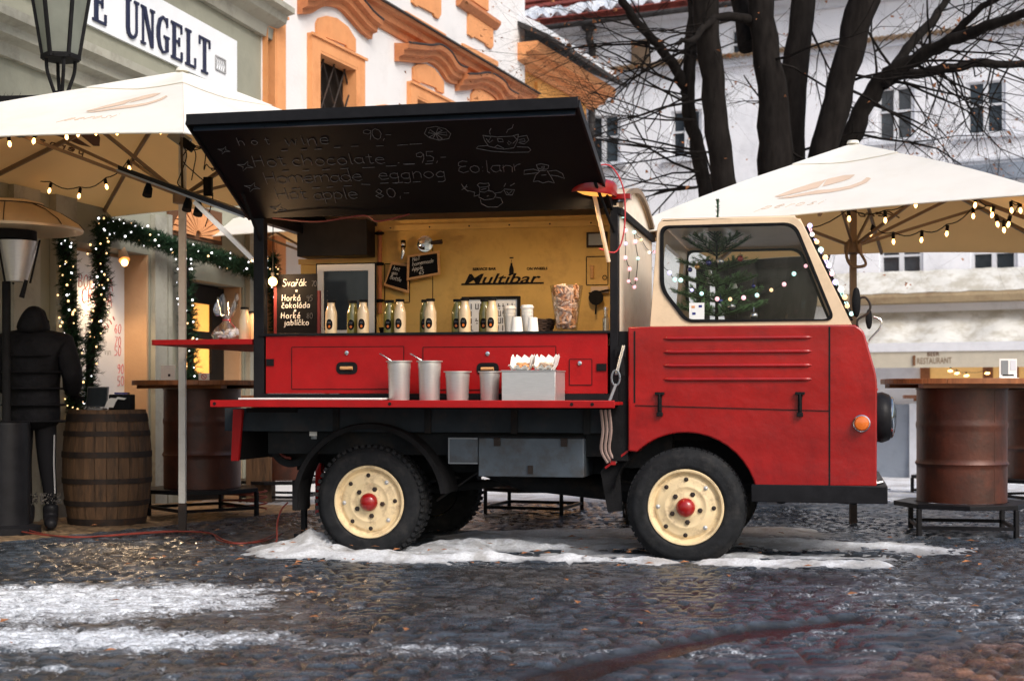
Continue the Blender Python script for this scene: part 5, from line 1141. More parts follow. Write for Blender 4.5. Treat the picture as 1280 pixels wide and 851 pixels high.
# crate and low box beyond
bx_ = thing('wooden_plinth_box', 'narrow dark wooden box standing against the facade behind the left drum table', 'box', P(326,605,13.6)-Vector((0,0,.1)))
mb = MB(); c = P(326,590,13.6); mb.box((c.x,c.y,.26), (.24,.24,.56)); obj('casing', mb, 'oak', bx_, bevel=.006)
mb = MB(); mb.box((c.x,c.y,.55), (.27,.27,.03)); obj('lid', mb, 'hoop', bx_)

# ============================================================ GARLANDS on the facade
def garland(label, paths, dens=1.0, nl=30, lit='glowwhite', off=.13, rad=.085):
    t = thing('fir_garland', label, 'garland', paths[0][0], 0, 'lit fir garlands round the cafe openings')
    nd = MB(); cores = MB(); allp = []
    for path in paths:
        pp = smoothpath(path, 6); cores.tube(pp, .035, 6)
        L_ = sum((pp[i+1]-pp[i]).length for i in range(len(pp)-1)); n = int(L_*560*dens)
        for k in range(n):
            i = random.randint(0, len(pp)-2); c = pp[i].lerp(pp[i+1], random.random()); d = Vector((random.gauss(0,1),random.gauss(0,1),random.gauss(0,1))).normalized(); l = rad*random.uniform(.55,1.25)
            e = c+d*l+Vector((0,0,-.01)); s = d.orthogonal().normalized()
            nd.tube([c, e], [.004,.002], 3, False)
            for w_ in (.35,.6,.85,1.0):
                b = c.lerp(e, w_)
                for q_ in (1,-1):
                    tip = b+s*q_*.028+d*.02+Vector((random.uniform(-.008,.008),)*3); v3 = d.cross(s)*.004; nd.add([b-v3, b+v3, tip], [(0,1,2)])
        allp += pp
    obj('stem', cores, 'bark', t); obj('needles', nd, 'needle', t)
    for k in range(nl):
        c = random.choice(allp)+Vector((random.uniform(-1,1),random.uniform(-1.2,-.2),random.uniform(-1,1)))*rad*.95; mb = MB(); mb.ball(c, random.choice((.006,.008,.010)), 6); obj('fairy_light', mb, random.choice(('glowwhite','glowwarm','glowwarm') if lit != 'w' else ('glowwhite','glowwhite','glowwarm')), t)
    return t
g_ = lambda L, o_=.12: [SG.w(x, y, o_) for x, y in L]
garland('fir garland hanging straight down beside the hooded person', [g_([(64,292),(68,340),(72,400),(76,440),(78,500),(80,530)])], 1.3, 60)
garland('fir garland curving down the left side of the menu niche', [g_([(104,285),(98,320),(100,360),(94,400),(86,440),(84,505)],.2)], 1.3, 45)
garland('long fir garland with white lights draped along the top of the niche and doorway', [g_([(100,284),(130,288),(165,298),(205,312),(245,320),(280,333),(318,345)],.2)], 1.9, 90, 'w')
garland('fir garland hanging between the menu niche and the doorway', [g_([(212,318),(214,370),(218,420),(220,478),(226,505)],.16)], 1.3, 50, 'w')
garland('short fir garland at the right side of the doorway beside the black truck post', [g_([(322,322),(326,370),(328,430)],.16)], 1.1, 20)
# ============================================================ FOOD TRUCK (local x forward, y away from the camera, z up)
TH = R(12.5); X0, Y0 = 1.033, 8.571
truck = thing('food_truck', 'vintage red and cream food truck with open serving hatch and chalk menu under raised flap', 'truck', (X0, Y0, 0), -TH)
TF = frame(truck); TI = TF.inverted()
def T(x, y, z): return TF @ Vector((x, y, z))
def lp(px, py, yl=0):
    p = hit(px, py, T(0,yl,0), TF.to_3x3() @ Vector((0,1,0))); q = TI @ p; return q.x, q.z
def tb(): return MB(TF)
XZ = lambda y0: (lambda u, v, d: (u, y0+d, v))
W = 1.60
def rnd(pts, r, k=4):       # round polygon corners
    out = []; n = len(pts); r = r if isinstance(r, list) else [r]*n
    for i in range(n):
        a = Vector(pts[i-1]); b = Vector(pts[i]); c = Vector(pts[(i+1)%n]); u = (a-b); v = (c-b); rr = min(r[i], u.length*.49, v.length*.49)
        if rr < 1e-4: out.append(tuple(b)); continue
        p = b+u.normalized()*rr; q = b+v.normalized()*rr
        for j in range(k+1): t = j/k; out.append(tuple(p*(1-t)**2+b*2*t*(1-t)+q*t*t))
    return out
RW = .352; ZW = .328
# ---- cab lower body
arch = [(.425*math.cos(a), ZW+.02+.425*math.sin(a)) for a in [R(130-i*(130-12)/14) for i in range(15)]]
low = [(-.345,1.405),(-.345,.660)]+[(-.29,.655)]+arch+[(.43,.462),(1.104,.468)]+rnd([(1.104,.468),(1.106,1.10),(1.03,1.372),(.98,1.405)], [0,.05,.07,.0])[1:]
mb = tb(); mb.prism([low], XZ(0), 0, W); cab = obj('cab_body', mb, 'red', truck, bevel=.022, seg=3, dis=True)
mb = tb()
for xa, za, xb, zb in ((.837,.47,.837,1.395),(-.30,.935,.837,.905),(-.305,.95,-.305,1.38)):
    mb.bar((xa,-.0012,za),(xb,-.0012,zb),.004,.009,(0,1,0)) if abs(xa-xb)>.1 else mb.b2(xa-.0045,xa+.0045,-.003,.001,za,zb)
obj('panel_seam', mb, 'matblack', cab, smooth=False)
for py in (424,441,458,475):
    x0, z = lp(829, py-1); x1, _ = lp(1015, py); mb = tb(); mb.tube([(x0,.001,z),(x0+.02,-.003,z),(x0+.05,-.004,z),(x1-.05,-.004,z),(x1-.02,-.003,z),(x1,.001,z)], [.002,.010,.012,.012,.010,.002], 10); obj('pressed_rib', mb, 'red', cab)
for px, dz in ((825,0),(1000,.0)):
    x, z = lp(px, 503); mb = tb(); mb.b2(x-.012,x+.012,-.020,-.001,z-.06,z+.055); mb.b2(x-.028,x+.028,-.032,-.006,z+.045,z+.062); mb.b2(x-.018,x+.018,-.028,-.004,z-.082,z-.058); mb.tube([(x,-.03,z+.05),(x,-.034,z-.05)], .007, 8); obj('bonnet_latch', mb, 'matblack', cab, bevel=.003)
x, z = lp(1077,529); mb = tb(); mb.lathe([(.05,0),(.05,.012),(.044,.018)], Matrix.Translation((x,.0,z)) @ Matrix.Rotation(R(90),4,'X'), 20); il = obj('indicator', mb, 'chrome', cab)
mb = tb(); mb.lathe([(.043,.018),(.043,.034),(.036,.048),(.02,.052),(.0001,.053)], Matrix.Translation((x,.0,z)) @ Matrix.Rotation(R(90),4,'X'), 20); obj('lens', mb, 'amber', il)
# front: grille, headlights, number plate, badge bar
mb = tb(); mb.b2(1.1065,1.112,.30,W-.30,.78,1.08); gr = obj('grille_panel', mb, 'cream', truck, bevel=.01)
for i in range(6): mb = tb(); mb.b2(1.1125,1.120,.34,W-.34,.81+i*.042,.827+i*.042); obj('grille_slat', mb, 'red', gr, bevel=.003)
for yy in (.20,W-.20):
    Mx = Matrix.Translation((1.08,yy,.865)) @ Matrix.Rotation(R(90),4,'Y')
    mb = tb(); mb.lathe([(.14,0),(.145,.03),(.15,.06),(.135,.10),(.115,.115)], Mx, 28); hl = obj('headlight', mb, 'black', truck)
    mb = tb(); mb.lathe([(.118,.10),(.122,.118),(.108,.126)], Mx, 28); obj('trim_ring', mb, 'chrome', hl)
    mb = tb(); mb.lathe([(.108,.118),(.09,.132),(.05,.14),(.0001,.142)], Mx, 24); obj('lens', mb, 'winglass', hl)
mb = tb(); mb.b2(1.107,1.116,.55,1.05,.56,.67); obj('number_plate', mb, 'white', truck)
mb = tb(); mb.b2(.385,1.165,-.005,.055,.368,.472); mb.b2(1.105,1.165,.056,W-.056,.368,.472); mb.b2(.385,1.165,W-.055,W+.005,.368,.472); bm_ = obj('bumper', mb, 'black', truck, bevel=.006)
mb = tb(); 
for zz_ in (.385,.455): mb.tube([(1.166,.03,zz_),(1.182,.03,zz_)], .008, 8)
mb.tube([(1.06,.06,.472),(1.14,.08,.49)], .012, 8); obj('bolt', mb, 'chrome', bm_)
# ---- cab upper: side panels with window openings, rear panel, windscreen frame, roof
top = rnd([(-.215,1.405),(.964,1.405),(.663,2.045),(-.167,2.045)], [0,0,.06,.05])
win = rnd([(.004,1.432),(.842,1.432),(.866,1.456),(.655,1.992),(.60,2.006),(-.118,2.006),(-.150,1.98),(-.148,1.62)], [.03,.04,.03,.06,.02,.04,.03,.05])
# cleaner outline with generous corner radii
win = rnd([(.000,1.432),(.868,1.432),(.640,2.006),(-.150,2.006),(-.150,1.63)], [.05,.06,.07,.05,.06], 6)
win2 = rnd([(.014,1.446),(.848,1.446),(.630,1.992),(-.136,1.992),(-.136,1.636)], [.045,.055,.065,.045,.055], 6)
def off(poly, d):
    c = sum((Vector(p) for p in poly), Vector((0,0)))/len(poly); return [tuple(c+(Vector(p)-c)*(1+d/(Vector(p)-c).length)) for p in poly]
for nm, y0 in (('near', .015), ('far', W-.045)):
    mb = tb(); mb.prism([top, win[::-1]], XZ(y0), 0, .03); pn = obj('cab_side_frame', mb, 'cream', truck, bevel=.006)
    mb = tb(); mb.prism([off(win,.004), off(win,-.017)[::-1]], XZ(y0), -.009, .036); obj('window_rubber', mb, 'matblack', pn, bevel=.004)
    mb = tb(); mb.prism([off(win,-.012)], XZ(y0), .012, .016); obj('side_glass', mb, 'glass', pn)
zr0 = 2.045
mb = tb(); n = 14; vs = []; fs = []; prof = []
yz = [(.016,2.02),(.018,2.034),(.03,2.048),(.06,2.056),(.2,2.066),(.5,2.075),(W-.5,2.075),(W-.2,2.066),(W-.06,2.056),(W-.03,2.048),(W-.018,2.034),(W-.016,2.02)]
mb.prism([yz], lambda u,v,d: (d, u, v), -.150, .640); rf = obj('cab_roof', mb, 'cream', truck, bevel=.018, seg=3)
rw0, rw1 = Vector((-.216,0,1.405)), Vector((-.168,0,2.01))
def RP(u, v, d): p = rw0.lerp(rw1, v); return (p.x+d, u, p.z)
mb = tb(); mb.prism([rect(.045,0,W-.045,1), rnd(rect(.22,.28,W-.22,.86),.07)[::-1]], RP, 0, .03); rp = obj('cab_rear_panel', mb, 'cream', truck)
mb = tb(); mb.prism([rect(.21,.27,W-.21,.87)], RP, .012, .016); obj('rear_glass', mb, 'glass', rp)
fw0, fw1 = Vector((.962,0,1.405)), Vector((.665,0,2.035))
def FP(u, v, d): p = fw0.lerp(fw1, v); return (p.x+d*.9, u, p.z+d*.42)
mb = tb(); mb.prism([rect(.045,0,W-.045,1), rnd(rect(.12,.08,W-.12,.92),.06)[::-1]], FP, -.03, .004); wp = obj('windscreen_frame', mb, 'cream', truck)
mb = tb(); mb.prism([rnd(rect(.105,.065,W-.105,.935),.07), rnd(rect(.135,.10,W-.135,.90),.06)[::-1]], FP, .005, .022); obj('windscreen_rubber', mb, 'matblack', wp)
mb = tb(); mb.prism([rect(.12,.08,W-.12,.92)], FP, -.012, -.008); obj('windscreen_glass', mb, 'glass', wp)
mb = tb(); mb.tube([FP(.5,.06,.03),FP(.7,.45,.03)], .007, 6); mb.tube([FP(.62,.42,.03),FP(.78,.48,.035)], .006, 6); obj('wiper', mb, 'matblack', wp)
# mirrors
for (mx, my, arm, em) in (((1070,378,.02), (5,18), [(1073,413),(1072,400),(1084,392),(1088,382),(1082,372),(1074,373)], 'hoop'), ((1086,399,W-.1), (4,14), [(1082,440),(1087,425),(1100,410),(1101,400),(1092,396)], 'chrome')):
    yl = mx[2]; x, z = lp(mx[0], mx[1], yl); s = .0049; mb = tb(); Mx = Matrix.Translation((x,yl-.01,z)) @ Matrix.Rotation(R(-38),4,'Z') @ Matrix.Rotation(R(90),4,'X') @ Matrix.Diagonal((my[0]*s*1.0,my[1]*s,1,1))
    mb.lathe([(.0001,.028),(.6,.022),(.95,.008),(1.0,-.004),(.96,-.012),(.0001,-.013)], Mx, 24); mr = obj('wing_mirror', mb, 'matblack', truck)
    mb = tb(); mb.lathe([(.88,-.0135),(.0001,-.016)], Mx, 24); obj('mirror_glass', mb, 'chrome', mr)
    mb = tb(); P3 = []
    for a in arm: xx, zz_ = lp(a[0], a[1], yl); P3.append((xx, yl+.0, zz_))
    mb.tube(smoothpath(P3,5), .007, 8); obj('mirror_arm', mb, em, mr)
x, z = lp(897, 268, .6); mb = tb(); mb.tube([(x,.6,2.08),(x+.002,.6,2.20),(x,.6,2.235)], [.006,.006,.01], 6)
for k in range(60): zz_ = random.uniform(2.09,2.235); a = random.uniform(0,6.28); mb.tube([(x,.6,zz_),(x+.014*math.cos(a),.6+.014*math.sin(a),zz_+.006)], .0015, 3, False)
obj('roof_spike', mb, 'needle', rf)
# interior of the cab
mb = tb(); mb.b2(-.20,.86,.05,W-.05,1.407,1.415); obj('cab_shelf', mb, 'matblack', truck)
mb = tb(); mb.prism([rnd(rect(-.02,1.40,.03,1.86),.02)], XZ(.9), 0, .5); obj('seat_back', mb, 'under', truck, bevel=.02)
# payment sticker
x0, z0 = lp(861,401); x1, z1 = lp(880,378); mb = tb(); mb.prism([rect(x0,z0+.01,x1,z1)], XZ(.026), 0, .0008); stk = obj('payment_sticker', mb, 'paper', truck)
mb = tb()
for i, (a, b, m) in enumerate(((.15,.62,'forange'),(.62,.65,'ball0'),(.2,.25,'ball0'))):
    mb = tb(); xa = x0+(x1-x0)*a; za = z0+.01+(z1-z0)*b; mb.b2(xa,xa+.02,.0250,.0258,za,za+.014); obj('sticker_print', mb, m, stk)
# ---- chassis
mb = tb()
for yy in (.42,1.12): mb.b2(-2.60,1.05,yy-.03,yy+.03,.50,.62)
for xx in (-2.5,-1.4,-.75,.15,.9): mb.b2(xx-.04,xx+.04,.451,1.089,.51,.61)
obj('chassis_frame', mb, 'under', truck)
mb = tb(); mb.b2(-.52,-.10,.20,1.4,.55,1.30); mb.b2(-.34,.80,.25,1.35,.72,1.0); mb.b2(.45,1.0,.25,1.35,.42,.72); obj('engine_bulkhead', mb, 'under', truck)
mb = tb(); mb.tube([(-.03,.06,.33),(.0,W-.06,.33)], .045, 10); mb.tube([(-1.97,.06,.33),(-1.97,W-.06,.33)], .055, 10); mb.ball((-1.97,.80,.33), .15); obj('axle', mb, 'under', truck)
mb = tb(); mb.tube([(-1.97,.8,.34),(-.3,.8,.52)], .03, 10); obj('drive_shaft', mb, 'under', truck)
mb = tb(); mb.tube([(-1.45,.75,.50),(-1.15,.72,.44),(-.42,.7,.37),(-.38,.7,.37)], [.035,.075,.075,.03], 14); obj('exhaust_silencer', mb, 'under', truck)
mb = tb()
for xx, in ((-1.97,),(0,)):
    for yy in (.32,1.2):
        for k in range(4): L_ = .50-.09*k; mb.tube([(xx-L_,yy,.47-.012*k),(xx,yy,.40-.014*k),(xx+L_,yy,.47-.012*k)], .009, 4)
obj('leaf_spring', mb, 'under', truck)
mb = tb(); mb.tube([(-1.30,.3,.54),(-1.62,.3,.32)], .008, 6); mb.tube([(.55,.3,.39),(.95,.3,.36)], .02, 8); mb.ball((.98,.3,.365), .03); mb.ball((.55,.3,.38), .045); obj('track_rod', mb, 'under', truck)
# grey boxes
x0,z1 = lp(597,547); x1,z0 = lp(729,597); mb = tb(); mb.b2(x0,x1,.02,.36,z0,z1); g1 = obj('grey_toolbox', mb, 'grey', truck, bevel=.005)
mb = tb(); mb.b2(x0-.004,x1+.004,.012,.37,z1+.001,z1+.008); obj('lid', mb, 'black', g1)
for xx in (x0+.12,x1-.12):
    mb = tb(); mb.b2(xx-.02,xx+.02,.008,.0195,z1-.05,z1-.005); mb.tube([(xx-.02,.010,z1-.005),(xx+.02,.010,z1-.005)], .006, 8); obj('hinge', mb, 'hoop', g1)
mb = tb(); mb.b2((x0+x1)/2-.015,(x0+x1)/2+.015,.004,.0195,z0+.02,z0+.07); obj('hasp', mb, 'hoop', g1)
x2,z3 = lp(559,547); x3,z2 = lp(596.5,580); mb = tb(); mb.b2(x2,x3-.003,.03,.30,z2,z3); g2 = obj('steel_box', mb, 'grey', truck, bevel=.003)
mb = tb(); f_ = .008
for r_ in ((x2,x3-.003,z3-f_,z3),(x2,x3-.003,z2,z2+f_),(x2,x2+f_,z2+f_,z3-f_)): mb.b2(r_[0],r_[1],.024,.0285,r_[2],r_[3])
obj('edge_strip', mb, 'lgrey', g2)
# mud flap behind the front wheel, red edge tab
mb = tb(); L_ = [lp(748,590),(lp(757,641)),(lp(776,640)),(lp(772,590)),(lp(800,560)),(lp(786,553)),(lp(760,575))]; mb.prism([L_], XZ(.08), 0, .02); obj('mud_flap', mb, 'matblack', truck)
mb = tb(); mb.b2(-.45,-.348,.03,.9,.60,1.38); obj('cab_rear_bulkhead', mb, 'matblack', truck)
mb = tb(); mb.bar((-.348,.03,.66),(-.49,.05,.555),.012,.012); mb.box((-.44,.05,.60),(.03,.03,.05)); obj('red_bracket', mb, 'red', truck)
# wheels
def wheel(xc, y0, side, knob):
    # y0 = outer face, side = +1 when the outer face looks to -y
    Mx = Matrix.Translation((xc, y0, ZW)) @ Matrix.Rotation(R(90*side),4,'X')      # lathe z axis points outwards
    w_ = .195; mb = tb(); Ro = RW
    mb.lathe([(.215,-w_),(.25,-w_-.004),(.30,-w_-.002),(Ro-.02,-w_+.015),(Ro-.004,-w_+.03),(Ro,-w_*.5),(Ro-.004,-.03),(Ro-.02,-.015),(Ro-.034,-.002),(.31,.004),(.29,.007),(.272,.006),(.255,.009),(.24,.006),(.228,-.004),(.222,-.016)], Mx, 64, False)
    if knob:
        for k in range(52):
            a = 2*math.pi*k/52
            for s_ in (0,1):
                aa = a+s_*math.pi/52; zc = -.028 if s_ == 0 else -w_+.03; c = Mx @ Vector(((Ro-.004)*math.cos(aa), (Ro-.004)*math.sin(aa), zc)); 
                rt = Mx.to_3x3() @ Matrix.Rotation(aa,3,'Z'); mb.box(c, (.020,.024,.05), rt)
        for k in range(44):
            a = 2*math.pi*k/44; c = Mx @ Vector((Ro*math.cos(a), Ro*math.sin(a), -w_/2)); mb.box(c, (.010,.026,.06), Mx.to_3x3() @ Matrix.Rotation(a,3,'Z'))
    else:
        for zc in (-.05,-.085,-.12,-.155):
            for k in range(60): a = 2*math.pi*(k+.5*(zc<-.1))/60; c = Mx @ Vector(((Ro+.000)*math.cos(a), (Ro+.000)*math.sin(a), zc)); mb.box(c, (.010,.028,.024), Mx.to_3x3() @ Matrix.Rotation(a,3,'Z'))
    wh = obj('wheel', mb, 'rubber', truck)
    mb = tb(); mb.lathe([(.224,-.03),(.228,-.002),(.224,.004),(.214,.003),(.206,-.012),(.198,-.028),(.19,-.030),(.176,-.018),(.165,-.016),(.135,-.015),(.128,-.010),(.118,-.010),(.112,-.014),(.085,-.012),(.07,-.004),(.062,-.004),(.0001,-.004)], Mx, 56, False); rim = obj('rim', mb, 'rimcream', wh)
    mb = tb(); mb.lathe([(.057,-.004),(.056,.012),(.048,.026),(.034,.038),(.015,.045),(.0001,.046)], Mx, 28); obj('hub_cap', mb, 'red', wh)
    ph0 = random.uniform(0,1)
    for k in range(8): mb = tb(); a = ph0+2*math.pi*k/8; m2 = Mx @ Matrix.Translation((.166*math.cos(a),.166*math.sin(a),-.018)); mb.lathe([(.014,0),(.014,.003),(.009,.004),(.009,.012),(.006,.014),(.0001,.014)], m2, 8); obj('rim_bolt', mb, 'hoop' if k%3 else 'steel', wh)
    mb = tb(); mb.lathe([(.0001,-.06),(.19,-.06),(.205,-.08),(.205,-.17),(.0001,-.175)], Mx, 32); obj('brake_drum', mb, 'under', wh)
    for k in range(5): mb = tb(); a = ph0+.3+2*math.pi*k/5; m2 = Mx @ Matrix.Translation((.088*math.cos(a),.088*math.sin(a),-.013)); mb.lathe([(.0155,0),(.0155,.012),(.010,.016),(.0001,.016)], m2, 6); obj('wheel_nut', mb, 'hoop', wh)
wheel(0, .0, 1, False); wheel(-1.975, .0, 1, True); wheel(0, W, -1, False); wheel(-1.975, W-.0, -1, True)
# front wheel well
mb = tb()
for yy in (.02,):
    vs = []; n = 20
    for i in range(n+1):
        a = R(170-i*165/n); vs += [(.44*math.cos(a), .03, ZW+.03+.44*math.sin(a)), (.44*math.cos(a), .32, ZW+.03+.44*math.sin(a))]
    mb.add(vs, [(2*i,2*i+1,2*i+3,2*i+2) for i in range(n)])
mb.b2(-.44,.44,.3205,.33,.40,.78); obj('wheel_well', mb, 'matblack', truck)
# rear mudguard: a curved, lipped sheet
mb = tb(); vs = []; n = 26; ang = [R(186-i*(186-8)/n) for i in range(n+1)]; Rf = .485
cs_ = [(.0,-.03,.0),(.0,-.03,.012),(0,-.012,.016),(0,.28,.016),(0,.28,0)]
for a in ang:
    rx = Rf*(1.0 if a > 0 else 1); dx = -1.975+.015
    for (_, yy, dr_) in [(0,-.035,-.022),(0,-.035,.008),(0,-.015,.016),(0,.26,.016),(0,.26,0),(0,-.012,0),(0,-.018,-.022)]:
        r_ = rx+dr_; vs.append((dx+r_*math.cos(a)*(1.0 if math.cos(a)>0 else 1.03), yy, ZW-.005+r_*math.sin(a)))
k = 7; mb.add(vs, [(i*k+j, i*k+(j+1)%k, (i+1)*k+(j+1)%k, (i+1)*k+j) for i in range(n) for j in range(k)]+[tuple(range(k)), tuple(n*k+j for j in range(k))])
obj('rear_mudguard', mb, 'matblack', truck)
mb = tb(); x, z = lp(369,612); mb.b2(x-.02,x+.03,.0,.18,z-.13,z+.06); obj('mud_flap', mb, 'matblack', truck)
mb = tb(); x, z = lp(377,630); mb.b2(x-.02,x+.02,.30,.36,.22,.55); obj('red_tail_post', mb, 'red', truck); mb = tb(); mb.b2(x-.10,x-.07,.25,.29,.10,.55); mb.b2(x-.13,x-.03,.20,.34,.07,.10); obj('support_leg', mb, 'black', truck)
# ---- bed, side boards
XR, XF = -2.745, -.43; D = 1.70; YB = .95
mb = tb(); mb.b2(XR,XF,.06,D,.915,.935); mb.b2(XR+.06,XF,.10,D-.1,.62+.001,.914)
obj('bed_frame', mb, 'under', truck)
x0,z0 = lp(333,545); x1,z1 = lp(763,512); mb = tb(); mb.b2(x0-.3,x1,.035,.055,.765,.912); obj('side_board', mb, 'navy', truck, bevel=.003)
mb = tb()
for xx in (-2.2,-1.6,-1.05,-.6): mb.b2(xx-.02,xx+.02,.02,.034,.76,.912)
obj('board_brace', mb, 'under', truck)
# red front with drawers
zc = 1.38
mb = tb(); mb.b2(-2.66,-.47,.0,.03,1.005,zc-.012); fp = obj('red_front_panel', mb, 'redflat', truck, bevel=.002)
def outline(mb, x0, x1, z0, z1, y=-.0012, t=.005):
    for a in ((x0,x1,z0-t/2,z0+t/2),(x0,x1,z1-t/2,z1+t/2)): mb.b2(a[0],a[1],y-.0008,y+.001,a[2],a[3])
    for a in ((x0-t/2,x0+t/2),(x1-t/2,x1+t/2)): mb.b2(a[0],a[1],y-.0010,y+.001,z0+t/2+.0002,z1-t/2-.0002)
def dz(a, b, c, d, knob, hand):
    x0, z1 = lp(a,b); x1, z0 = lp(c,d); mb = tb(); mb.b2(x0,x1,-.004,.0,z0,z1); dr_ = obj('drawer', mb, 'redflat', fp)
    mb = tb(); outline(mb, x0, x1, z0, z1, -.0045, .004); obj('gap', mb, 'matblack', dr_)
    if knob: kx, kz = lp(*knob); mb = tb(); mb.lathe([(.013,.004),(.013,.012),(.006,.014),(.0001,.014)], Matrix.Translation((kx,0,kz)) @ Matrix.Rotation(R(90),4,'X'), 14); obj('lock', mb, 'chrome', dr_)
    if hand:
        hx_, hz = lp(*hand); mb = tb(); mb.prism([rnd(rect(hx_-.07,hz-.038,hx_+.07,hz+.038), .036)], XZ(-.0055), -.004, 0); h = obj('handle_cup', mb, 'matblack', dr_)
        mb = tb(); mb.tube([(hx_-.04,-.016,hz),(hx_+.04,-.016,hz)], .011, 10); obj('handle', mb, 'lightwood', h)
dz(365,434,505,486,(434,441),(434,460)); dz(529,434,695,487,(610,442),(610,461)); dz(712,449,740,481,(725,454),None)
mb = tb(); x, z = lp(337,453); mb.b2(x-.02,x+.03,-.008,-.002,z-.022,z+.022); x, z = lp(752,459); mb.b2(x-.03,x+.03,-.008,-.002,z-.022,z+.022); obj('latch', mb, 'matblack', fp)
mb = tb(); mb.b2(-2.70,-.45,-.012,YB,zc-.0118,zc+.004); obj('counter_top', mb, 'black', truck, bevel=.002)
mb = tb(); mb.b2(-2.70,-.45,.0,.02,.94,1.004); obj('lower_rail', mb, 'black', truck)
# folded down flap shelf
mb = tb(); mb.b2(-2.86,-.375,-.36,-.002,.938,.956); fs_ = obj('side_shelf_flap', mb, 'redflat', truck, bevel=.002)
mb = tb(); mb.b2(-2.87,-.37,-.378,-.3605,.922,.966); ed = obj('shelf_edge', mb, 'redflat', fs_, bevel=.004)
mb = tb()
for xx in (-2.84,-1.72,-.62,-.50): mb.lathe([(.010,0),(.010,.003),(.0001,.0035)], Matrix.Translation((xx,-.378,.944)) @ Matrix.Rotation(R(90),4,'X'), 12)
obj('bolt_hole', mb, 'matblack', ed)
# posts
for nm, x0, x1 in (('rear', -2.745, -2.675), ('front', -.455, -.405)):
    mb = tb(); mb.b2(x0,x1,.002,.07,.93,2.13); obj('corner_post', mb, 'black', truck, bevel=.004)
mb = tb(); mb.b2(XR,-2.70,D-.06,D,.93,2.13); mb.b2(-.48,-.432,D-.06,D,.93,2.13); obj('corner_post', mb, 'black', truck)
mb = tb(); mb.b2(XR-.005,XF+.02,.0,.06,2.131,2.175); mb.b2(XR-.005,XR+.05,.061,D,2.10,2.15); obj('roof_rail', mb, 'black', truck, bevel=.004)
# arched roof
arc = [(D*i/16, 2.15+.19*math.sin(math.pi*i/16)) for i in range(17)]; arc2 = [(a, b-.022) for a, b in arc]
mb = tb(); mb.prism([arc+arc2[::-1]], lambda u,v,d: (d,u,v), XR+.01, XF+.03); obj('arched_roof', mb, 'cream', truck)
# front wall of the box (cream) with its arched tympanum
mb = tb(); mb.prism([[(.072,.95),(D-.0,.95),(D-.0,2.10),(.072,2.10)]], lambda u,v,d: (d,u,v), -.428, -.408); fwall = obj('box_front_wall', mb, 'creamwall', truck, bevel=.003)
mb = tb(); mb.prism([[(a, b-.024) for a, b in arc]+[(D,2.126),(0,2.126)]], lambda u,v,d: (d,u,v), -.432, -.412); obj('arched_end', mb, 'creamwall', truck)
mb = tb(); mb.prism([[(a, b+.002) for a, b in arc]+[(a, b-.03) for a, b in arc][::-1]], lambda u,v,d: (d,u,v), XF+.031, XF+.055); obj('roof_lip', mb, 'rib', truck)
mb = tb(); mb.b2(-.410,-.385,.0,D,2.085,2.125); obj('dark_rail', mb, 'matblack', truck)
# interior: yellow back wall
mb = tb(); mb.b2(XR+.031,XF-.001,D-.025,D-.002,.94,2.149); obj('far_side_wall', mb, 'creamwall', truck)
zb0, zb1 = zc+.005, 2.10
xa_, _ = lp(472,300,YB); xb_, _ = lp(376,300,YB)
mb = tb(); mb.b2(xa_,-.46,YB,YB+.02,zb0,2.20); bw = obj('yellow_back_wall', mb, 'yellow', truck)
zt_ = lp(420,329,YB)[1]; mb = tb(); mb.b2(xb_,xa_-.001,YB,YB+.02,zb0,zt_); obj('yellow_side_wall', mb, 'yellow', truck)
mb = tb(); mb.b2(xb_-.01,xa_,YB-.022,YB-.001,zt_-.006,zt_+.03); mb.b2(xa_-.03,xa_+.02,YB-.020,YB-.001,zb0,2.16); mb.b2(xa_+.0205,-.46,YB-.022,YB-.001,2.125,2.165); obj('yellow_trim', mb, 'yellowedge', truck)
x0,z1 = lp(384,262,YB); x1,z0 = lp(470,324,YB); mb = tb(); mb.b2(x0,x1,YB-.2,YB+.02,z0+.01,2.19); obj('black_locker', mb, 'black', truck, bevel=.004)
mb = tb(); mb.prism([[(a, b-.024) for a, b in arc]+[(D,2.126),(0,2.126)]], lambda u,v,d: (d,u,v), XR+.012, XR+.03); obj('arched_tail_end', mb, 'matblack', truck)
mb = tb()
for xx in np.arange(xa_+.1,-.5,.28): mb.lathe([(.006,0),(.006,.003),(.0001,.004)], Matrix.Translation((float(xx),YB-.022,2.145)) @ Matrix.Rotation(R(90),4,'X'), 8)
obj('screw', mb, 'hoop', bw)
# wooden rail with clamps on the yellow wall
x, z = lp(475,300,YB-.04); x2, z2 = lp(474,392,YB-.04); x3, z3 = lp(476,288,YB-.04)
mb = tb(); mb.tube([(x,YB-.045,z2),(x,YB-.045,z3)], .016, 10); rl = obj('copper_pipe', mb, 'forangedk', truck)
for py in (292,330,376): _, z = lp(475,py,YB-.04); mb = tb(); mb.ball((x,YB-.05,z), .03, 10, (1.2,1,.45)); obj('clamp', mb, 'matblack', rl)
mb = tb()
for (a,b,c,d) in ((481,330,512,378),(733,321,760,356)):
    x0,z1 = lp(a,b,YB); x1,z0 = lp(c,d,YB); outline(mb, x0, x1, z0, z1, YB-.002, .006)
x,_ = lp(541,300,YB); mb.b2(x-.002,x+.002,YB-.003,YB-.0005,zb0,2.02); obj('hatch_outline', mb, 'matblack', bw)
mb = tb(); x,z = lp(741,340,YB); mb.tube([(x,YB-.03,z-.04),(x,YB-.03,z+.04)], .013, 8); obj('hatch_handle', mb, 'lightwood', bw)
mb = tb(); x,z = lp(756,347,YB); mb.tube([(x+.014*math.cos(a*.6),YB-.005,z+.014*math.sin(a*.6)) for a in range(12)], .003, 5); obj('hatch_ring', mb, 'matblack', bw)
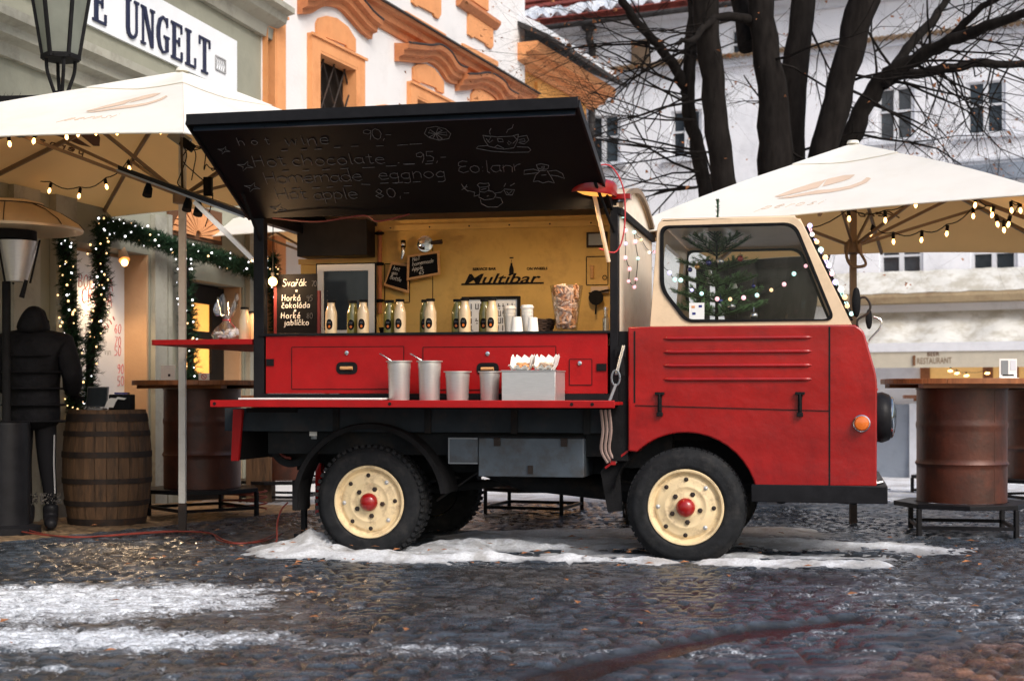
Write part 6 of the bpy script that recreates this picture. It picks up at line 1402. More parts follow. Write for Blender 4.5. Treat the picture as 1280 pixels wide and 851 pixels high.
# lettering on the wall
fy = lambda u, v, d: T(u, YB-.004-d, v)
x0,z0 = lp(577,356,YB); x1,_ = lp(680,355,YB); mb = MB(); ftext(mb, 'Multibar', fy, x0+.02, z0+.004, .098, .0, .0016, .32, x1-x0-.04)
mb.prism([rect(x0+.0,z0-.003,x1,z0+.009)], lambda u,v,d: T(u, YB-.0048-d, v), 0, .0006)
obj('lettering', mb, 'blkink', bw)
x0,z0 = lp(591,338,YB); x1,_ = lp(620.5,338,YB); mb = MB(); ftext(mb, 'SERVICE BAR', fy, x0, z0, .024, 0, .001, 0, x1-x0); x0,z0 = lp(658.5,337.5,YB); x1,_ = lp(684.5,337,YB); ftext(mb, 'ON WHEELS', fy, x0, z0, .024, 0, .001, 0, x1-x0); obj('small_lettering', mb, 'blkink', bw)
x,z = lp(639.5,343.5,YB); mb = MB(); k_ = .0054
mb.prism([[(x+a*k_, z+b*k_) for a, b in ((-2.8,0),(2.8,0),(3,6),(2.6,8.5),(1.4,12),(1.1,15),(-1.1,15),(-1.4,12),(-2.6,8.5),(-3,6))]], lambda u,v,d: fy(u,v,d), 0, .001)
mb.prism([rect(x-2.4*k_,z+20.5*k_,x+2.6*k_,z+22*k_)], lambda u,v,d: fy(u,v,d), 0, .001); mb.prism([rect(x-.3*k_,z+16*k_,x+.3*k_,z+18.5*k_)], lambda u,v,d: fy(u,v,d), 0, .001); obj('bottle_emblem', mb, 'blkink', bw)
# ---- roof flap with the chalk menu
hz, oz, ow = 2.118, 2.562, .92
FU = Vector((0,-ow,oz-hz)).normalized(); FN = Vector((0,-FU.z,FU.y)); FN = Vector((0, FU.z, -FU.y)) if FN.z > 0 else FN   # pointing down/out
FN = Vector((0,-(oz-hz),-ow)).normalized(); FL = Vector((0,-ow,oz-hz)).length
def FQ(x, v, d): p = Vector((x,0,hz))+FU*v+FN*d; return p        # v from hinge to outer edge, d below the board
fx0, fx1 = -2.76, -.45
mb = tb(); mb.add([FQ(fx0,0,0),FQ(fx1,0,0),FQ(fx1-.045,FL,0),FQ(fx0,FL,0),FQ(fx0,0,-.03),FQ(fx1,0,-.03),FQ(fx1-.045,FL,-.03),FQ(fx0,FL,-.03)], [(0,1,2,3),(4,5,6,7),(0,1,5,4),(1,2,6,5),(2,3,7,6),(3,0,4,7)])
flap = obj('raised_roof_flap', mb, 'board', truck, bevel=.002)
mb = tb(); mb.bar(FQ(fx0-.006,FL+.008,-.012), FQ(fx1-.040,FL+.008,-.012), .022, .06); mb.bar(FQ(fx0-.008,0,-.012), FQ(fx0-.008,FL,-.012), .014, .05, tuple(FN)); mb.bar(FQ(fx1+.008,0,-.012), FQ(fx1-.038,FL,-.012), .014, .05, tuple(FN)); obj('edge_trim', mb, 'black', flap)
M['bluesheen'] = mat('painted_blue_sheen', (.05,.075,.11), .3, .6, var=.15); mb = tb(); mb.bar(FQ(fx0+.02,FL-.045,.006), FQ(fx1-.06,FL-.045,.006), .010, .045, tuple(FN)); obj('sheen_strip', mb, 'bluesheen', flap)  # bluish reflection along the top strip, painted as its colour
def fl(px, py):
    p = hit(px, py, T(*FQ(0,0,.004)), TF.to_3x3() @ FN); q = TI @ p; return q.x, (q-Vector((0,0,hz))).dot(FU)
fq = lambda u, v: TF @ FQ(u, v, .003)
mb = MB(); mb2 = MB()
def wr(text, px, py, size, px1=None, slant=.15):
    u, v = fl(px, py); st = random.getstate(); b = 1.15
    if px1:
        u1, _ = fl(px1, py-4); tmp = MB(); e = swrite(tmp, text, lambda a,b_: Vector((a,0,b_)), u, v, size, .002, 0); b = 1.15*(u1-u)/(e-u)*1.0
    random.setstate(st); swrite(mb, text, fq, u, v, size, .0017, .22, slant, 4, b)
wr('hot', 298, 182, .075, 345); wr('wine', 358, 183, .11, 415); wr('90,-', 455, 175, .10, 488); wr('Hot', 318, 209, .11, 358); wr('chocolate', 366, 208, .11, 482); wr('.  95,-', 496, 204, .10, 556)
wr('Homemade', 332, 230, .12, 450); wr('eggnog', 474, 225, .115, 556); wr('Hot', 347, 250, .12, 383); wr('apple', 392, 250, .12, 444); wr('80,-', 470, 248, .10, 515); wr('Eo:lanr', 573, 217, .12, 648)
Z3 = lambda x, y: (500+x/4.923, 130+y/4.923)
dr_ = [[(510,195),(520,225),(545,262),(600,275),(640,280),(700,272),(722,230),(728,190)],[(510,195),(600,205),(690,200),(728,188)],[(728,205),(780,195),(792,225),(765,248),(730,240)],[(730,222),(765,215),(770,232),(735,232)],[(540,258),(480,262),(470,275),(560,292),(680,300),(790,298),(805,285),(790,268),(720,265)],
 [(530,215),(550,240),(570,225)],[(600,215),(630,218),(635,235),(605,235),(600,215)],[(665,230),(685,240),(670,255),(662,240)],[(580,270),(600,255),(640,275)],[(555,190),(550,170),(560,152)],[(655,180),(665,160),(690,150),(697,128)],[(520,200),(560,205),(540,235)],[(700,200),(720,220),(695,245)],
 [(150,185),(165,150),(220,140),(280,155),(312,185),(300,215),(240,225),(180,210),(150,185)],[(220,185),(185,160),(175,180),(220,185)],[(220,185),(235,150),(260,165),(220,185)],[(220,185),(285,175),(290,195),(220,185)],[(220,185),(260,215),(235,220),(220,185)],[(220,185),(180,205),(200,215),(220,185)],
 [(840,375),(870,370),(915,380),(910,400),(875,405),(845,395),(840,375)],[(845,395),(855,412),(895,412),(905,400)],[(865,410),(835,440),(820,480),(850,475),(880,488),(915,478),(950,488),(930,450),(905,412)],[(858,415),(820,402),(765,410),(762,435),(845,425)],[(912,415),(960,410),(1000,430),(1012,460),(970,445),(930,440)],[(870,440),(900,438)],[(870,388),(890,385),(885,398),(868,394)],
 [(475,500),(490,488),(520,492),(545,488),(550,505),(530,512),(490,515),(475,500)],[(490,515),(490,540),(520,545),(548,530),(545,512)],[(490,545),(485,575),(520,592),(575,585),(590,560),(570,540),(540,535)],[(495,590),(500,615),(540,635),(600,635),(632,610),(620,580),(585,575)],[(490,560),(455,570),(460,545),(420,535)],[(378,495),(395,520),(420,540)],[(385,515),(415,512)],[(380,530),(400,518),(410,500)],
 [(585,550),(620,545),(640,530),(655,560),(690,562),(705,530),(640,525)],[(655,540),(670,555),(690,535)],[(640,510),(650,490)],[(680,505),(705,490)],[(535,570),(545,565)],[(500,530),(515,525),(530,522)]]
for l in dr_: mb2.tube([fq(*fl(*Z3(x,y))) for x, y in l], .0019, 4)
Z4 = lambda x, y: (260+x/4.923, 140+y/4.923)
stars = [(98,238,1),(230,335,1.3),(272,465,1.3),(432,597,1.4)]
for sx, sy, k in stars:
    pts = []
    for i in range(9): a = i*math.pi/4+.3; r_ = (34 if i%2 == 0 else 11)*k; pts.append(fq(*fl(*Z4(sx+r_*math.cos(a)*1.15, sy+r_*math.sin(a)*.7))))
    mb2.tube(pts, .0019, 4)
dashes = [(450,242,490,240),(570,237,608,234),(655,232,700,230),(775,222,815,219),(880,214,925,212),(1035,212,1080,210),(1165,207,1230,203),(700,360,752,354),(815,352,865,348),(950,345,1025,342),(1095,335,1160,333),(1210,325,1270,322),(515,475,568,472),(640,471,690,468),(730,466,770,462),(835,458,885,456),(945,446,998,448),(1060,441,1110,438),(1150,437,1200,435),(455,368,500,365),(580,364,622,362)]
for a in dashes: mb2.tube([fq(*fl(*Z4(a[0],a[1]))), fq(*fl(*Z4(a[2],a[3])))], .0017, 4)
for a in ((20,372,90,370),(155,372,200,368),(0,485,18,483),(80,482,125,480),(0,255,20,253),(60,250,135,246)): mb2.tube([fq(*fl(*Z3(a[0],a[1]))), fq(*fl(*Z3(a[2],a[3])))], .0017, 4)
obj('chalk_writing', mb, 'chalk', flap); obj('chalk_drawing', mb2, 'chalk', flap)
# gas struts, wires at the hinge
mb = tb()
mb.tube([(-2.70,.0,1.98),FQ(-2.70,.30,.012)], .010, 8); mb.tube([(-.43,.0,1.98),FQ(-.50,.30,.012)], .010, 8); obj('gas_strut', mb, 'matblack', flap)
mb = tb(); mb.tube(smoothpath([FQ(-2.6,.03,.02),FQ(-2.3,.02,.05),FQ(-2.0,.03,.02),FQ(-1.9,.02,.06),FQ(-1.7,.03,.02)],6), .005, 5); obj('red_wire', mb, 'orangecable', flap)
# ---- rear flap, its strut and spotlights
A0 = T(-2.75,.0,2.12); 
def PR(px, py, x_): # point on the plane x = const of the truck
    n = TF.to_3x3() @ Vector((1,0,0)); return TI @ hit(px, py, T(x_,0,0), n)
o0 = Vector((-3.72,.0,0)); s_, _z = lp(147,213); o0 = Vector((s_,0,_z)); dz_ = o0.z-2.135
h0 = Vector((-2.80,0,2.125)); h1 = Vector((-2.80,D,2.10)); o1 = Vector((o0.x,D,o0.z-.03)); up = Vector((.0,0,.035))
mb = tb(); mb.add([h0,h1,o1,o0,h0+up,h1+up,o1+up,o0+up], [(0,1,2,3),(4,5,6,7),(0,1,5,4),(1,2,6,5),(2,3,7,6),(3,0,4,7)]); rfp = obj('raised_tail_flap', mb, 'black', truck, bevel=.003)
mb = tb(); mb.bar(o0+Vector((0,-.012,0)), h0+Vector((0,-.012,0)), .012, .012); obj('edge_strip', mb, 'lgrey', rfp)
mb = tb(); a = o0.lerp(h0,.60)+Vector((0,.02,-.02)); mb.bar(a, (-2.755,.02,1.86), .028, .028); obj('stay_bar', mb, 'white', rfp)
for t_, yy in ((.16,.15),(.58,.12),(.45,.2)):
    c = o0.lerp(h0,t_)+Vector((0,yy,-.01)); mb = tb(); mb.tube([c, c+Vector((0,0,-.04)), c+Vector((.0,-.02,-.09))], [.012,.028,.032], 12); obj('spot_light', mb, 'matblack', rfp)
# tail shelf
mb = tb(); mb.prism([rnd([(-3.46,0),(-2.755,0),(-2.755,1.62),(-3.46,1.62)], [.04,0,0,.04])], lambda u,v,d:(u,v,d), 1.318, 1.352); ts = obj('tail_shelf', mb, 'redflat', truck, bevel=.004)
# lower tail: red edged locker with a cable reel
x0,_ = lp(293,545); x1,_ = lp(305,545)
mb = tb(); mb.add([(x0-.01,0,.905),(x0+.055,0,.905),(x0+.025,0,.575),(x0-.04+.015,0,.575),(x0-.01,.03,.905),(x0+.055,.03,.905),(x0+.025,.03,.575),(x0-.025,.03,.575)], [(0,1,2,3),(4,5,6,7),(0,1,5,4),(1,2,6,5),(2,3,7,6),(3,0,4,7)]); obj('tail_board', mb, 'redflat', truck, bevel=.003)
mb = tb(); mb.b2(x0-.005,x0+.03,.031,1.4,.58,.90); mb.b2(-2.78,-2.48,.35,1.3,.585,.88); mb.b2(-2.80,-2.46,.02,.349,.885,.915); obj('tail_locker', mb, 'matblack', truck)
mb = tb(); x, z = lp(364,556,.25); mb.tube([(x,.25,z-.0),(x,.34,z)], [.14,.14], 26); mb.lathe([(.145,0),(.145,.012),(.10,.012),(.10,0)], Matrix.Translation((x,.25,z)) @ Matrix.Rotation(R(90),4,'X'), 26); re_ = obj('cable_reel', mb, 'under', truck)
mb = tb(); mb.tube([(x+.085*math.cos(a*.4),.232,z+.085*math.sin(a*.4)) for a in range(3,13)], .010, 6); mb.tube(smoothpath([(x-.01,.22,.30),(x-.05,.2,.25),(x-.07,.18,.16),(x-.06,.15,.06),(x-.08,.12,.03)],4), .005, 5); obj('red_lead', mb, 'orangecable', re_)
mb = tb(); x, z = lp(389,535,.05); mb.tube([(x,.12,z-.07),(x,.12,z+.02),(x+.01,.12,z+.04),(x+.02,.12,z+.08)], [.028,.03,.012,.012], 12); mb.b2(x-.02,x+.06,.11,.13,z+.08,z+.10); sb = obj('spray_bottle', mb, 'lgrey', truck); 
mb = tb(); mb.b2(x-.025,x+.025,.085,.09,z-.05,z-.01); obj('label', mb, 'paper', sb)
# hoses and snap hooks at the box front corner
mb = tb()
for k in range(3): x, z = lp(752+k*5,512); mb.tube(smoothpath([(x,-.02,z),(x+.01,-.01,z-.12),(x-.005,.02,z-.24),(x+.03,.05,z-.32)],5), .010, 6)
obj('hose', mb, 'pinktube', truck)
mb = tb(); a = lp(778,432,-.05); b = lp(762,505,-.3); P_ = [Vector((a[0],-.03,a[1])), Vector((b[0],-.35,b[1]))]; m_ = P_[0].lerp(P_[1],.5); mb.tube([P_[0],m_], .006, 6); mb.tube([P_[0]+Vector((.01,0,0)),m_+Vector((.008,0,0))], .005, 6)
mb.tube([m_+Vector((.025*math.cos(t*.52),0,-.02+.045*math.sin(t*.52))) for t in range(13)], .006, 6); mb.tube([m_+Vector((0,0,-.06)),P_[1]], .009, 8); obj('snap_hook_chain', mb, 'lgrey', truck)
mb = tb(); x,z = lp(776,440); mb.b2(x-.03,x+.03,-.04,.0,z-.03,z+.03); mb.tube([(x,-.03,z),(x+.01,-.03,z-.14)], .02, 8); obj('rubber_catch', mb, 'matblack', truck)
# small wall things
x,z = lp(745,300,YB); mb = tb(); mb.b2(x-.06,x+.08,YB-.03,YB-.002,z-.05,z+.05); pf = obj('fuse_box_frame', mb, 'hoop', truck); mb = tb(); mb.b2(x-.045,x+.065,YB-.034,YB-.0302,z-.037,z+.037); obj('cover', mb, 'lgrey', pf)
# ============================================================ THINGS ON AND IN THE TRUCK
def tthing(name, label, cat, x, y, z, rz=0, group=None): return thing(name, label, cat, T(x,y,z), -TH+rz, group)
ZC = zc+.0045
def bottle(m, label, px, yl, s=1.0, lab=True, zbase=ZC):
    x, _ = lp(px, 413, yl); t = tthing('bottle', label, 'bottle', x, yl, zbase, 0, 'glass bottles along the serving counter'); f = frame(t)
    mb = MB(f); mb.lathe([(.0001,0),(.034,0),(.038,.004),(.038,.125),(.036,.14),(.028,.165),(.0235,.18),(.023,.196),(.026,.198),(.026,.202),(.0001,.203)], n=28); g_ = obj('glass_body', mb, m, t)
    mb = MB(f); mb.lathe([(.028,.198),(.0285,.212),(.026,.215),(.0001,.215)], n=24); obj('lid', mb, 'matblack', t)
    if lab:
        mb = MB(f); k = 10; drop = [(-.0,.028),(.016,.036),(.022,.055),(.020,.075),(.010,.090),(-.010,.090),(-.020,.075),(-.022,.055),(-.016,.036)]
        def cy(u, v, d, r=.0384): a = u/r; return (math.sin(a)*(r+d), -math.cos(a)*(r+d), v)
        L2 = []
        for i in range(len(drop)):
            a, b = drop[i], drop[(i+1)%len(drop)]; L2 += [(a[0]+(b[0]-a[0])*s_/3, a[1]+(b[1]-a[1])*s_/3) for s_ in range(3)]
        # strips keep the label on the curved glass
        for i in range(16):
            u0 = -.022+.044*i/16; u1 = u0+.044/16
            def ext(u):
                w_ = abs(u)/.0222; return .059-.033*math.sqrt(max(0,1-w_**2.0)), .059+.033*math.sqrt(max(0,1-w_**2.4))
            a0, b0 = ext(u0); a1, b1 = ext(u1); mb.add([cy(u0,a0,.0006),cy(u1,a1,.0006),cy(u1,b1,.0006),cy(u0,b0,.0006)], [(0,1,2,3)])
        lb = obj('label', mb, 'board', t)
        mb = MB(f); 
        for i in range(6): u0 = -.008+.016*i/6; u1 = u0+.016/6; h0 = .009*math.sqrt(max(0,1-(u0/.0081)**2)); h1 = .009*math.sqrt(max(0,1-(u1/.0081)**2)); mb.add([cy(u0,.046-h0,.0011),cy(u1,.046-h1,.0011),cy(u1,.046+h1,.0011),cy(u0,.046+h0,.0011)], [(0,1,2,3)])
        obj('orange_fruit_print', mb, 'amber', lb)
        mb = MB(f); 
        for v in (.074,.066): mb.add([cy(-.011,v,.0011),cy(0,v,.0011),cy(.011,v,.0011),cy(.011,v+.003,.0011),cy(0,v+.003,.0011),cy(-.011,v+.003,.0011)], [(0,1,4,5),(1,2,3,4)])
        obj('label_writing', mb, 'chalk', lb)
    return t
for px, yl, m, lab in ((414,.12,'milk','cream filled glass bottle standing alone in front of the white picture frame'),
  (454,.12,'milk','cream filled glass bottle in front of the right edge of the white picture frame'),
  (441,.20,'greenj','green bottle directly left of the cream bottle before the picture frame'),
  (500,.12,'milk','cream filled glass bottle under the two small hanging chalkboards'),
  (487,.20,'greenj','green bottle half hidden under the tilted small chalkboard'),
  (538,.12,'milk','cream filled glass bottle in the middle of the counter, left of the wall lettering'),
  (532,.21,'greenj','green bottle almost hidden behind the middle cream bottle'),
  (581,.12,'milk','cream filled glass bottle covering the left end of the lettered print'),
  (572,.20,'greenj','green bottle just left of the lettered print'),
  (615,.12,'milk','cream filled glass bottle between the lettered print and the white cups'),
  (606,.22,'greenj','green bottle peeping out in front of the middle of the lettered print')):
    bottle(m, lab, px, yl)
def sbottle(label, px, yl, k):
    x, _ = lp(px, 418, yl); t = tthing('bottle', label, 'bottle', x, yl, 1.353); f = frame(t); mb = MB(f); mb.lathe([(.0001,0),(.038*k,0),(.04*k,.01),(.04*k,.13*k),(.024*k,.18*k),(.024*k,.21*k),(.0001,.211*k)], n=24); obj('glass_body', mb, 'milk', t); mb = MB(f); mb.lathe([(.029*k,.205*k),(.029*k,.22*k),(.0001,.222*k)], n=18); obj('lid', mb, 'matblack', t); t['group'] = 'bottles on the tail shelf'
sbottle('plain cream bottle on the red tail shelf, beside the cellophane bag', 306, .12, .95); sbottle('smaller cream bottle on the red tail shelf, nearest the black post', 315, .30, .88)
# cellophane bag
x,_ = lp(282,418,.12); cb = tthing('cellophane_gift_bag', 'cellophane gift bag of biscuits tied with a thin red ribbon on the tail shelf', 'gift bag', x, .14, 1.353); f = frame(cb)
mb = MB(f); N1 = 40; vs = []; pr = [(.0001,.004),(.085,.004),(.095,.03),(.075,.07),(.035,.11),(.022,.13),(.04,.16),(.065,.21),(.075,.25)]
for i, (r_, z_) in enumerate(pr):
    for j in range(N1): a = 2*math.pi*j/N1; rr = r_*(1+.16*math.sin(a*5+i*1.3)+.10*math.sin(a*11+i*2)); vs.append((rr*math.cos(a), rr*.7*math.sin(a), z_+(.03*math.sin(a*3+1)+.03*math.sin(a*7) if i > 6 else 0)))
mb.add(vs, [(i*N1+j, i*N1+(j+1)%N1, (i+1)*N1+(j+1)%N1, (i+1)*N1+j) for i in range(len(pr)-1) for j in range(N1)]); obj('film', mb, 'film', cb)
mb = MB(f)
for k in range(26): mb.ball((random.uniform(-.055,.055),random.uniform(-.035,.035),random.uniform(.012,.065)), random.uniform(.014,.022), 7, (1,1,.6))
obj('sugared_biscuits', mb, 'paper', cb)
mb = MB(f); mb.tube([(.026*math.cos(a*.5),.02*math.sin(a*.5),.128) for a in range(14)], .004, 5); mb.tube([(.02,-.02,.128),(.05,-.03,.10),(.07,-.03,.075)], .003, 4); obj('ribbon', mb, 'redink', cb)
# white cups
def cups(label, px, yl, n, lid=0, r=.038, h=.11):
    x,_ = lp(px, 413, yl); t = tthing('paper_cup_stack', label, 'cups', x, yl, ZC, 0, 'stacks of white paper cups'); f = frame(t)
    for i in range(n):
        z = i*.022; mb = MB(f); mb.lathe([(.028,z+h),(.0285,z+h-.001),(r,z+.004),(r+.003,z+.002),(r+.003,z),(r-.001,z)], n=24) if not lid else mb.lathe([(.0001,z),(.028,z),(r,z+h-.004),(r+.003,z+h),(.0001,z+h)], n=24); obj('cup', mb, 'paper', t)
    if lid: z = (n-1)*.022+h; mb = MB(f); mb.lathe([(r+.005,z),(r+.004,z+.008),(r-.003,z+.02),(.0001,z+.02)], n=24); obj('lid', mb, 'white', t)
cups('tall stack of lidded white cups behind, left of the two taller stacks', 637, .28, 3, 1); cups('short front stack of white paper cups', 646, .12, 1, 0, .040, .095); cups('stack of lidded white cups right beside the wicker basket', 659, .22, 3, 1); cups('single small white cup before the wicker basket', 666, .12, 1, 0, .036, .09)
# wicker basket
x,_ = lp(676,413,.30); wb = tthing('wicker_basket', 'dark wicker basket between the white cups and the jar of wafers', 'basket', x, .30, ZC); f = frame(wb)
mb = MB(f)
for i in range(8):
    z = .006+i*.011; w_ = .055+i*.003
    pts = [(w_*math.cos(a*.2244)*1.25, w_*math.sin(a*.2244)*.9, z+.003*math.sin(a*2+i*math.pi)) for a in range(29)]; mb.tube(pts, .006, 5)
mb.lathe([(.0001,.002),(.05,.002)], n=16); obj('weave', mb, 'wicker', wb)
# jar of wafer rolls
x,_ = lp(708,413,.22); jr = tthing('jar_of_wafers', 'flared glass vase packed with curled wafer biscuits', 'jar', x, .22, ZC); f = frame(jr)
mb = MB(f); mb.lathe([(.0001,.002),(.062,.002),(.068,.012),(.080,.12),(.103,.29),(.100,.29),(.077,.12),(.064,.02),(.0001,.018)], n=36); obj('glass_vase', mb, 'jar', jr)
mb = MB(f); mbw = MB(f)
for k in range(190):
    z = random.uniform(.03,.285); R_ = .060+(.095-.060)*(z/.29)**1.1-.006; a = random.uniform(0,6.28); rr = R_*math.sqrt(random.random()*.5+.5)-.008; c = Vector((rr*math.cos(a), rr*math.sin(a), z)); d = Vector((random.gauss(0,1)*math.sin(a),-random.gauss(0,1)*math.cos(a)*1,random.gauss(0,1.0))).normalized(); tg = Vector((-math.sin(a),math.cos(a),0)); d = (tg*random.gauss(0,1)+Vector((0,0,1))*random.gauss(0,1)).normalized()*.030
    p0_, p1_ = c-d, c+d
    if p0_.z < .02 or p1_.z < .02 or max(p0_.z,p1_.z) > .30: continue
    (mb if k%2 else mbw).tube([p0_, c+Vector((math.cos(a),math.sin(a),0))*.006, p1_], [.006,.010,.006], 6)
mb.ball((0,0,.15), .055, 12, (1,1,2.0)); obj('brown_wafers', mb, 'caramel', jr); M['palewafer'] = mat('pale_wafer', (.78,.55,.42), .8, var=.2, scale=30); obj('pale_wafers', mbw, 'palewafer', jr)
# framed lettered print
x0,z1 = lp(577,371,.55); x1,z0 = lp(650,413,.55); fpn = tthing('lettered_print', 'white print with bold dark letters in a black frame, behind the bottles', 'print', (x0+x1)/2, .58, ZC)
mb = tb(); mb.prism([rect(x0,ZC,x1,z1), rect(x0+.02,ZC+.02,x1-.02,z1-.018)[::-1]], XZ(.55), 0, .02); obj('frame', mb, 'matblack', fpn)
mb = tb(); mb.prism([rect(x0+.015,ZC+.015,x1-.015,z1-.014)], XZ(.562), 0, .006); pp = obj('paper', mb, 'lgrey' if 0 else 'signwhite', fpn)
mb = tb(); random.seed(5)
for r_ in range(4):
    for c_ in range(11):
        xx = x0+.03+c_*(x1-x0-.06)/11; zz_ = ZC+.03+r_*.047; k = random.choice('|-LU|I')
        if k in '|LU': mb.b2(xx,xx+.005,.5595,.5612,zz_,zz_+.036)
        if k in 'LU-': mb.b2(xx+.006,xx+.016,.5595,.5612,zz_,zz_+.005)
        if k in 'U': mb.b2(xx+.017,xx+.022,.5595,.5612,zz_,zz_+.036)
        if k == '-': mb.b2(xx,xx+.018,.5595,.5612,zz_+.016,zz_+.021); mb.b2(xx+.003,xx+.008,.5595,.5612,zz_+.022,zz_+.036)
obj('bold_letters', mb, 'blkink', pp)
# white framed mirror picture
x0,z1 = lp(396,331,.6); x1,z0 = lp(468,413,.6); wf_ = tthing('picture_frame', 'white framed picture with a dark mirror like centre leaning behind the bottles', 'picture', (x0+x1)/2, .62, ZC)
mb = tb(); mb.prism([rect(x0,ZC,x1,z1), rect(x0+.045,ZC+.045,x1-.045,z1-.045)[::-1]], XZ(.6), 0, .022); fo = obj('frame', mb, 'frost', wf_, bevel=.003)
mb = tb(); mb.prism([rect(x0-.008,ZC,x1+.008,z1+.008), rect(x0-.001,ZC-.001,x1+.001,z1+.001)[::-1]], XZ(.604), 0, .02); obj('outer_edge', mb, 'matblack', fo)
mb = tb(); mb.prism([rect(x0+.044,ZC+.044,x1-.044,z1-.044)], XZ(.614), 0, .004); obj('dark_glass', mb, 'winglass', wf_)
mb = tb(); 
for k in range(9): mb.ball((x0+.07, .612, ZC+.07+k*.03), .0035, 6)
obj('dotted_line', mb, 'chalk', wf_)
# menu easel board
x0,z1 = lp(346,343,.32); x1,z0 = lp(396,408,.32)
me_ = tthing('chalk_menu', 'black menu board with white Czech drink names at the tail end of the counter', 'menu board', (x0+x1)/2, .34, ZC)
mb = tb(); mb.prism([rect(x0,ZC+.012,x1,z1)], XZ(.32), 0, .012); mbd = obj('board', mb, 'board', me_)
mb = tb(); mb.b2(x0-.022,x0-.001,.322,.345,ZC,z1-.06); mb.b2(x1+.001,x1+.02,.322,.345,ZC,z1-.11); mb.b2(x0-.022,x1+.02,.30,.36,ZC,ZC+.011); obj('red_stand', mb, 'darkred', me_)
fz = lambda u, v: T(u, .317, v); mb = MB(); random.seed(11)
def mw(t, px, py, px1, size, dim=False):
    u, v = lp(px, py, .317); u1, _ = lp(px1, py, .317); tmp = MB(); e = swrite(tmp, t, lambda a,b: Vector((a,0,b)), u, v, size, .001, 0, 0); swrite(mbd_ if dim else mb, t, fz, u, v, size, .0028 if not dim else .0016, .12, .06, 5, 1.15*(u1-u)/(e-u)*.98)
mbd_ = MB()
mw('Svařák', 353, 358, 384, .048); mw('70', 389, 358, 395, .035, True); mw('Horká', 352, 376, 377, .040); mw('95', 383, 376, 391, .036, True); mw('čokoláda', 352, 385, 389, .038); mw('Horké', 351, 398, 377, .040); mw('80', 383, 398, 391, .036, True); mw('jablíčko', 355, 406.5, 388, .038); mw('*', 369, 366, 373, .03); mw('*', 367, 391, 372, .034)
obj('menu_writing', mb, 'chalkbright', mbd); obj('faint_prices', mbd_, 'chalk', mbd)
# two small hanging boards
def slate(label, pts, yl, lines, nm='hanging_chalkboard'):
    c = [lp(*p, yl) for p in pts]; cx = sum(a for a,_ in c)/4; cz = sum(b for _,b in c)/4; t = tthing(nm, label, 'chalkboard', cx, yl, min(b for _,b in c), 0, 'small framed chalkboards on the yellow wall')
    inn = [(cx+(a-cx)*.86, cz+(b-cz)*.80) for a, b in c]; mb = tb(); mb.prism([c, inn[::-1]], XZ(yl), 0, .016); fr_ = obj('wooden_frame', mb, 'lightwood', t, bevel=.003)
    mb = tb(); mb.prism([inn], XZ(yl), .006, .012); bd = obj('slate', mb, 'board', t)
    A = Vector(inn[3]); U = (Vector(inn[2])-A); V = (Vector(inn[0])-A); Lx, Ly = U.length, V.length; U.normalize(); V.normalize(); mb = MB()
    for k, s_ in enumerate(lines):
        fnn = lambda u, v: (lambda q: T(q.x, yl+.003, q.y))(A+U*u+V*v); swrite(mb, s_, fnn, Lx*(.10 if k != 3 else .35), Ly*(.78-.24*k), .028, .0014, .2, .1, 4, .95)
    obj('chalk_writing', mb, 'chalkbright', bd)
    return t
slate('small wood framed chalkboard reading Hot homemade apple, under the chrome tap', [(509,319),(549,313),(550,343),(508,351)], .86, ['HoT','homemade','Apple','65'])
slate('tilted small wood framed chalkboard, hanging left and partly behind the other', [(489,327),(510,330),(511,367),(479,357)], .90, ['hot','gin','Bottle'])
x,z = lp(503,300,.88); tpn = tthing('bar_tool', 'short black handled chrome bar tool hanging above the tilted chalkboard', 'bar tool', x, .88, z-.15); mb = tb(); mb.tube([(x,.90,z+.0),(x,.90,z-.05)], [.016,.018], 12); obj('grip', mb, 'matblack', tpn); mb = tb(); mb.tube([(x,.90,z-.051),(x,.90,z-.09),(x-.01,.90,z-.13)], [.012,.016,.008], 10); mb.ball((x,.895,z-.03), .018); obj('chrome_neck', mb, 'chrome', tpn)
x,z = lp(530,305,.88); gp = tthing('chrome_wall_lamp', 'round chrome lever press fixed on the yellow wall above the chalkboard', 'press', x, .88, z-.04); mb = tb(); mb.ball((x,.89,z), .055, 16, (1,.7,.9)); mb.lathe([(.055,-.01),(.06,0),(.055,.01)], Matrix.Translation((x+.01,.88,z)) @ Matrix.Rotation(R(90),4,'X'), 20); mb.box((x+.03,.86,z),(.03,.03,.08)); obj('chrome_body', mb, 'chrome', gp); mb = tb(); mb.tube([(x+.05,.87,z+.005),(x+.13,.87,z+.012)], [.012,.017], 10); obj('lever', mb, 'hoop', gp)
gp.name = 'lever_press'
# pan and bits on the right of the wall
x,z = lp(745,372,.88); pn = tthing('black_ladle', 'small black pan hanging on the yellow wall near the front post', 'pan', x, .88, z-.05); pn.name = 'small_pan'; mb = tb(); mb.lathe([(.045,0),(.05,.02),(.0001,.022)], Matrix.Translation((x,.90,z)) @ Matrix.Rotation(R(90),4,'X'), 18); obj('bowl', mb, 'matblack', pn); mb = tb(); mb.tube([(x,.89,z-.04),(x-.005,.89,z-.11)], .006, 6); mb.tube([(x-.05,.89,z+.03),(x+.09,.89,z+.05)], .006, 6); obj('handle', mb, 'matblack', pn)
x,z = lp(757,395,.5); tpn = tthing('soap_pump', 'tall chrome pump dispenser beside the front post', 'dispenser', x, .5, ZC); mb = tb(); mb.lathe([(.022,ZC),(.022,ZC+.10),(.012,ZC+.11),(.012,ZC+.15),(.018,ZC+.152),(.016,ZC+.17)], Matrix.Translation((x,.5,0)), 14); obj('chrome_body', mb, 'chrome', tpn)
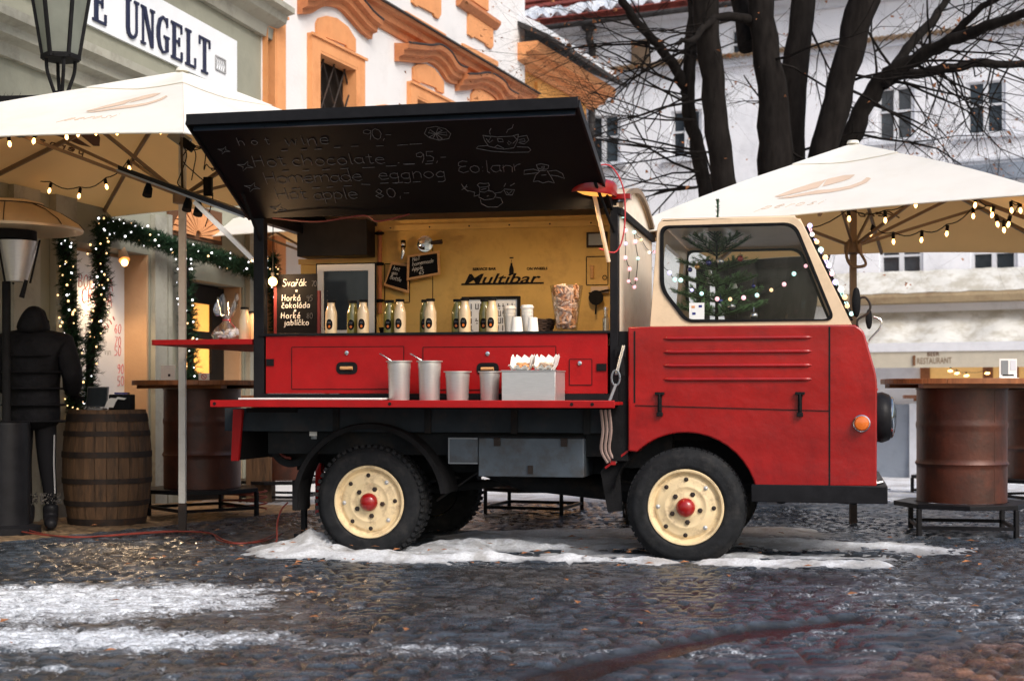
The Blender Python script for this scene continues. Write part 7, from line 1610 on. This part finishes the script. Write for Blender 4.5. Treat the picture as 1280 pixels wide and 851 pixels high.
x,z = lp(752,362,.93); nk = tthing('folded_cloth', 'pale pink striped cloth folded over a rail on the yellow wall', 'cloth', x, .9, z); mb = tb(); mb.b2(x-.07,x+.05,.90,.925,z-.025,z+.02); obj('cloth', mb, 'bean', nk, bevel=.006)
x, z = lp(511,402,.6); bw_ = tthing('black_bowl', 'small black bowl on the counter behind the bottles', 'bowl', lp(483,402,.6)[0], .6, ZC); f = frame(bw_); mb = MB(f); mb.lathe([(.02,0),(.045,.03),(.052,.06),(.048,.06),(.03,.02)], n=22); obj('bowl', mb, 'matblack', bw_)
# hanging glowing bulb near the tail post
x,z = lp(341,352,.25); hb = tthing('hanging_bulb', 'bare glowing bulb hanging on a black wire by the tail post', 'lamp', x, .25, z-.03); mb = tb(); mb.tube([(x,.25,z+.05),(x+.002,.25,2.10)], .003, 5); mb.tube([(x,.25,z+.03),(x,.25,z+.06)], .013, 8); obj('flex', mb, 'cable', hb); mb = tb(); mb.ball((x,.25,z), .030); obj('bulb', mb, 'glow', hb)
ld = bpy.data.lights.new('bulb_light', 'POINT'); ld.energy = 9; ld.color = (1,.62,.32); ld.shadow_soft_size = .035; lo = bpy.data.objects.new('bulb_light', ld); COL.objects.link(lo); lo.parent = hb; lo.location = (0,-.07,.03)
# ---- on the folded shelf
ZS = .967-.011
def pail(label, px, w_px, ptop, spoon=True):
    x0,_ = lp(px-w_px/2, 498, -.2); x1,_ = lp(px+w_px/2, 498, -.2); _, zt_ = lp(px, ptop, -.2); x = (x0+x1)/2; r = (x1-x0)/2*.5*2*.5*1.0; r = (x1-x0)/2; h = zt_-ZS
    t = tthing('steel_pot', label, 'pot', x, -.2, ZS, 0, 'steel insert pots on the side shelf'); f = frame(t)
    mb = MB(f); mb.lathe([(.0001,.001),(r*.80,.001),(r*.84,.008),(r*.93,h*.80),(r*.96,h*.83),(r*.96,h-.008),(r*1.10,h-.006),(r*1.10,h),(r*.92,h),(r*.88,h*.8),(r*.8,.012),(.0001,.010)], n=36); obj('pot_body', mb, 'steel', t)
    mb = MB(f); mb.lathe([(r*.91,h-.012),(.0001,h-.010)], n=24); obj('contents', mb, 'hoop', t)
    if spoon: mb = MB(f); mb.tube([(r*.3,0,h-.06),(-r*.7,-.01,h+.003),(-r*1.25,-.02,h+.03),(-r*1.6,-.02,h+.045)], [.006,.005,.004,.004], 6); obj('ladle', mb, 'chrome', t)
    return t
pail('tall steel pot with a ladle, leftmost of the row on the red side shelf', 499, 29, 451); pail('tall steel pot second from the left, with a spoon handle pointing up', 537, 29, 451); pail('shorter wide steel pot third in the row', 572, 31, 464, False); pail('shorter narrow steel pot right beside the steel box', 612, 26, 464, False)
x0,z1 = lp(627,464,-.33); x1,z0 = lp(690,498,-.33); st_ = tthing('steel_display_box', 'rectangular brushed steel box on the red side shelf carrying two paper trays', 'box', (x0+x1)/2, -.15, ZS)
mb = tb(); mb.b2(x0,x1+.02,-.33,-.02,ZS,z1); sb_ = obj('steel_box', mb, 'steel', st_, bevel=.003); mb = tb(); mb.b2(x0-.004,x1+.024,-.335,-.015,z1+.0005,z1+.006); obj('lid', mb, 'steel', sb_)
def tray(label, px, yl, m2):
    x,_ = lp(px, 462, yl); t = tthing('paper_tray', label, 'food tray', x, yl, z1+.0065, random.uniform(-.2,.2), 'paper trays of biscuits'); f = frame(t); n_ = 8; vs = []; k = 0
    mb = MB(f); s_ = .072; g_ = [[None]*(n_+1) for _ in range(n_+1)]
    for i in range(n_+1):
        for j in range(n_+1):
            u, v = i/n_*2-1, j/n_*2-1; e = max(abs(u),abs(v)); z = .002+.085*max(0,(e-.6)/.4)**1.4*(1 if v > -.3 else .25)+.012*math.sin(i*2.1+j*1.7)*e; vs.append((u*s_*(1-.1*e*e), v*s_, z))
    mb.add(vs, [(i*(n_+1)+j, (i+1)*(n_+1)+j, (i+1)*(n_+1)+j+1, i*(n_+1)+j+1) for i in range(n_) for j in range(n_)]); obj('napkin', mb, 'paper', t)
    mb = MB(f)
    for q_ in range(34): mb.ball((random.uniform(-.045,.045),random.uniform(-.05,.03),random.uniform(.01,.042)), random.uniform(.008,.014), 7, (1.4,1,.8))
    obj('biscuits', mb, m2, t)
tray('crumpled white paper tray holding golden biscuits, on the left of the steel box', 653, -.22, 'caramel'); tray('crumpled white paper tray holding pinkish biscuits, on the right of the steel box', 683, -.22, 'bean')
x0,_ = lp(304,498,-.25); x1,_ = lp(482,498,-.25); mb = tb(); mb.b2(x0,x1,-.33,-.10,.9675,.979); tag(obj('white_cutting_board', mb, 'white', bevel=.003), 'long thin white cutting board lying on the red side shelf', 'cutting board')
# ---- red lamp on the front corner
rl_ = tthing('red_lamp', 'glossy red flat lamp with a pale rod at the right end of the chalk flap', 'lamp', -.55, -.10, 2.1)
x,z = lp(743,234,-.12); Mx = Matrix.Translation((x,-.12,z)) @ Matrix.Rotation(R(6),4,'Y')
mb = tb(); mb.lathe([(.0001,.052),(.06,.05),(.115,.040),(.135,.02),(.140,-.03),(.136,-.045),(.128,-.045),(.125,.0),(.0001,.03)], Mx, 32); obj('shade', mb, 'red', rl_)
mb = tb(); mb.lathe([(.11,-.040),(.06,-.052),(.0001,-.056)], Mx, 24); obj('diffuser', mb, 'litpane', rl_)
ld = bpy.data.lights.new('lamp_light', 'SPOT'); ld.energy = 40; ld.color = (1,.66,.34); ld.spot_size = R(150); ld.spot_blend = .8; ld.shadow_soft_size = .08
lo = bpy.data.objects.new('lamp_light', ld); COL.objects.link(lo); lo.parent = rl_; lo.location = TI.to_3x3() @ Vector((0,0,0))+Vector((x-(-.55)-.04,.0,z-2.1-.07)); lo.rotation_euler = (R(38), 0, R(48))
mb = tb(); mb.tube([(x+.0,-.12,z-.05),(x+.075,-.05,z-.44)], .013, 10); obj('rod', mb, 'cream', rl_)
mb = tb(); mb.tube(smoothpath([(x-.03,-.12,z+.05),(x+.01,-.12,z+.12),(x+.10,-.1,z+.12),(x+.17,-.08,z-.02),(x+.17,-.06,z-.25),(x+.12,-.05,z-.38),(x+.02,-.06,z-.36)],6), .005, 6); obj('pink_wire', mb, 'redink', rl_)
mb = tb(); mb.tube([(x-.02,-.12,z+.05),(x-.02,-.12,z+.09)], .008, 6); mb.b2(x+.09,x+.20,-.02,.05,z-.06,z-.03); obj('mount', mb, 'red', rl_)
# ---- fairy globes
def orbs(label, pts, wires=True, r=.013, name='globe_light_string'):
    t = thing(name, label, 'string lights', pts[0], 0, 'coloured globe light strings on the truck'); mb = MB(); W_ = []
    for i in range(len(pts)-1):
        for j in range(4): u = j/4; W_.append(pts[i].lerp(pts[i+1],u)-Vector((0,0,.015*math.sin(math.pi*u))))
    mb.tube(W_+[pts[-1]], .0025, 4); obj('wire', mb, 'cable', t)
    for i, p in enumerate(pts): mb = MB(); mb.ball(p+Vector((0,-.004,-.012)), r*random.uniform(.8,1.15), 10); obj('globe', mb, 'orb%d' % random.randint(0,4), t)
WX = -.400
def onwall(px, py): n = TF.to_3x3() @ Vector((1,0,0)); return hit(px, py, T(WX,0,0), n)
Zw = lambda x, y: (740+x/4.255, 220+y/4.255)
orbs('globe string zigzagging down the cream front wall of the serving box', [onwall(*Zw(x,y)) for x, y in ((165,205),(178,280),(180,350),(178,425),(200,485),(195,550),(225,580),(235,540),(245,430),(230,340),(225,290),(262,330),(305,398),(330,395))])
Zc = lambda x, y: (820+x/4.481, 230+y/4.481)
inside = lambda x, y, yl: T(*[(lambda a: (a[0], yl, a[1]))(lp(*Zc(x,y), yl))][0])
orbs('globe string sagging across the inside of the cab side window', [inside(x,y,.10) for x, y in ((25,430),(75,487),(105,525),(138,528),(200,583),(255,603),(342,633),(415,634),(490,626),(565,612),(645,583),(717,551),(772,492),(838,448))])
orbs('globe string running down the windscreen edge of the cab', [T(*FP(.10,.93-.075*i,.03+.012*random.random())) for i in range(12)]+[T(*FP(.14,.9-.1*i,.03)) for i in range(8)], r=.017)
# ---- christmas tree in the cab
x,_ = lp(*Zc(340,700), .62); ct = tthing('christmas_tree', 'small decorated fir tree standing inside the cab behind the side window', 'christmas tree', x, .62, 1.416); f = frame(ct)
mb = MB(f); mb.tube([(0,0,0),(0,0,.60)], [.012,.005], 8); obj('trunk', mb, 'bark', ct)
mb = MB(f); bt = MB(f)
def firbranch(p, d, L):
    n = 6; q_ = p; pts = [p]
    for i in range(n): d = (d+Vector((0,0,.05))).normalized(); q_ = q_+d*L/n; pts.append(q_)
    bt.tube(pts, [.004*(1-.6*i/n) for i in range(n+1)], 4, False)
    for i in range(int(L*900)):
        u = random.random(); k = min(int(u*n), n-1); c = pts[k].lerp(pts[k+1], u*n-k); a = random.uniform(0,6.28); o1 = d.orthogonal().normalized(); o2 = d.cross(o1); nd = (d*.7+o1*math.cos(a)+o2*math.sin(a)).normalized()*random.uniform(.018,.028); s_ = d.cross(nd).normalized()*.0016
        mb.add([c-s_, c+s_, c+nd], [(0,1,2)])
    return pts
for z, n_, L in ((.08,7,.34),(.17,7,.31),(.27,6,.27),(.37,6,.27),(.46,5,.26),(.52,4,.2)):
    for k in range(n_):
        a = 2*math.pi*k/n_+z*9; d = Vector((math.cos(a),math.sin(a),.12+.3*(z>.4))).normalized(); pts = firbranch(Vector((0,0,z)), d, L)
        for j in (2,3,4):
            s_ = Vector((-d.y,d.x,0)).normalized()
            for q_ in (1,-1): firbranch(pts[j], (d+s_*q_*.8).normalized(), L*.34)
obj('branches', bt, 'bark', ct); obj('needles', mb, 'fir', ct)
for (bx_, by_, m, r_) in ((295,440,'ball0',.020),(360,432,'ball1',.024),(472,418,'ball2',.019),(232,465,'ball3',.018),(360,655,'ball0',.017),(423,685,'ball1',.028),(548,738,'ball1',.024),(545,572,'ball0',.014),(568,632,'ball3',.015),(190,480,'ball0',.016)):
    xx, zz_ = lp(*Zc(bx_,by_), .42); mb = tb(); mb.ball((xx,.42,zz_), r_, 16); mb.tube([(xx,.42,zz_+r_),(xx,.43,zz_+r_+.03)], .0015, 4); obj('bauble', mb, m, ct)
# tiny forms in the window: white paper cones
for px_, py_, s_, h_ in ((432,512,22,75),(300,475,16,90)):
    xx, zz_ = lp(*Zc(px_,py_), .8); mb = tb(); mb.lathe([(.03,zz_-.085*h_/75),(.004,zz_)], Matrix.Translation((xx,.8,0)), 12)
    cnn = obj('paper_cone', mb, 'paper', ct)
